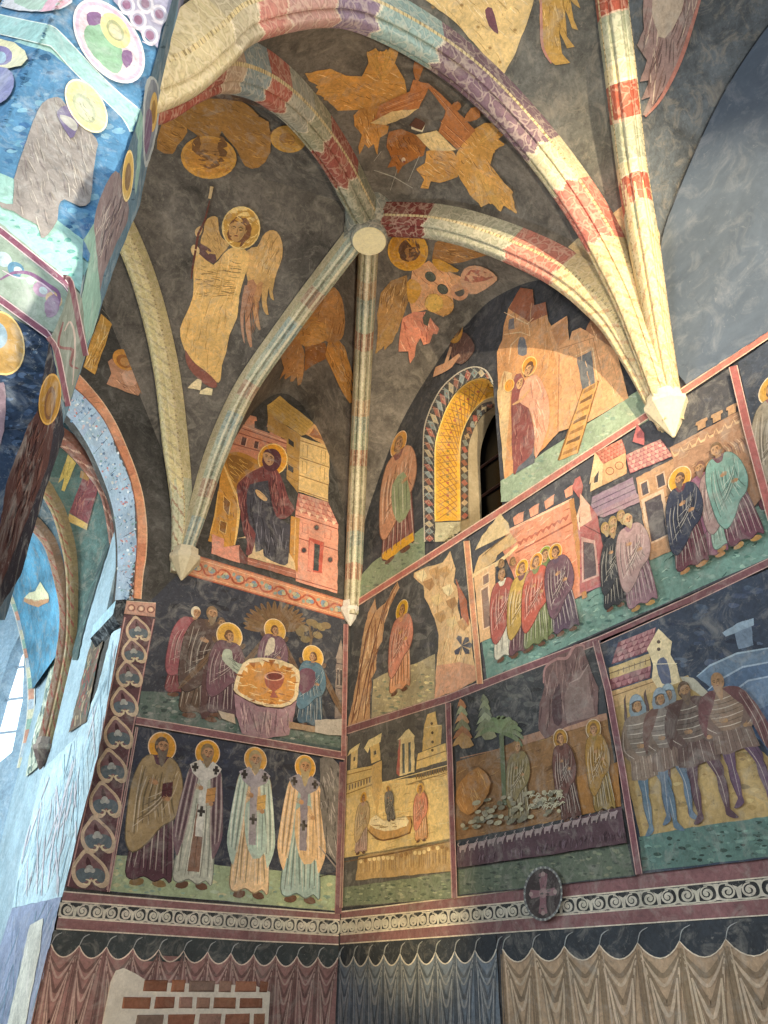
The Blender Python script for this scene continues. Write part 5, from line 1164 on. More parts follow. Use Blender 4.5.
# --- third row: the soldiers
K = Kit('fresco_scene', 'fresco panel of five armed men in mail standing before a tiled house and blue steps', 'fresco', Rw, (700, 850), None, .006)
pan = [(600, 640), (768, 570), (768, 822), (640, 870)]
b = K.brush(); b.poly([(599, 641), (790, 560), (790, 856), (640, 874)], '#3b4657'); mottle(b, [(606, 640), (768, 574), (768, 700), (620, 720)], ['#303a4a', '#48566a', '#3a465c', '#556276'], 80, (3, 9)); K.add(b, 'background')
b = K.brush(); g = z6(165, 865, 95, 560, 60, 350, 250, 310, 340, 275, 500, 480, 620, 560, 700, 640, 700, 795); b.poly(g, '#b39a68'); mottle(b, g, ['#a08656', '#c4ad7a', '#9c8660', '#8e7a56'], 80, (2, 6)); K.add(b, 'painted_ground', label='sandy yellow ground')
b = K.brush(); g2 = z6(160, 868, 330, 836, 640, 790, 720, 780, 720, 930, 175, 992); b.poly(g2, '#5d7d74'); mottle(b, g2, ['#4a665f', '#76968a', '#395048', '#6a8a80', '#2f443f'], 130, (1.2, 5)); K.add(b, 'painted_grass', label='green ground strip')
b = K.brush(); 
for i, (y0, c) in enumerate(((250, '#6f8599'), (300, '#5c738c'), (350, '#6a8199'))):
    b.poly(z6(372-20*i+60*i, y0+30, 420+40*i, y0-10, 520+20*i, y0-55, 760, y0-95, 760, y0+60, 560+20*i, 430+40*i), c); b.line(z6(372+40*i, y0+30, 420+40*i, y0-10, 520+20*i, y0-55, 760, y0-95), 2, '#a3b5c2')
b.poly(z6(530, 420, 600, 400, 760, 330, 760, 620, 640, 560), '#4c6280'); b.poly(z6(510, 120, 572, 95, 580, 165, 525, 180), '#7a8d9f'); b.poly(z6(465, 120, 520, 85, 580, 66, 582, 92, 520, 118, 478, 134), '#93a6b5'); K.add(b, 'painted_steps', label='blue stepped structure')
b = K.brush(); tiles(b, z6(60, 235, 205, 185, 222, 100, 85, 155), 4, 7, '#7c4c54', '#b58a88'); facade(b, z6(55, 290, 205, 240, 200, 195, 50, 248), '#c2a878', '#7c6448', (.5,)); tiles(b, z6(58, 330, 200, 285, 205, 240, 50, 292), 2, 7, '#7a4a50', '#a87a7a')
for i in range(6): b.line(z6(85+i*20, 272-i*7, 85+i*20, 252-i*7), 1.2, '#4a3c3c')
facade(b, z6(60, 400, 230, 330, 210, 285, 55, 335), '#c9a878', '#8a6c4a', (.7,))
b.poly(z6(190, 180, 232, 105, 282, 152, 276, 200, 300, 240, 312, 300, 232, 330, 208, 290, 212, 235), '#dccaa0'); b.poly(z6(245, 305, 225, 240, 240, 212, 262, 220, 280, 302), '#5c6478', 2)
for c in ((233, 153), (233, 180)): b.ell(one(z6, *c), 1.8, 1.8, '#5a4c44')
b.line(z6(212, 235, 300, 232), 1.5, '#f0e2be'); b.poly(z6(310, 280, 360, 285, 420, 345, 400, 360, 330, 310), '#b3b09c'); K.add(b, 'painted_building', label='cream gatehouse with a mauve tiled roof')
def soldier(foot, head, coat, mail, legs, cloak, label, helm=True, w=1., beard=0, turn=.3, bald=False):
    f0 = Rw.frame(foot, head); f = lambda u, v: f0(u*w, v); lw = .9
    b = K.brush()
    for s, st_ in ((-1, .0), (1, .05)):
        L_(b, f, [(s*.095, .46), (s*.015, .46), (s*(.03+st_), .29), (s*(.042+st_), .24), (s*(.036+st_), .16), (s*(.052+st_), .05), (s*(.05+st_), .0), (s*(.095+st_), -.03), (s*(.125+st_), -.025), (s*(.085+st_), .03), (s*(.086+st_), .06), (s*(.1+st_), .17), (s*(.088+st_), .25), (s*(.1+st_), .31)], legs, 2)
        LL(b, f, [(s*.05, .42), (s*(.058+st_), .24), (s*(.066+st_), .05)], lw*.8, lt(legs, .3)); LL(b, f, [(s*.095, .44), (s*(.09+st_), .26), (s*(.096+st_), .17), (s*(.082+st_), .05)], lw*.9, dk(legs, .5))
    L_(b, f, [(-.13, .55), (-.15, .37), (-.05, .35), (.05, .37), (.15, .36), (.13, .55)], coat, 1)
    for i in range(9): LL(b, f, [(-.12+.03*i, .54), (-.14+.035*i, .37)], lw*1.2, lt(coat, .35) if i % 2 else dk(coat, .5), 1)
    fig = K.add(b, 'painted_soldier', None, label)
    b = K.brush(); L_(b, f, [(-.05, .85), (-.13, .81), (-.15, .7), (-.12, .54), (.12, .54), (.15, .7), (.13, .81), (.05, .85)], mail, 2)
    for r in range(7): LL(b, f, [(-.12, .57+.035*r), (0, .555+.035*r), (.12, .57+.035*r)], lw, dk(mail, .5) if r % 2 else lt(mail, .4), 3)
    for s in (-1, 1): L_(b, f, [(s*.12, .81), (s*.17, .72), (s*.19, .58), (s*.12, .5), (s*.06, .52), (s*.1, .6), (s*.12, .68)], dk(coat, .9), 2); LL(b, f, [(s*.15, .74), (s*.17, .6), (s*.1, .52)], lw, lt(coat, .4))
    K.add(b, 'mail_coat', fig)
    if cloak:
        b = K.brush(); L_(b, f, [(.02, .84), (.13, .82), (.2, .68), (.25, .42), (.2, .3), (.15, .5), (.12, .68)], cloak, 2); L_(b, f, [(-.02, .84), (-.14, .82), (-.2, .66), (-.18, .5), (-.14, .62)], cloak, 2)
        for i in range(3): LL(b, f, [(.12+.02*i, .78), (.17+.02*i, .55), (.18+.02*i, .35)], lw, dk(cloak, .55) if i % 2 else lt(cloak, .3))
        K.add(b, 'cloak', fig)
    b = K.brush(); 
    if helm: L_(b, f0, [(-.075, .84), (-.07, .93), (-.04, .985), (0, 1.0), (.04, .985), (.07, .93), (.075, .84)], '#7d8a90', 2)
    face(b, f0, (0, .905), .05 if helm else .062, '#a8835f', '#5c4634' if not bald else '#a8835f', beard, turn, 70)
    if helm: L_(b, f0, [(-.062, .93), (-.05, .975), (0, .995), (.05, .975), (.062, .93), (0, .945)], '#93a3aa', 2); LL(b, f0, [(-.06, .93), (0, .945), (.06, .93)], 1, '#4a5258')
    K.add(b, 'head', fig)
    b = K.brush(); hand(b, f, (-.02, .6), .03, '#a8835f', 1, 1); K.add(b, 'hand', fig); b = K.brush(); hand(b, f, (.1, .53), .03, '#a8835f', -1, 0); K.add(b, 'hand', fig)
    return fig
b = K.brush()
for q in (z6(110, 500, 105, 365, 112, 345, 120, 470), z6(190, 430, 178, 345, 185, 325, 200, 400)): b = K.brush(); b.poly(q, '#5c4c4a'); K.add(b, 'sword')
soldier(one(z6, 300, 790), one(z6, 262, 305), '#5c4c46', '#6d5f58', '#6a4e58', None, 'soldier mostly hidden behind the front row')
soldier(one(z6, 240, 840), one(z6, 145, 345), '#8d7a6a', '#807468', '#5f7686', None, 'helmeted soldier with blue hose at the left', w=1.15)
soldier(one(z6, 300, 800), one(z6, 232, 320), '#7a685c', '#857a70', '#64788a', '#6a5048', 'helmeted soldier with a scalloped blue collar', w=1.1)
soldier(one(z6, 425, 795), one(z6, 318, 288), '#64504a', '#6c5c54', '#5a434c', '#59433f', 'bearded soldier with dark hose and crossed hands', helm=False, beard=1, w=1.2)
soldier(one(z6, 575, 735), one(z6, 435, 258), '#7a665c', '#8a7462', '#5f4a5c', '#6d4a4a', 'bald bearded soldier in scale armour and a maroon cloak', helm=False, beard=2, w=1.25, turn=-.5, bald=True)
# --- round cross on the frieze
K = Kit('painted_medallion', 'oval painted medallion with a cross overlapping the frieze', 'ornament', Rw, (543, 920), None, .03)
b = K.brush(); b.ell((543, 893.5), 19.5, 27.5, '#6d7070', .05, 36); b.ell((543, 893.5), 17.6, 25, '#3c3436', .05, 36)
for i in range(26): a = 2*PI*i/26; b.ell((543+18.6*cos(a), 893.5+26.2*sin(a)), 1, 1.2, '#a3a69e')
K.add(b, 'disc'); b = K.brush(); c = (543, 893)
for dx, dy, L in ((0, -1, 19), (0, 1, 20), (1, -.1, 12), (-1, .1, 12)):
    e = (c[0]+dx*L, c[1]+dy*L); nx, ny = -dy, dx
    b.poly([(c[0]+nx*2.4, c[1]+ny*2.4), (e[0]+nx*4.4, e[1]+ny*4.4), (e[0]+dx*2, e[1]+dy*2), (e[0]-nx*4.4, e[1]-ny*4.4), (c[0]-nx*2.4, c[1]-ny*2.4)], '#7d5c62'); b.ell(e, 2, 2.4, '#9a8480')
b.ell(c, 4, 5, '#8e7474'); mottle(b, [(530, 875), (556, 875), (556, 912), (530, 912)], ['#4c4446', '#2f2a2c'], 16, (1, 2.5)); K.add(b, 'cross')
# ------------------------------------------------------------------ figures on the vault
za_ = Z(165, 180, 4.652); ze_ = Z(290, 30, 3.339); z8 = Z(360, 220, 4.8); z9 = Z(265, 270, 7.314); zp = Z(140, 0, 2.954); zq = Z(0, 200, 4.267); zr = Z(512, 0, 3)
SW2, SW3, SW4, SW1, SW5, SW6, SW7 = (Curved([o]) for o in (W2, W3, W4, W1, W5, W6, W7))
OCH, OCD, OCL = '#d09a4e', '#94642f', '#efc98a'
# winged figure in a cream robe
K = Kit('vault_figure', 'tall winged haloed figure in a cream robe painted on the dark vault', 'vault painting', SW2, (225, 300))
b = K.brush(); 
b.poly(za_(180, 240, 185, 195, 215, 170, 245, 175, 250, 230, 265, 270, 300, 300, 260, 350, 232, 380, 205, 350, 165, 290), '#c9a063', 2); b.poly(za_(165, 295, 235, 345, 228, 388, 160, 350), '#6a4a48', 2); flow(b, za_(180, 240, 215, 175, 245, 180, 255, 250, 300, 300, 240, 360), '#a07a48', 16, 1.2, (5, 12)); K.add(b, 'wing', label='folded left wing')
b = K.brush()
b.poly(za_(380, 330, 430, 310, 455, 260, 485, 235, 520, 240, 545, 290, 545, 360, 520, 430, 505, 480, 495, 490, 470, 480, 440, 500, 385, 470), '#cfa566', 2)
for q, c in ((za_(488, 470, 512, 455, 500, 520, 508, 560, 490, 545, 484, 505), '#c09a5c'), (za_(455, 480, 488, 470, 472, 560, 482, 628, 460, 610, 450, 560), '#c69a5e'), (za_(425, 490, 460, 480, 432, 600, 445, 695, 425, 680, 408, 600), '#c08a58'), (za_(385, 470, 428, 490, 395, 620, 405, 775, 385, 750, 372, 640), '#b5805c'), (za_(370, 490, 395, 520, 365, 640, 372, 760, 358, 720, 350, 620), '#b08468')): b.poly(q, c, 2)
flow(b, za_(385, 335, 430, 310, 485, 240, 520, 245, 545, 300, 540, 360, 505, 470, 440, 495, 385, 465), ['#a67c44', '#e0be84'], 36, 1.9, (5, 14)); flow(b, za_(360, 520, 430, 500, 440, 640, 400, 740, 365, 720), '#8d5e40', 20, 1.75, (8, 18)); K.add(b, 'wing', label='long right wing with ragged tips')
b = K.brush(); bod = za_(135, 350, 160, 345, 225, 395, 270, 345, 320, 310, 375, 325, 392, 370, 370, 450, 345, 540, 335, 640, 300, 720, 285, 800, 265, 860, 258, 930, 235, 940, 180, 890, 110, 820, 80, 760, 70, 690, 100, 620, 130, 540, 132, 440)
b.poly(bod, '#e2b870', 2); flow(b, za_(140, 400, 370, 360, 340, 560, 130, 560), ['#a67c44', '#c0944e', '#8d6a40'], 60, .1, (5, 16)); flow(b, bod, ['#efcb8a', '#c99a54'], 50, 1.8, (8, 26)); fg = K.add(b, 'painted_figure')
b = K.brush(); b.poly(za_(95, 790, 130, 845, 190, 890, 238, 938, 235, 968, 185, 950, 130, 900, 100, 850), '#8a5448', 2); b.poly(za_(120, 950, 150, 925, 172, 930, 165, 978, 105, 968), '#e6d3a4', 1); b.poly(za_(165, 980, 195, 965, 222, 972, 218, 1002, 160, 995), '#e6d3a4', 1); K.add(b, 'hem', fg)
b = K.brush(); b.poly(za_(120, 320, 135, 300, 160, 320, 155, 350, 130, 350), '#e0bc84', 2); b.poly(za_(140, 235, 160, 215, 175, 225, 165, 255, 145, 262), '#d8b078', 2); K.add(b, 'hand', fg)
b = K.brush(); b.line(za_(122, 460, 130, 400, 155, 250, 185, 190, 208, 95), 2.4, '#6a3a30', 0); b.poly(za_(200, 85, 210, 28, 226, 32, 214, 88), '#d8b884'); K.add(b, 'staff', fg)
b = K.brush(); c = one(za_, 354, 222); b.ell(c, 19.3, 21.5, '#f0cf84'); b.ell(c, 18.2, 20.4, '#cf9c48'); hl = K.add(b, 'halo', fg)
b = K.brush(); f = SW2.frame(one(za_, 250, 900), one(za_, 348, 165)); face(b, f, (.005, .905), .075, '#c99c60', '#7d5030', 0, -.5, 130); b.line(za_(375, 190, 395, 225, 375, 265, 350, 310), 4, '#7d5030', 4); K.add(b, 'head', fg)
# reclining group by the column
K = Kit('vault_figure', 'golden haloed group painted upside down on the vault near the column', 'vault painting', SW2, (220, 130))
b = K.brush(); 
for q in (zp(50, 440, 60, 380, 85, 330, 130, 335, 140, 390, 110, 430, 95, 455), zp(245, 370, 320, 345, 380, 360, 385, 450, 350, 495, 310, 490, 285, 440, 250, 400), zp(100, 320, 160, 290, 260, 285, 330, 320, 350, 360, 250, 370, 230, 420, 170, 400, 120, 360)):
    b.poly(q, '#a8783a', 2); flow(b, q, ['#7d5628', '#c9964c'], 20, .4, (5, 14))
b.poly(zp(110, 230, 160, 220, 250, 250, 360, 290, 378, 325, 300, 300, 200, 290, 120, 300), '#5a4030', 2); flow(b, zp(110, 230, 160, 225, 250, 250, 360, 290, 370, 320, 300, 300, 200, 285, 120, 290), '#8a6844', 22, .3, (6, 16)); fg = K.add(b, 'painted_figure')
b = K.brush(); c = one(zp, 203, 465); b.ell(c, 28, 21.5, '#d49c44', .1); b.ell(c, 25, 19, '#bb843a', .1); b.poly(zp(155, 420, 175, 400, 185, 440, 225, 440, 235, 400, 258, 425, 250, 475, 205, 500, 160, 470), '#7d5630', 2); b.poly(zp(180, 425, 230, 425, 235, 465, 205, 480, 178, 460), '#b08048', 2); K.add(b, 'halo', fg)
b = K.brush(); c = one(zp, 438, 411); b.ell(c, 18, 13.5, '#cf9a44', .15); b.ell(c, 16, 11.6, '#bf8a3c', .15); b.ell((c[0]-1, c[1]), 8.5, 6, '#a8763a', .2); b.line([(c[0]-14, c[1]-10), (c[0]-19, c[1]-4)], 2.2, '#8d5c34', 0); K.add(b, 'halo', fg)
b = K.brush(); b.poly(zp(105, 232, 130, 222, 165, 235, 200, 240, 240, 245, 235, 262, 195, 262, 180, 300, 160, 262), '#c99a54', 1); K.add(b, 'cross_arm', fg)
# winged beasts with a lectern
K = Kit('vault_figure', 'two golden winged beasts holding open books at lecterns, painted on the vault', 'vault painting', SW3, (400, 130))
def shape(K, pl, c, strokes, name, a=.6, n=30, label=None, parent=None, sm=0):
    b = K.brush(); b.poly(pl, c, sm); flow(b, pl, strokes, n, a, (4, 13)); return K.add(b, name, parent, label)
S2 = [OCD, OCL, '#a86e30']
shape(K, ze_(50, 145, 130, 130, 185, 152, 240, 155, 262, 110, 258, 75, 285, 62, 300, 75, 322, 68, 330, 95, 345, 40, 360, 55, 350, 110, 382, 165, 390, 215, 300, 250, 268, 300, 235, 265, 160, 270, 120, 230, 88, 210, 100, 190, 62, 165), '#d29a4c', S2, 'wing', .4, 60, 'raised wings of the upper left beast')
b = K.brush()
feathers(b, one(ze_, 220, 205), [one(ze_, *t) for t in ((50, 145), (60, 166), (85, 190), (86, 212), (112, 232), (75, 152), (130, 130))], 6, '#d09a50', OCD); feathers(b, one(ze_, 308, 175), [one(ze_, *t) for t in ((258, 72), (284, 60), (302, 70), (322, 64), (347, 38), (362, 56))], 6, '#d6a054', OCD); K.add(b, 'feather_tips')
shape(K, ze_(212, 285, 235, 262, 275, 255, 300, 240, 310, 270, 275, 305, 330, 320, 325, 345, 300, 360, 292, 418, 280, 380, 262, 395, 250, 380, 232, 415, 228, 390, 240, 350, 215, 320), '#ca9048', S2, 'painted_beast', 1.2, 30, 'upper left golden beast')
shape(K, ze_(330, 340, 370, 330, 420, 350, 455, 385, 445, 420, 400, 440, 375, 455, 360, 480, 352, 455, 325, 460, 340, 430, 322, 390), '#a5662c', ['#6d4220', '#c98a44'], 'painted_beast', 1., 40, 'curly brown beast head between the two')
b = K.brush(); b.ell(one(ze_, 379, 434), 2, 2.6, '#d8c0a0'); b.ell(one(ze_, 381, 440), 1.2, 1, '#8a3024'); K.add(b, 'eye')
shape(K, ze_(560, 480, 555, 415, 600, 340, 650, 310, 690, 308, 668, 330, 712, 345, 690, 360, 714, 380, 680, 405, 668, 450, 740, 540, 755, 610, 715, 580, 705, 605, 670, 575, 640, 590, 600, 550), '#d49c4e', S2, 'wing', .9, 60, 'spread wings of the lower right beast')
b = K.brush()
feathers(b, one(ze_, 620, 460), [one(ze_, *t) for t in ((758, 612), (738, 600), (716, 588), (704, 606), (672, 582), (640, 592), (745, 545))], 6.5, '#d8a456', OCD); feathers(b, one(ze_, 630, 380), [one(ze_, *t) for t in ((692, 306), (714, 345), (716, 382), (684, 408), (700, 325))], 6, '#d29c4e', OCD); K.add(b, 'feather_tips')
shape(K, ze_(455, 405, 500, 395, 545, 405, 570, 440, 560, 490, 500, 510, 470, 505, 462, 530, 435, 528, 448, 500, 420, 465, 450, 445), '#d0964a', S2, 'painted_beast', .5, 26, 'lower right golden beast')
b = K.brush(); b.poly(ze_(300, 250, 400, 205, 412, 165, 440, 175, 462, 178, 505, 215, 620, 335, 560, 400, 495, 340, 520, 270, 462, 195, 430, 262, 270, 310, 290, 280), '#c07a44'); 
for q in (ze_(310, 255, 440, 205), ze_(300, 275, 440, 225), ze_(470, 190, 595, 335), ze_(500, 300, 590, 380), ze_(505, 330, 575, 395)): b.line(q, 1.2, '#8d4c2c'); b.line([(x+1, y+2) for x, y in q], .8, '#e6b07a')
b.poly(ze_(412, 140, 416, 105, 440, 85, 455, 100, 440, 140, 425, 175), '#b0703a', 2); b.poly(ze_(580, 300, 605, 260, 628, 262, 635, 290, 605, 305), '#b87a44', 2); b.poly(ze_(540, 250, 560, 238, 572, 255, 555, 272), '#b0703a', 2); K.add(b, 'lectern')
for q, lb in ((ze_(268, 310, 340, 272, 428, 262, 385, 292, 320, 318), 'left'), (ze_(420, 350, 490, 335, 555, 400, 530, 405, 470, 402), 'right')):
    b = K.brush(); b.poly(q, '#e6c88a'); 
    for i in range(5): t = .25+i*.13; b.line([tuple(np.array(q[0])*(1-t)+np.array(q[2])*t+[0, -2]), tuple(np.array(q[0])*(1-t)+np.array(q[2])*t+[3, 3])], .7, '#a5804c')
    K.add(b, 'open_book', label=f'open book on the {lb} lectern')
b = K.brush(); b.poly(ze_(398, 318, 420, 292, 452, 310, 440, 335), '#5a3626'); b.poly(ze_(405, 322, 440, 335, 452, 315, 448, 325, 442, 342, 405, 330), '#e6d5b0'); K.add(b, 'closed_book')
b = K.brush()
for q in (ze_(280, 468, 345, 490, 410, 528), ze_(335, 535, 358, 465), ze_(395, 505, 432, 420), ze_(280, 438, 305, 405)): b.line(q, 1.2, '#b5afa0', 0)
K.add(b, 'scratch_marks')
# angel with wheels
K = Kit('vault_figure', 'haloed figure with feathered wings and round wheels painted over the window wall', 'vault painting', SW4, (430, 280))
shape(K, z8(345, 190, 360, 110, 400, 85, 470, 95, 640, 140, 665, 155, 480, 205, 440, 210), '#a57440', ['#7d5630', '#d0a060'], 'wing', .2, 44, 'brown wing stretched to the right')
shape(K, z8(225, 265, 150, 290, 100, 350, 82, 450, 85, 560, 75, 640, 100, 620, 120, 600, 118, 622, 150, 590, 175, 540, 215, 440, 238, 370), '#a8804a', ['#7d5a34', '#d8b078'], 'wing', 1.9, 50, 'long brown wing hanging at the left')
b = K.brush(); feathers(b, one(z8, 190, 400), [one(z8, *t) for t in ((75, 642), (98, 622), (118, 624), (148, 594), (84, 560), (172, 545))], 5.5, '#ad8650', '#7d5a34'); K.add(b, 'feather_tips')
b = K.brush(); bo = z8(250, 245, 330, 195, 380, 230, 480, 270, 500, 330, 440, 350, 450, 420, 400, 465, 320, 430, 250, 450, 235, 380, 240, 300); b.poly(bo, '#d9a070', 1); flow(b, bo, ['#b06e48', '#f0c69a'], 26, .9, (5, 14))
b.poly(z8(225, 300, 260, 285, 298, 330, 265, 395, 232, 390), '#d09a3c', 2); b.poly(z8(345, 195, 380, 190, 475, 240, 440, 252, 375, 240), '#d09a3c', 2); fg = K.add(b, 'painted_figure')
b = K.brush(); b.poly(z8(480, 290, 500, 235, 550, 218, 610, 235, 658, 275, 640, 305, 560, 355, 510, 345), '#dca884', 2); b.poly(z8(500, 290, 530, 240, 590, 245, 640, 275, 560, 300), '#b06a54', 2); b.ring(one(z8, 478, 345), 9, 8.6, .45, '#d89a72'); K.add(b, 'wheel', fg)
for c, r in (((400, 410), 10.5), ((355, 398), 9.5)): b = K.brush(); b.ell(one(z8, *c), r, r, '#e0b45a' if r < 10 else '#d8a05c'); b.ring(one(z8, *c), r, r, .12, '#b5803c'); K.add(b, 'wheel', fg)
for c in ((338, 272), (397, 332)): b = K.brush(); b.ell(one(z8, *c), 6, 4.6, '#4e5448', .7); b.ring(one(z8, *c), 6, 4.6, .2, '#2f3430', .7); K.add(b, 'eye', fg)
b = K.brush(); dr = z8(205, 470, 260, 440, 320, 440, 345, 480, 380, 520, 370, 548, 350, 545, 335, 590, 305, 600, 290, 565, 270, 600, 262, 655, 240, 690, 232, 630, 185, 632, 190, 560); b.poly(dr, '#d8896c'); flow(b, dr, ['#f0b898', '#b0604c'], 24, 1.3, (4, 12), 1); b.poly(z8(300, 470, 320, 435, 340, 460, 325, 510, 305, 500), '#5c5a4c'); K.add(b, 'drapery', fg)
b = K.brush(); c = one(z8, 230, 148); b.ell(c, 20.5, 20, '#e0a83c', .6); b.ell(c, 19, 18.4, '#c98c2a', .6); b.ell((c[0]+1.5, c[1]-.5), 11, 11.6, '#6d4a30', .4); hl = K.add(b, 'halo', fg)
b = K.brush(); f = SW4.frame(one(z8, 250, 330), one(z8, 226, 95)); face(b, f, (0, .72), .17, '#a87a44', '#5f402a', 0, .4, 60); K.add(b, 'head', fg)
# shaggy beast
K = Kit('vault_figure', 'orange shaggy beast with clawed paws painted between two ribs over the throne', 'vault painting', SW1, (320, 350))
s9 = ['#8d5e2e', '#e6b878', '#a87038']
shape(K, z9(400, 170, 480, 120, 540, 160, 575, 260, 582, 420, 555, 510, 470, 530, 400, 500, 300, 520, 180, 520, 230, 440, 330, 330, 372, 250), '#c48f54', s9, 'painted_beast', 1.8, 70, 'shaggy body', sm=2)
shape(K, z9(210, 480, 250, 400, 350, 335, 440, 400, 470, 480, 400, 540, 290, 560), '#cf9a54', s9, 'chest', 1.4, 34, sm=2)
shape(K, z9(110, 600, 150, 530, 260, 510, 290, 620, 280, 760, 262, 835, 240, 845, 232, 780, 205, 815, 185, 815, 190, 770, 150, 800, 140, 790, 155, 750, 105, 805, 140, 720), '#bf8a54', s9, 'paw', 1.7, 34, 'left clawed paw')
shape(K, z9(290, 560, 440, 530, 460, 600, 445, 650, 330, 710, 290, 740), '#9a6434', s9, 'belly', .3, 20)
shape(K, z9(440, 620, 460, 530, 540, 515, 580, 560, 640, 760, 645, 830, 625, 790, 650, 900, 622, 870, 650, 965, 620, 975, 560, 880), '#cf9448', s9, 'paw', 1.15, 40, 'long right leg stretched down')
# fragments over the chancel arch
K = Kit('wall_painting', 'fragment of a hanging ochre robe on the dark wall beside the column', 'wall painting', Fw, (97, 370), None, .006)
b = K.brush(); q = zq(432, 485, 470, 520, 478, 530, 440, 640, 405, 745, 356, 712, 385, 610, 410, 540); b.poly(q, '#cf9c4a'); flow(b, q, ['#9a6c30', '#efcf8c'], 24, 1.9, (6, 16)); b.line(zq(435, 465, 520, 560), 1.2, '#8d8676', 0); K.add(b, 'drapery')
K = Kit('wall_painting', 'small crouching haloed figure on the dark wall above the chancel arch', 'wall painting', Fw, (127, 390), None, .006)
b = K.brush(); q = zq(460, 690, 480, 675, 520, 690, 560, 700, 600, 740, 620, 790, 590, 835, 540, 820, 455, 785, 475, 740); b.poly(q, '#b98868', 1); flow(b, q, ['#7d5644', '#e0b08c'], 20, .7, (4, 10)); b.poly(zq(520, 740, 560, 715, 605, 730, 575, 790, 535, 785), '#d0a284', 2); b.poly(zq(560, 690, 600, 700, 630, 760, 615, 830, 590, 800), '#9a6434', 2); fg = K.add(b, 'painted_figure')
b = K.brush(); c = one(zq, 532, 682); b.ell(c, 13, 9.6, '#d09040', .6); b.ell((c[0]-.5, c[1]+1.5), 8.4, 6, '#a0642c', .6); b.ell((c[0]+.2, c[1]+2), 5, 4.2, '#c08a50', .6); K.add(b, 'halo', fg)
# next bay
K = Kit('vault_figure', 'cream robe hem with small stars cut off by the top of the view', 'vault painting', SW6, (480, 30))
b = K.brush(); q = [(405, -12), (430, 3), (455, 22), (480, 50), (502, 77), (516, 52), (528, 20), (538, -14)]; b.poly(q, '#dcbf84'); flow(b, q, ['#b5935a', '#efdcb0'], 40, .9, (8, 22)); b.poly([(485, 10), (492, 8), (497, 25), (498, 34), (489, 26)], '#6d4450', 2)
fg = K.add(b, 'robe'); b = K.brush()
for c in ((478, 27), (433, 7), (490, 48), (500, 62), (462, 5), (445, -3), (515, 30)):
    b.poly([(c[0]+(2.6 if k % 2 else 1.2)*cos(k*PI/6), c[1]+(2.6 if k % 2 else 1.2)*sin(k*PI/6)) for k in range(12)], '#a0804c')
K.add(b, 'star_pattern', fg)
K = Kit('vault_figure', 'yellow wing with hooked feather tips and a pink edge near the top', 'vault painting', SW6, (560, 40))
b = K.brush()
for q in (zr(82, -30, 180, -30, 200, 10, 205, 25, 190, 15, 175, 0, 185, 60, 198, 90, 180, 85, 160, 30, 165, 110, 188, 140, 165, 145, 140, 90, 150, 160, 175, 188, 130, 195, 100, 170, 84, 100),): b.poly(q, '#c39a52', 1); flow(b, q, ['#8d6c36', '#e0c080'], 36, 1.4, (6, 16))
b.line(zr(86, -30, 88, 60, 92, 140, 118, 190), 3, '#c08a7a', 4); K.add(b, 'wing')
K = Kit('vault_figure', 'long mauve and cream wing hanging beside the upright rib', 'vault painting', SW7, (665, 60))
b = K.brush(); q = zr(392, -30, 575, -30, 560, 20, 530, 90, 500, 190, 470, 250, 440, 290, 405, 348, 392, 345, 415, 290, 388, 300, 415, 240, 384, 245, 405, 180, 375, 135, 395, 90); b.poly(q, '#9a8078'); flow(b, q, ['#6a5450', '#cbb5a0', '#84665e'], 60, 1.75, (10, 28), 1.2); b.line(zr(572, -30, 545, 60, 505, 180, 450, 290, 400, 350), 4, '#b5786a', 4); b.poly(zr(420, -20, 520, -20, 480, 90, 440, 110), '#b5a590', 2); K.add(b, 'wing')
# pale patch where the ribs meet, and the plain bay
K = Kit('pale_patch', 'cream unpainted patch of vault between the broad arch and the upright rib', 'vault painting', SW6, (612, 245), None, .008)
b = K.brush(); q = [(570, 246), (622, 206), (640, 250), (655, 320), (640, 320)]; b.poly(q, '#dcc290'); flow(b, q, ['#c4a874', '#efdcb0'], 30, .6, (6, 14)); K.add(b, 'plaster')
K = Kit('pale_patch', 'cream unpainted patch of vault left of the broad arch above the right corbel', 'vault painting', SW3, (598, 260), None, .008)
b = K.brush(6); q = [(568, 247), (590, 228), (606, 250), (632, 296), (640, 325), (620, 302), (594, 268)]; b.poly(q, '#dcc290'); flow(b, q, ['#c4a874', '#efdcb0'], 20, .6, (6, 14)); K.add(b, 'plaster')
K = Kit('pale_patch', 'cream unpainted strip of vault right of the upright rib', 'vault painting', SW7, (656, 240), None, .008)
b = K.brush(); q = [(645, 205), (650, 212), (660, 235), (661, 300), (668, 380), (655, 330), (648, 260)]; b.poly(q, '#dcc290'); flow(b, q, ['#c4a874', '#efdcb0'], 16, 1.4, (6, 14)); K.add(b, 'plaster')
K = Kit('plain_lunette', 'plain blue-grey plastered lunette on the right wall at the upper right', 'plaster', Rw, (720, 340), None, .006, M_BLUE)
lun = [(float(p[1]), float(p[2])) for p in A_R2[12:]]
ql = [proj((XR, y, z)) for y, z in lun]+[(900, 60), (900, 240), (765, 333.5), (700, 375.5), (686, 384.5)]
b = K.brush(); b.poly(ql, '#5d6978'); b.line([proj((XR, y, z)) for y, z in lun], 1.4, '#2e3238', 0, False); K.add(b, 'plaster')
# ------------------------------------------------------------------ paintings on the column
zn = Z(0, 0, 4.267); zo = Z(0, 200, 4.267); zv = Z(0, 400, 4.267)
def strip(b, y0a, y0b, h0, h1, col):
    pass
def colpart(plane, name, fn, mat=None, label=None):
    b = Brush(plane); fn(b); return b.build(name, column, mat or M_COLP, label)
CA.off = CB.off = .006
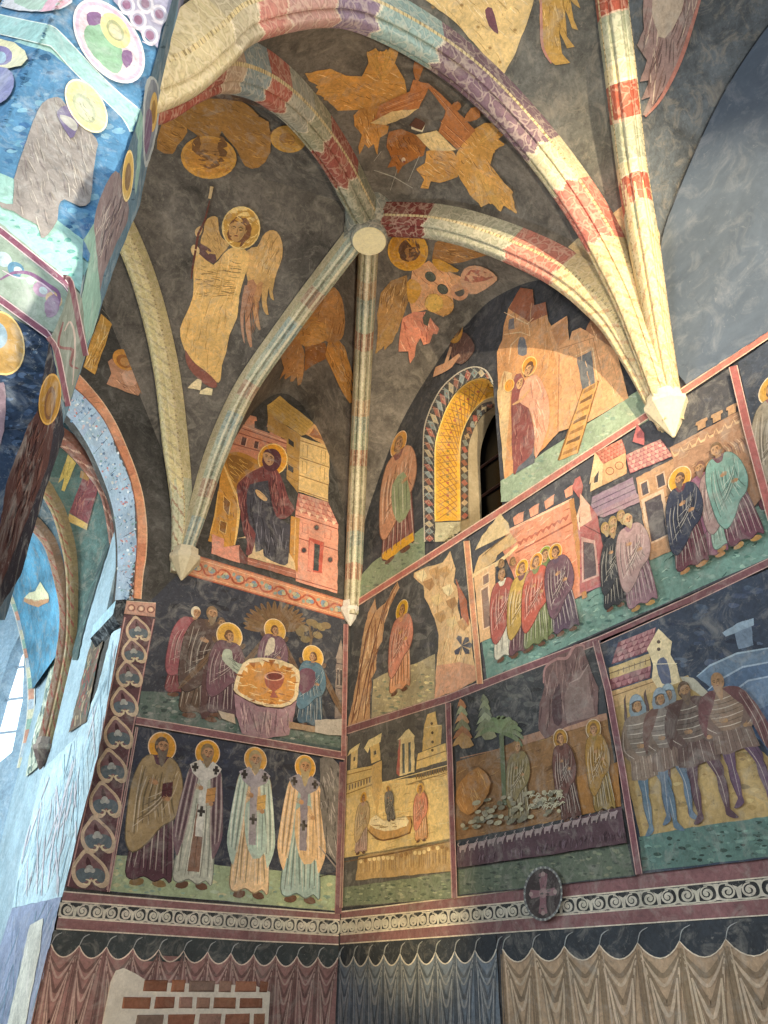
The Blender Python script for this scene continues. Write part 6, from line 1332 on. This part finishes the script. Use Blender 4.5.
# the column's front facet: x limits in the picture follow its two edges
def edgeA(y): # right edge of the front facet
    return float(np.interp(y, [-60, 0, 112, 282, 420, 560], [172+18, 172, 140.5, 82, 52, 5]))
def clipA(pts):
    return [(min(x, edgeA(y)), y) for x, y in pts]
def band(b, pl, c): b.poly(pl, c)
def ga(b):
    b.poly([(-60, -60), (190, -60), (172, 0), (140.5, 111), (49, 43), (-60, 5)], '#5787aa')
    mottle(b, [(0, 0), (165, 0), (138, 100), (50, 40)], ['#5580a0', '#739cb6', '#4c7494'], 60, (2, 7))
colpart(CA, 'blue_ground', ga)
def gb(b):
    b.poly([(-60, 30), (0, 38), (50, 52), (100, 92), (131, 128), (112, 200), (88, 262), (58, 232), (-60, 150)], '#5280a4')
    mottle(b, [(0, 42), (50, 54), (100, 95), (128, 130), (110, 200), (86, 255), (58, 230), (0, 180)], ['#44709a', '#6290b0', '#3c658a', '#76a0ba'], 150, (2, 8))
colpart(CA, 'blue_ground', gb)
def gc(b):
    q = zn(0, 62, 130, 90, 220, 110, 270, 150, 350, 235, 480, 370, 600, 470, 580, 560, 555, 562, 520, 500, 400, 385, 310, 300, 225, 205, 190, 190, 0, 145); q = [(-60, 8)]+q+[(-60, 28)]
    b.poly(q, '#9fc8c4'); b.line(zn(0, 62, 130, 90, 220, 110, 270, 150, 350, 235, 480, 370, 600, 470), 1, '#d8e6e0', 3, False); b.line(zn(0, 145, 190, 190, 225, 205, 310, 300, 400, 385, 520, 500, 555, 562), 1, '#d8e6e0', 3, False)
colpart(CA, 'turquoise_band', gc)
def gd(b):
    q = zo(0, 45, 0, -110, 100, -70, 240, 85, 360, 175, 385, 230, 370, 380, 300, 350, 270, 330, 0, 110)
    b.poly(zo(-200, -60, 0, -115, 60, -90, 240, 82, 355, 170, 350, 405, 300, 345, 265, 322, 0, 105, -200, -10), '#9ac4bc'); mottle(b, zo(0, -60, 240, 90, 350, 200, 335, 350, 270, 320, 0, 90), ['#93c4ba', '#6ba29c', '#a3cfc4'], 50, (2, 7))
colpart(CA, 'turquoise_band', gd)
def ge(b):
    b.poly(zo(-200, -20, 0, 98, 270, 320, 300, 345, 350, 420, 345, 600, 280, 590, 215, 560, 0, 405, -200, 290), '#8f9f94')
    for i in range(6):
        t = i/5; x, y = -40+270*t, 210+215*t; c = one(zo, x, y)
        b.ell(c, 9, 7, ['#7d6a84', '#a9bfc6', '#5c86a0', '#8fae98', '#a58ea6', '#c0a884'][i], .6); b.ell((c[0]+2, c[1]+1), 4.5, 3.6, '#b7c7cc', .6)
    b.line(zo(0, 340, 60, 310, 130, 315, 200, 360, 250, 400, 240, 470, 200, 495), 4, '#7d5f80', 5); b.line(zo(10, 300, 70, 330, 160, 345, 235, 410, 215, 470), 1.4, '#c9b8c8', 5)
    b.poly(zo(190, 440, 230, 400, 255, 440, 240, 490, 200, 500), '#8d7590', 2)
    for q in (zo(-200, -15, 0, 130, 270, 345, 300, 385), zo(-200, 290, 0, 425, 200, 570, 225, 605)): b.line(q, 7.2, '#7d5264', 0, False); b.line([(x, y-4) for x, y in q], 1, '#d3c3c6', 0, False); b.line([(x, y+4) for x, y in q], 1, '#d3c3c6', 0, False)
colpart(CA, 'scroll_band', ge)
def gf(b):
    b.poly(zo(-300, 350, 0, 470, 200, 605, 225, 640, 275, 860, 240, 1100, 100, 1500, -300, 1900), '#2f4058'); mottle(b, zo(0, 480, 200, 620, 260, 860, 150, 1100, 0, 1100), ['#26364c', '#3d526e', '#222e40', '#4a6080'], 110, (2, 7))
colpart(CA, 'navy_ground', gf)
b = Brush(CA); CA.off += .002; c = one(zo, 5, 610); b.ell(c, 23, 33, '#b5935a', -.25); b.ell((c[0]-5, c[1]-8), 11, 14, '#8fa9b8', -.3); b.ring(c, 23, 33, .06, '#e6c988', -.25); o = b.build('painted_halo', column, M_COLP)
b = Brush(CA); q = zo(0, 780, 20, 790, 25, 900, 0, 1050, -80, 1050, -80, 780); b.poly(q, '#8d7a84', 2); b.build('painted_figure', column, M_COLP, 'grey robed figure below the lower scroll band')
# big worn figure on the front facet
b = Brush(CA); CA.off += .001
q = zn(230, 415, 260, 420, 300, 470, 410, 590, 412, 640, 395, 760, 385, 860, 340, 880, 275, 850, 250, 880, 245, 940, 205, 1000, 175, 1015, 160, 960, 100, 930, 55, 900, 5, 885, 0, 860, 55, 870, 60, 760, 100, 640, 140, 520, 180, 440)
b.poly(q, '#94908c', 2); flow(b, q, ['#aaa59e', '#837d7d', '#9c958e', '#b5b0a8'], 120, 1.25, (6, 18), 1.0); fg = b.build('painted_figure', column, M_COLP, 'large worn grey robed figure on the front face')
b = Brush(CA); b.poly(zn(250, 470, 285, 450, 335, 510, 325, 560, 300, 590, 245, 495), '#6a6282', 2); b.poly(zn(255, 490, 300, 500, 330, 530, 320, 560, 270, 520), '#a9a8a4', 2); b.build('beard', fg, M_COLP)
b = Brush(CA); c = one(zn, 368, 452); b.ell(c, 17, 30, '#d9cf9c', -.56, 30); b.ring(c, 17, 30, .07, '#efe8c4', -.56); b.ell((c[0]-2, c[1]+2), 9, 17, '#a9b394', -.56); b.ell((c[0]-2, c[1]+3), 6.6, 13, '#c0c4a8', -.56); flow(b, [(c[0]-10, c[1]-14), (c[0]+8, c[1]-8), (c[0]+12, c[1]+18), (c[0]-4, c[1]+16)], '#8a8f78', 10, 1, (3, 8)); b.build('halo', fg, M_COLP)
# roundels
b = Brush(CA); c = one(zn, 465, 175); b.ell(c, 28, 48, '#cfb5c6', -.62, 36); b.ring(c, 28, 48, .06, '#e8e4e2', -.62, 36); b.ell((c[0], c[1]), 23, 41, '#d9c6cc', -.62, 30); fg = b.build('painted_roundel', column, M_COLP, 'pink roundel with a green figure')
b = Brush(CA); b.poly(zn(370, 110, 430, 105, 500, 165, 525, 235, 515, 300, 480, 310, 400, 240, 360, 165), '#93b89c', 2); b.poly(zn(370, 60, 400, 50, 430, 60, 428, 100, 380, 108), '#85688c', 2); b.poly(zn(525, 215, 560, 220, 565, 260, 540, 290, 520, 255), '#85688c', 2); b.build('painted_figure', fg, M_COLP)
b = Brush(CA); c = one(zn, 492, 130); b.ell(c, 12, 20, '#d9cf98', -.6); b.ell(c, 7, 12, '#a7ab84', -.6); b.ell((c[0], c[1]+1), 5, 9, '#cdc8a0', -.6); b.build('halo', fg, M_COLP)
b = Brush(CA); b.poly(zn(-100, -60, 310, -60, 308, 10, 260, 38, 180, 50, 80, 45, 0, 25, -100, -10), '#c9cdd0'); b.poly(zn(60, -40, 290, -40, 280, 5, 200, 40, 120, 40, 60, 10), '#a9c4b4', 1); b.poly(zn(170, 50, 230, -40, 300, -40, 300, 5, 250, 38), '#d3a9b8'); b.build('painted_roundel', column, M_COLP, 'lower edge of a pale roundel at the very top')
b = Brush(CA); q = zn(-100, 160, 0, 165, 60, 180, 105, 215, 118, 250, 90, 280, 40, 290, -20, 295, -100, 280); b.poly(q, '#dfdcb8', 1); b.poly(zn(-100, 200, 0, 195, 40, 210, 52, 240, 25, 275, -100, 270), '#8e86b4', 2); b.ell(one(zn, 5, 245), 5, 6, '#a9c4d4'); b.build('painted_halo', column, M_COLP, 'pale halo cut by the left edge')
b = Brush(CA); q = zn(-60, 300, 30, 290, 60, 340, 45, 400, 0, 440, -60, 440); b.poly(q, '#8d94bc', 2); b.build('painted_figure', column, M_COLP, 'lilac figure cut by the left edge')
def cap(b):
    q = zn(480, -60, 760, -60, 735, 60, 690, 120, 672, 205, 600, 140, 530, 50, 485, 5); b.poly([(min(x, edgeA(y)), y) for x, y in q], '#a8a4b8')
    for cc in ((540, 20), (590, 85), (640, 150), (620, 15), (680, 60)):
        c = one(zn, *cc); b.ring(c, 8, 10, .3, '#d8d4dc', -.5); b.ell(c, 4, 5, '#8f6a84', -.5); b.line([(c[0]-8, c[1]+6), (c[0]+2, c[1]+10), (c[0]+8, c[1]+4)], 1.4, '#d6cfd8', 4)
colpart(CA, 'capital_band', cap, None, 'lilac scroll-painted upper band of the column')
# side facet
def hb_(b):
    b.poly([(172, 0), (190, -60), (210, -60), (178, 0), (160, 100), (140, 205), (118, 258), (100, 310), (52, 460), (5, 620), (-30, 620), (52, 420), (82, 282), (140.5, 112)], '#5f7c90'); mottle(b, [(165, 20), (172, 20), (138, 190), (98, 300), (84, 290), (142, 115)], ['#42627a', '#6a8a98', '#38566c'], 50, (1, 4))
colpart(CB, 'blue_ground', hb_)
b = Brush(CB); b.poly(zn(600, 470, 610, 500, 608, 560, 600, 700, 580, 830, 575, 800, 590, 600, 578, 560), '#8ab5ae'); b.build('turquoise_band', column, M_COLP)
b = Brush(CB); b.poly(zn(640, 325, 670, 345, 682, 420, 675, 540, 640, 680, 620, 715, 612, 640, 612, 480, 618, 370), '#b9c3c8', 2); b.poly(zn(645, 340, 668, 360, 676, 430, 668, 530, 640, 650, 622, 690, 618, 600, 620, 440), '#7f8a98', 2); c = one(zn, 655, 478); b.ell(c, 4, 20, '#d8b86c', .06); b.ell(c, 2.2, 12, '#9a7a48', .06); b.poly(zn(625, 480, 645, 470, 648, 560, 625, 660, 615, 600), '#7a6684', 2); b.build('painted_roundel', column, M_COLP, 'narrow foreshortened roundel on the side face')
b = Brush(CB); c = one(zn, 546, 750); b.poly(zn(475, 745, 510, 740, 545, 850, 545, 940, 500, 1030, 440, 1180, 420, 1270, 392, 1180, 400, 960, 425, 850), '#857a80', 2); q = zn(430, 900, 500, 800, 535, 860, 530, 950, 450, 1120, 405, 1130, 405, 960); flow(b, q, ['#b9b0ae', '#5c5460', '#9a8e90'], 44, 1.9, (8, 22)); fg = b.build('painted_figure', column, M_COLP, 'grey cloaked figure on the side face')
b = Brush(CB); b.ell(c, 5.6, 26, '#d3b56c', .07, 28); b.ring(c, 5.6, 26, .1, '#efdca4', .07); b.ell((c[0], c[1]+1), 3, 14, '#8a7458', .07); b.build('halo', fg, M_COLP)
def sb(b):
    b.poly(zo(355, 170, 400, 100, 432, 440, 400, 560, 360, 640, 345, 600, 350, 405, 385, 230), '#86aca4')
    b.poly(zo(265, 480, 300, 345, 350, 420, 372, 640, 330, 760, 290, 880, 265, 850, 215, 590), '#7d8a84'); 
    for q in (zo(270, 330, 300, 350, 335, 520, 365, 665), zo(205, 585, 240, 640, 270, 780, 290, 880)): b.line(q, 5, '#7a5060', 3, False); b.line([(x+2.8, y-.6) for x, y in q], .9, '#cdbcc0', 3, False)
    b.line(zo(270, 520, 250, 620, 310, 640, 300, 700, 335, 720), 3, '#7a4f54', 5); b.line(zo(275, 560, 300, 520, 320, 600, 310, 790), 2, '#b5a8a4', 5)
colpart(CB, 'scroll_band', sb)
def sd(b):
    b.poly(zo(210, 600, 262, 870, 275, 1000, 190, 1250, 90, 1600, -40, 1800, 10, 1400, 60, 1300, 120, 1100, 180, 780), '#2a2c38'); b.poly(zo(120, 960, 160, 900, 215, 880, 240, 920, 205, 1130, 130, 1330, 60, 1500, 0, 1660, -20, 1500, 30, 1200), '#4c3434', 1); flow(b, zo(120, 970, 170, 920, 215, 930, 200, 1120, 110, 1350, 30, 1500, 30, 1300), ['#6a4a44', '#36242a', '#5a3e3c'], 60, 1.9, (10, 30), 1.2)
colpart(CB, 'dark_figure_ground', sd, None, 'dark brown robed figure on the lower side face')
b = Brush(CB); c = one(zo, 213, 850); b.ell(c, 11, 26, '#9a7636', .12, 26); b.ring(c, 11, 26, .08, '#c09a54', .12); b.ell((c[0], c[1]+4), 5.4, 17, '#6a4c34', .12); b.ell((c[0], c[1]+5), 3.6, 12, '#8a683c', .12); b.build('painted_halo', column, M_COLP)
# ------------------------------------------------------------------ the chancel seen through the arch
YC = 7.9
XS = 1.76
wc = slab('wall_right_chancel', [(YC, ZF), (YC, 7.6), (10.75, 7.6), (10.75, ZF)], lambda y, z: (XS, y, z), (.3, 0, 0), '#9fb4bb', M_COLP); tag(wc, kind='structure'); wc.name = 'wall_right.001'
Xc = Plane((XS, 0, 0), (-1, 0, 0), (0, -1, 0))
A0, A1 = np.array([XS, 10.7]), np.array([.80, 12.1]); ad = (A1-A0)/np.linalg.norm(A1-A0); an = np.array([-ad[1], ad[0]]); an = an if an@(-A0) > 0 else -an
Ap = Plane((XS, 10.7, 0), (an[0], an[1], 0), (-ad[0], -ad[1], 0))
def apq(p): q = Ap.at(*p); return (float((q[:2]-A0)@ad), float(q[2]))
hole = [apq(p) for p in ((20, 634), (24, 655), (22.5, 700), (12, 752), (-16, 775), (-14, 735), (-2, 692), (11, 652))]
wa = slab('wall_back', [(-.05, ZF), (1.75, ZF), (1.75, 7.6), (-.05, 7.6)], lambda s, z: (A0[0]+ad[0]*s, A0[1]+ad[1]*s, z), (-an[0]*.25, -an[1]*.25, 0), '#8fa6b4', M_COLP, None, [hole]); tag(wa, kind='structure')
w2_ = slab('wall_back', [(.85, ZF), (.85, 7.6), (-1.05, 7.6), (-1.05, ZF)], lambda x, z: (x, 12.08, z), (0, .25, 0), '#7f98a8', M_COLP); tag(w2_, kind='structure')
wl2 = slab('wall_left', [(YC, ZF), (YC, 7.6), (12.2, 7.6), (12.2, ZF)], lambda y, z: (-1.94, y, z), (-.3, 0, 0), '#8fa6b4', M_COLP, None, [[(8.5, .6), (10.6, .6), (10.6, 3.9), (9.55, 4.7), (8.5, 3.9)]]); tag(wl2, kind='structure')
cc = slab('ceiling', [(-2.3, YC), (2.2, YC), (2.2, 12.6), (-2.3, 12.6)], lambda x, y: (x, y, 7.4), (0, 0, .2), '#3f5c60', M_WEB); tag(cc, kind='structure')
# apse window glazing
wn = thing('window_2', None, None, (1.4, 10.5, 2.4)); wn['kind'] = 'structure'
sky, nt_, b_ = nodes('window_daylight'); b_.inputs['Emission Color'].default_value = (.86, .95, 1, 1); b_.inputs['Emission Strength'].default_value = 1.15; b_.inputs['Base Color'].default_value = (.8, .85, .9, 1)
slab('pane', [(-.1, 1.6), (1.6, 1.6), (1.6, 4.6), (-.1, 4.6)], lambda s, z: (A0[0]+ad[0]*s-an[0]*.2, A0[1]+ad[1]*s-an[1]*.2, z), (-an[0]*.02, -an[1]*.02, 0), '#ffffff', sky, wn)
V, F = [], []
P3 = lambda s, z, d=-.17: (A0[0]+ad[0]*s+an[0]*d, A0[1]+ad[1]*s+an[1]*d, z)
for z in (2.35, 2.75, 3.2, 3.65): bar(V, F, P3(0, z), P3(1.6, z), .012)
for s in (.35, .95): bar(V, F, P3(s, 1.8), P3(s, 4.4), .012)
mesh_obj('glazing_bar', V, F, None, simple('lead', '#9aa6b0', .6), wn)
# ribs
S9 = (1.72, 9.25)
K1 = curve(S9, (AX, 9.3), [(-.005, 2.08), (0, 2.7), (.012, 3.2), (.055, 3.74), (.16, 4.21), (.26, 4.55), (.37, 4.74), (.44, 4.81), (.7, 4.95), (1, 5.0)])
K2 = curve((1.74, 9.15), (AX, 8.3), [(-.02, 2.12), (-.02, 2.74), (-.005, 3.27), (.045, 3.73), (.14, 4.29), (.29, 4.77), (.40, 4.97), (.46, 5.05), (.7, 5.25), (1, 5.35)])
K3 = curve((1.78, 8.45), (AX, 8.45), [(-.12, 3.9), (-.05, 4.4), (.08, 5.02), (.24, 5.33), (.385, 5.52), (.46, 5.58), (.7, 5.75), (1, 5.8)])
pk = chev('#8f7560', '#8d4c40', 5, '#a88a6c')
rib('vault_rib', K1, .12, .09, pk, 'slim red-patterned chancel rib, left one of the pair on one corbel', 260, 25, mat=M_FR)
rib('vault_rib', K2, .12, .09, chev('#97845f', '#9a5848', 5, '#a88c68'), 'slim olive and red chancel rib, right one of the pair on one corbel', 260, 25, mat=M_FR)
rib('vault_rib', K3, .20, .12, chev('#8f5c4c', '#c49a80', 4, '#b08a6c'), 'red scroll-painted chancel rib close behind the chancel arch', 260, 25, mat=M_FR)
corbel((1.72, 9.2), 1.92, 2.12, .12, 'dark pointed corbel under the paired ribs in the chancel', '#6a5a54')
WA_ = warch([(lambda q: P3(q[0], q[1], .0))(apq(p)) for p in ((34, 720), (33, 700), (31, 680), (28, 660), (24, 640), (18, 614), (11, 592), (2, 572), (-12, 552))])
hi = lambda P, z=3.35: P[int(np.argmax(P[:, 2] > z)):]
CW1 = web('ceiling', [cell(hi(K2), K3, .06, liftB=.06)], '#47615c'); CW2 = web('ceiling', [cell(hi(K1), hi(K2), .06, liftB=.06)], '#3a4f58'); CW3 = web('ceiling', [cell(hi(K1), hi(WA_, 3.2), .06)], '#4a8098')
K3w = warch([(XS, 8.45, 3.2), (XS, 8.45, 4.4), (XS, 8.8, 5.0), (XS, 9.1, 4.4), (XS, 9.15, 3.2)])
K = Kit('painted_arch_band', 'cream and green chequered band curving round the bright chancel window', 'ornament', Ap, (25, 700), None, .01)
b = K.brush(); P_ = cr([(0, 578), (6, 592), (14, 612), (21, 640), (26, 668), (28, 700), (25, 730), (17, 768)], 3); W_ = [(x+6.5, y-1.5) for x, y in P_]
for i in range(len(P_)-1): b.surf.off -= b.step*.9; b.poly([P_[i], P_[i+1], W_[i+1], W_[i]], ['#c9c3a4', '#8fae9c', '#c48f76', '#a9b4bc'][i % 4])
b.line(P_, .9, '#dcd8c8', 0, False); b.line(W_, .9, '#dcd8c8', 0, False); K.add(b, 'ground')
SC1, SC3 = Curved([CW1]), Curved([CW3])
K = Kit('vault_figure', 'dark red column-like robe with a gold hem on the green chancel vault', 'vault painting', SC1, (75, 500), None, .01)
b = K.brush(6); q = zv(355, 320, 425, 365, 400, 440, 375, 530, 295, 480, 330, 390); b.poly(q, '#7d4448'); flow(b, q, ['#a06a5c', '#54303a'], 26, 1.9, (5, 12)); b.poly(zv(295, 485, 375, 530, 370, 555, 288, 515), '#c9a862'); b.poly(zv(345, 300, 390, 320, 375, 345, 340, 330), '#a07a48'); K.add(b, 'robe')
b = K.brush(6); q = zv(290, 232, 325, 270, 300, 330, 275, 390, 262, 385, 275, 330, 248, 355, 270, 290); b.poly(q, '#c9b060'); flow(b, q, '#8d7a3c', 8, 1.9, (4, 9)); K.add(b, 'wing')
K = Kit('vault_figure', 'cream drapery with an ochre hem on the bright blue chancel vault', 'vault painting', SC3, (35, 610), None, .01)
zx = Z(0, 540, 6.83); b = K.brush(6); b.poly(zx(165, 395, 200, 360, 240, 350, 275, 285, 330, 370, 335, 410, 240, 420), '#d9d0a8', 1); b.poly(zx(165, 395, 240, 412, 335, 400, 330, 425, 260, 460, 200, 440, 162, 420), '#b98a64', 1); K.add(b, 'drapery')
# painted bands on the chancel wall
zy = Z(0, 560, 5.12)
SJ = Xc
BOFF = .002
def cband(name, label, px, c, strokes, n, a, ln=(4, 14), surf=None):
    global BOFF
    BOFF += .004
    S = surf or SJ; K = Kit(name, label, 'ornament', S, px[-1], None, BOFF); b = K.brush(6); b.poly(px, c)
    for s in strokes: flow(b, px, s, n, a, ln, 1.2)
    K.add(b, 'paint_layer'); return K
cband('painted_wall_field', 'pale turquoise worn painting on the jamb of the chancel arch', [(121, 628), (98, 755), (62, 897), (12, 908), (22, 850), (44, 768), (75, 738), (97, 690), (112, 632)], '#b9d0d4', ['#adc8d0', '#c6d8da', '#a6c2cc', '#cdc8cc'], 34, 1.75, (18, 60))
cband('painted_wall_field', 'dark teal strip of chancel wall between the paired ribs and the arch', [(114, 522), (107, 552), (95, 590), (85, 625), (77, 660), (72, 660), (73, 615), (78, 570), (90, 535)], '#3f5350', ['#2f403f', '#54706a'], 16, 1.9)
cband('painted_band', 'brown vine-painted strip between pale strips on the chancel wall', zy(500, 365, 530, 395, 490, 560, 440, 830, 350, 885, 400, 690, 440, 520, 470, 410), '#6a5a48', ['#a08c6c', '#4c5a52', '#8a4c44'], 22, 1.8)
cband('painted_band', 'pale scroll-painted strip left of the paired chancel ribs', zy(300, 410, 300, 520, 280, 700, 215, 960, 190, 1060, 130, 1110, 170, 900, 215, 740, 250, 560, 275, 440), '#b9bfa8', ['#8a9a88', '#dcdcc4', '#6f8078'], 40, 1.8)
cband('painted_band', 'lilac-grey painted dado with dark scalloped edge at the foot of the chancel arch jamb', [(61, 897), (50, 945), (28, 1040), (-20, 1040), (-5, 960), (12, 908)], '#8d97ae', ['#8390a8', '#a3abc0', '#8096ac'], 22, 1.8, (14, 50))
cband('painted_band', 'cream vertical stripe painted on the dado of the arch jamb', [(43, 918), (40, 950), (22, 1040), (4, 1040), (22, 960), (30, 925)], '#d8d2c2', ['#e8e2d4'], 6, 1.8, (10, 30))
# the arch impost: a moulded ledge along the jamb
q0 = np.array([1.76, YF-.02]); V, F = [], []
prf = [(0, 2.90), (-.03, 2.91), (-.10, 2.99), (-.10, 3.14), (-.02, 3.17), (0, 3.17)]
for y in (YF-.03, YF+.72): V += [(1.765+dx, y, z) for dx, z in prf]
n = len(prf); F = [tuple(range(n)), tuple(range(2*n-1, n-1, -1))]+[(i, i+1, i+1+n, i+n) for i in range(n-1)]
Cc = [lin('#2a2e32')]*2+[lin('#15181b') if i < 2 else lin('#a9c8d0') for i in range(n-1)]  # shade put into the face colours: near-black underside, pale front and top
tag(mesh_obj('impost_ledge', V, F, Cc, M_COLP), 'moulded ledge with shade coloured into its underside, running along the top of the arch jamb', 'moulding')
# ------------------------------------------------------------------ light
w = bpy.data.worlds.new('world'); SC.world = w; w.use_nodes = True
bg = w.node_tree.nodes['Background']; bg.inputs[0].default_value = (1.0, .98, .95, 1); bg.inputs[1].default_value = 1.25
def area(name, loc, target, size, power, color):
    l = bpy.data.lights.new(name, 'AREA'); l.shape = 'RECTANGLE'; l.size, l.size_y = size; l.energy = power; l.color = color
    o = bpy.data.objects.new(name, l); COL.objects.link(o); o.location = loc
    o.rotation_euler = (Vector(target)-Vector(loc)).to_track_quat('-Z', 'Y').to_euler(); return o
def spot(name, loc, target, power, color, angle=60, blend=.6, r=.12):
    l = bpy.data.lights.new(name, 'SPOT'); l.energy = power; l.color = color; l.spot_size = math.radians(angle); l.spot_blend = blend; l.shadow_soft_size = r
    o = bpy.data.objects.new(name, l); COL.objects.link(o); o.location = loc
    o.rotation_euler = (Vector(target)-Vector(loc)).to_track_quat('-Z', 'Y').to_euler(); return o
area('chancel_window_light', (-1.8, 9.55, 2.6), (1.76, 8.4, 1.8), (1.6, 3.4), 160, (.74, .9, 1.0))
area('nave_window_light', (-4.3, -.6, 2.8), (0, 2.2, 2.6), (1.4, 4.4), 130, (.80, .91, 1.0))
spot('floodlight', (.64, -2.0, 4.8), (4.36, 3.6, 4.7), 1700, (1, .80, .52), 40, .7, .04)
spot('floodlight', (.9, -.6, -.6), (2.6, 5.6, 6.2), 950, (1, .88, .70), 62)
spot('floodlight', (2.5, 4.6, -1.3), (4.36, 6.5, 1.35), 330, (1, .77, .42), 46, .95)
spot('floodlight', (1.0, 6.75, -.9), (2.2, 7.2, .15), 34, (1, .74, .42), 50, .9, .04)
SC.view_settings.view_transform = 'Standard'; SC.view_settings.look = 'None'; SC.view_settings.gamma = 1; SC.view_settings.use_curve_mapping = False
SC.view_settings.exposure = .6
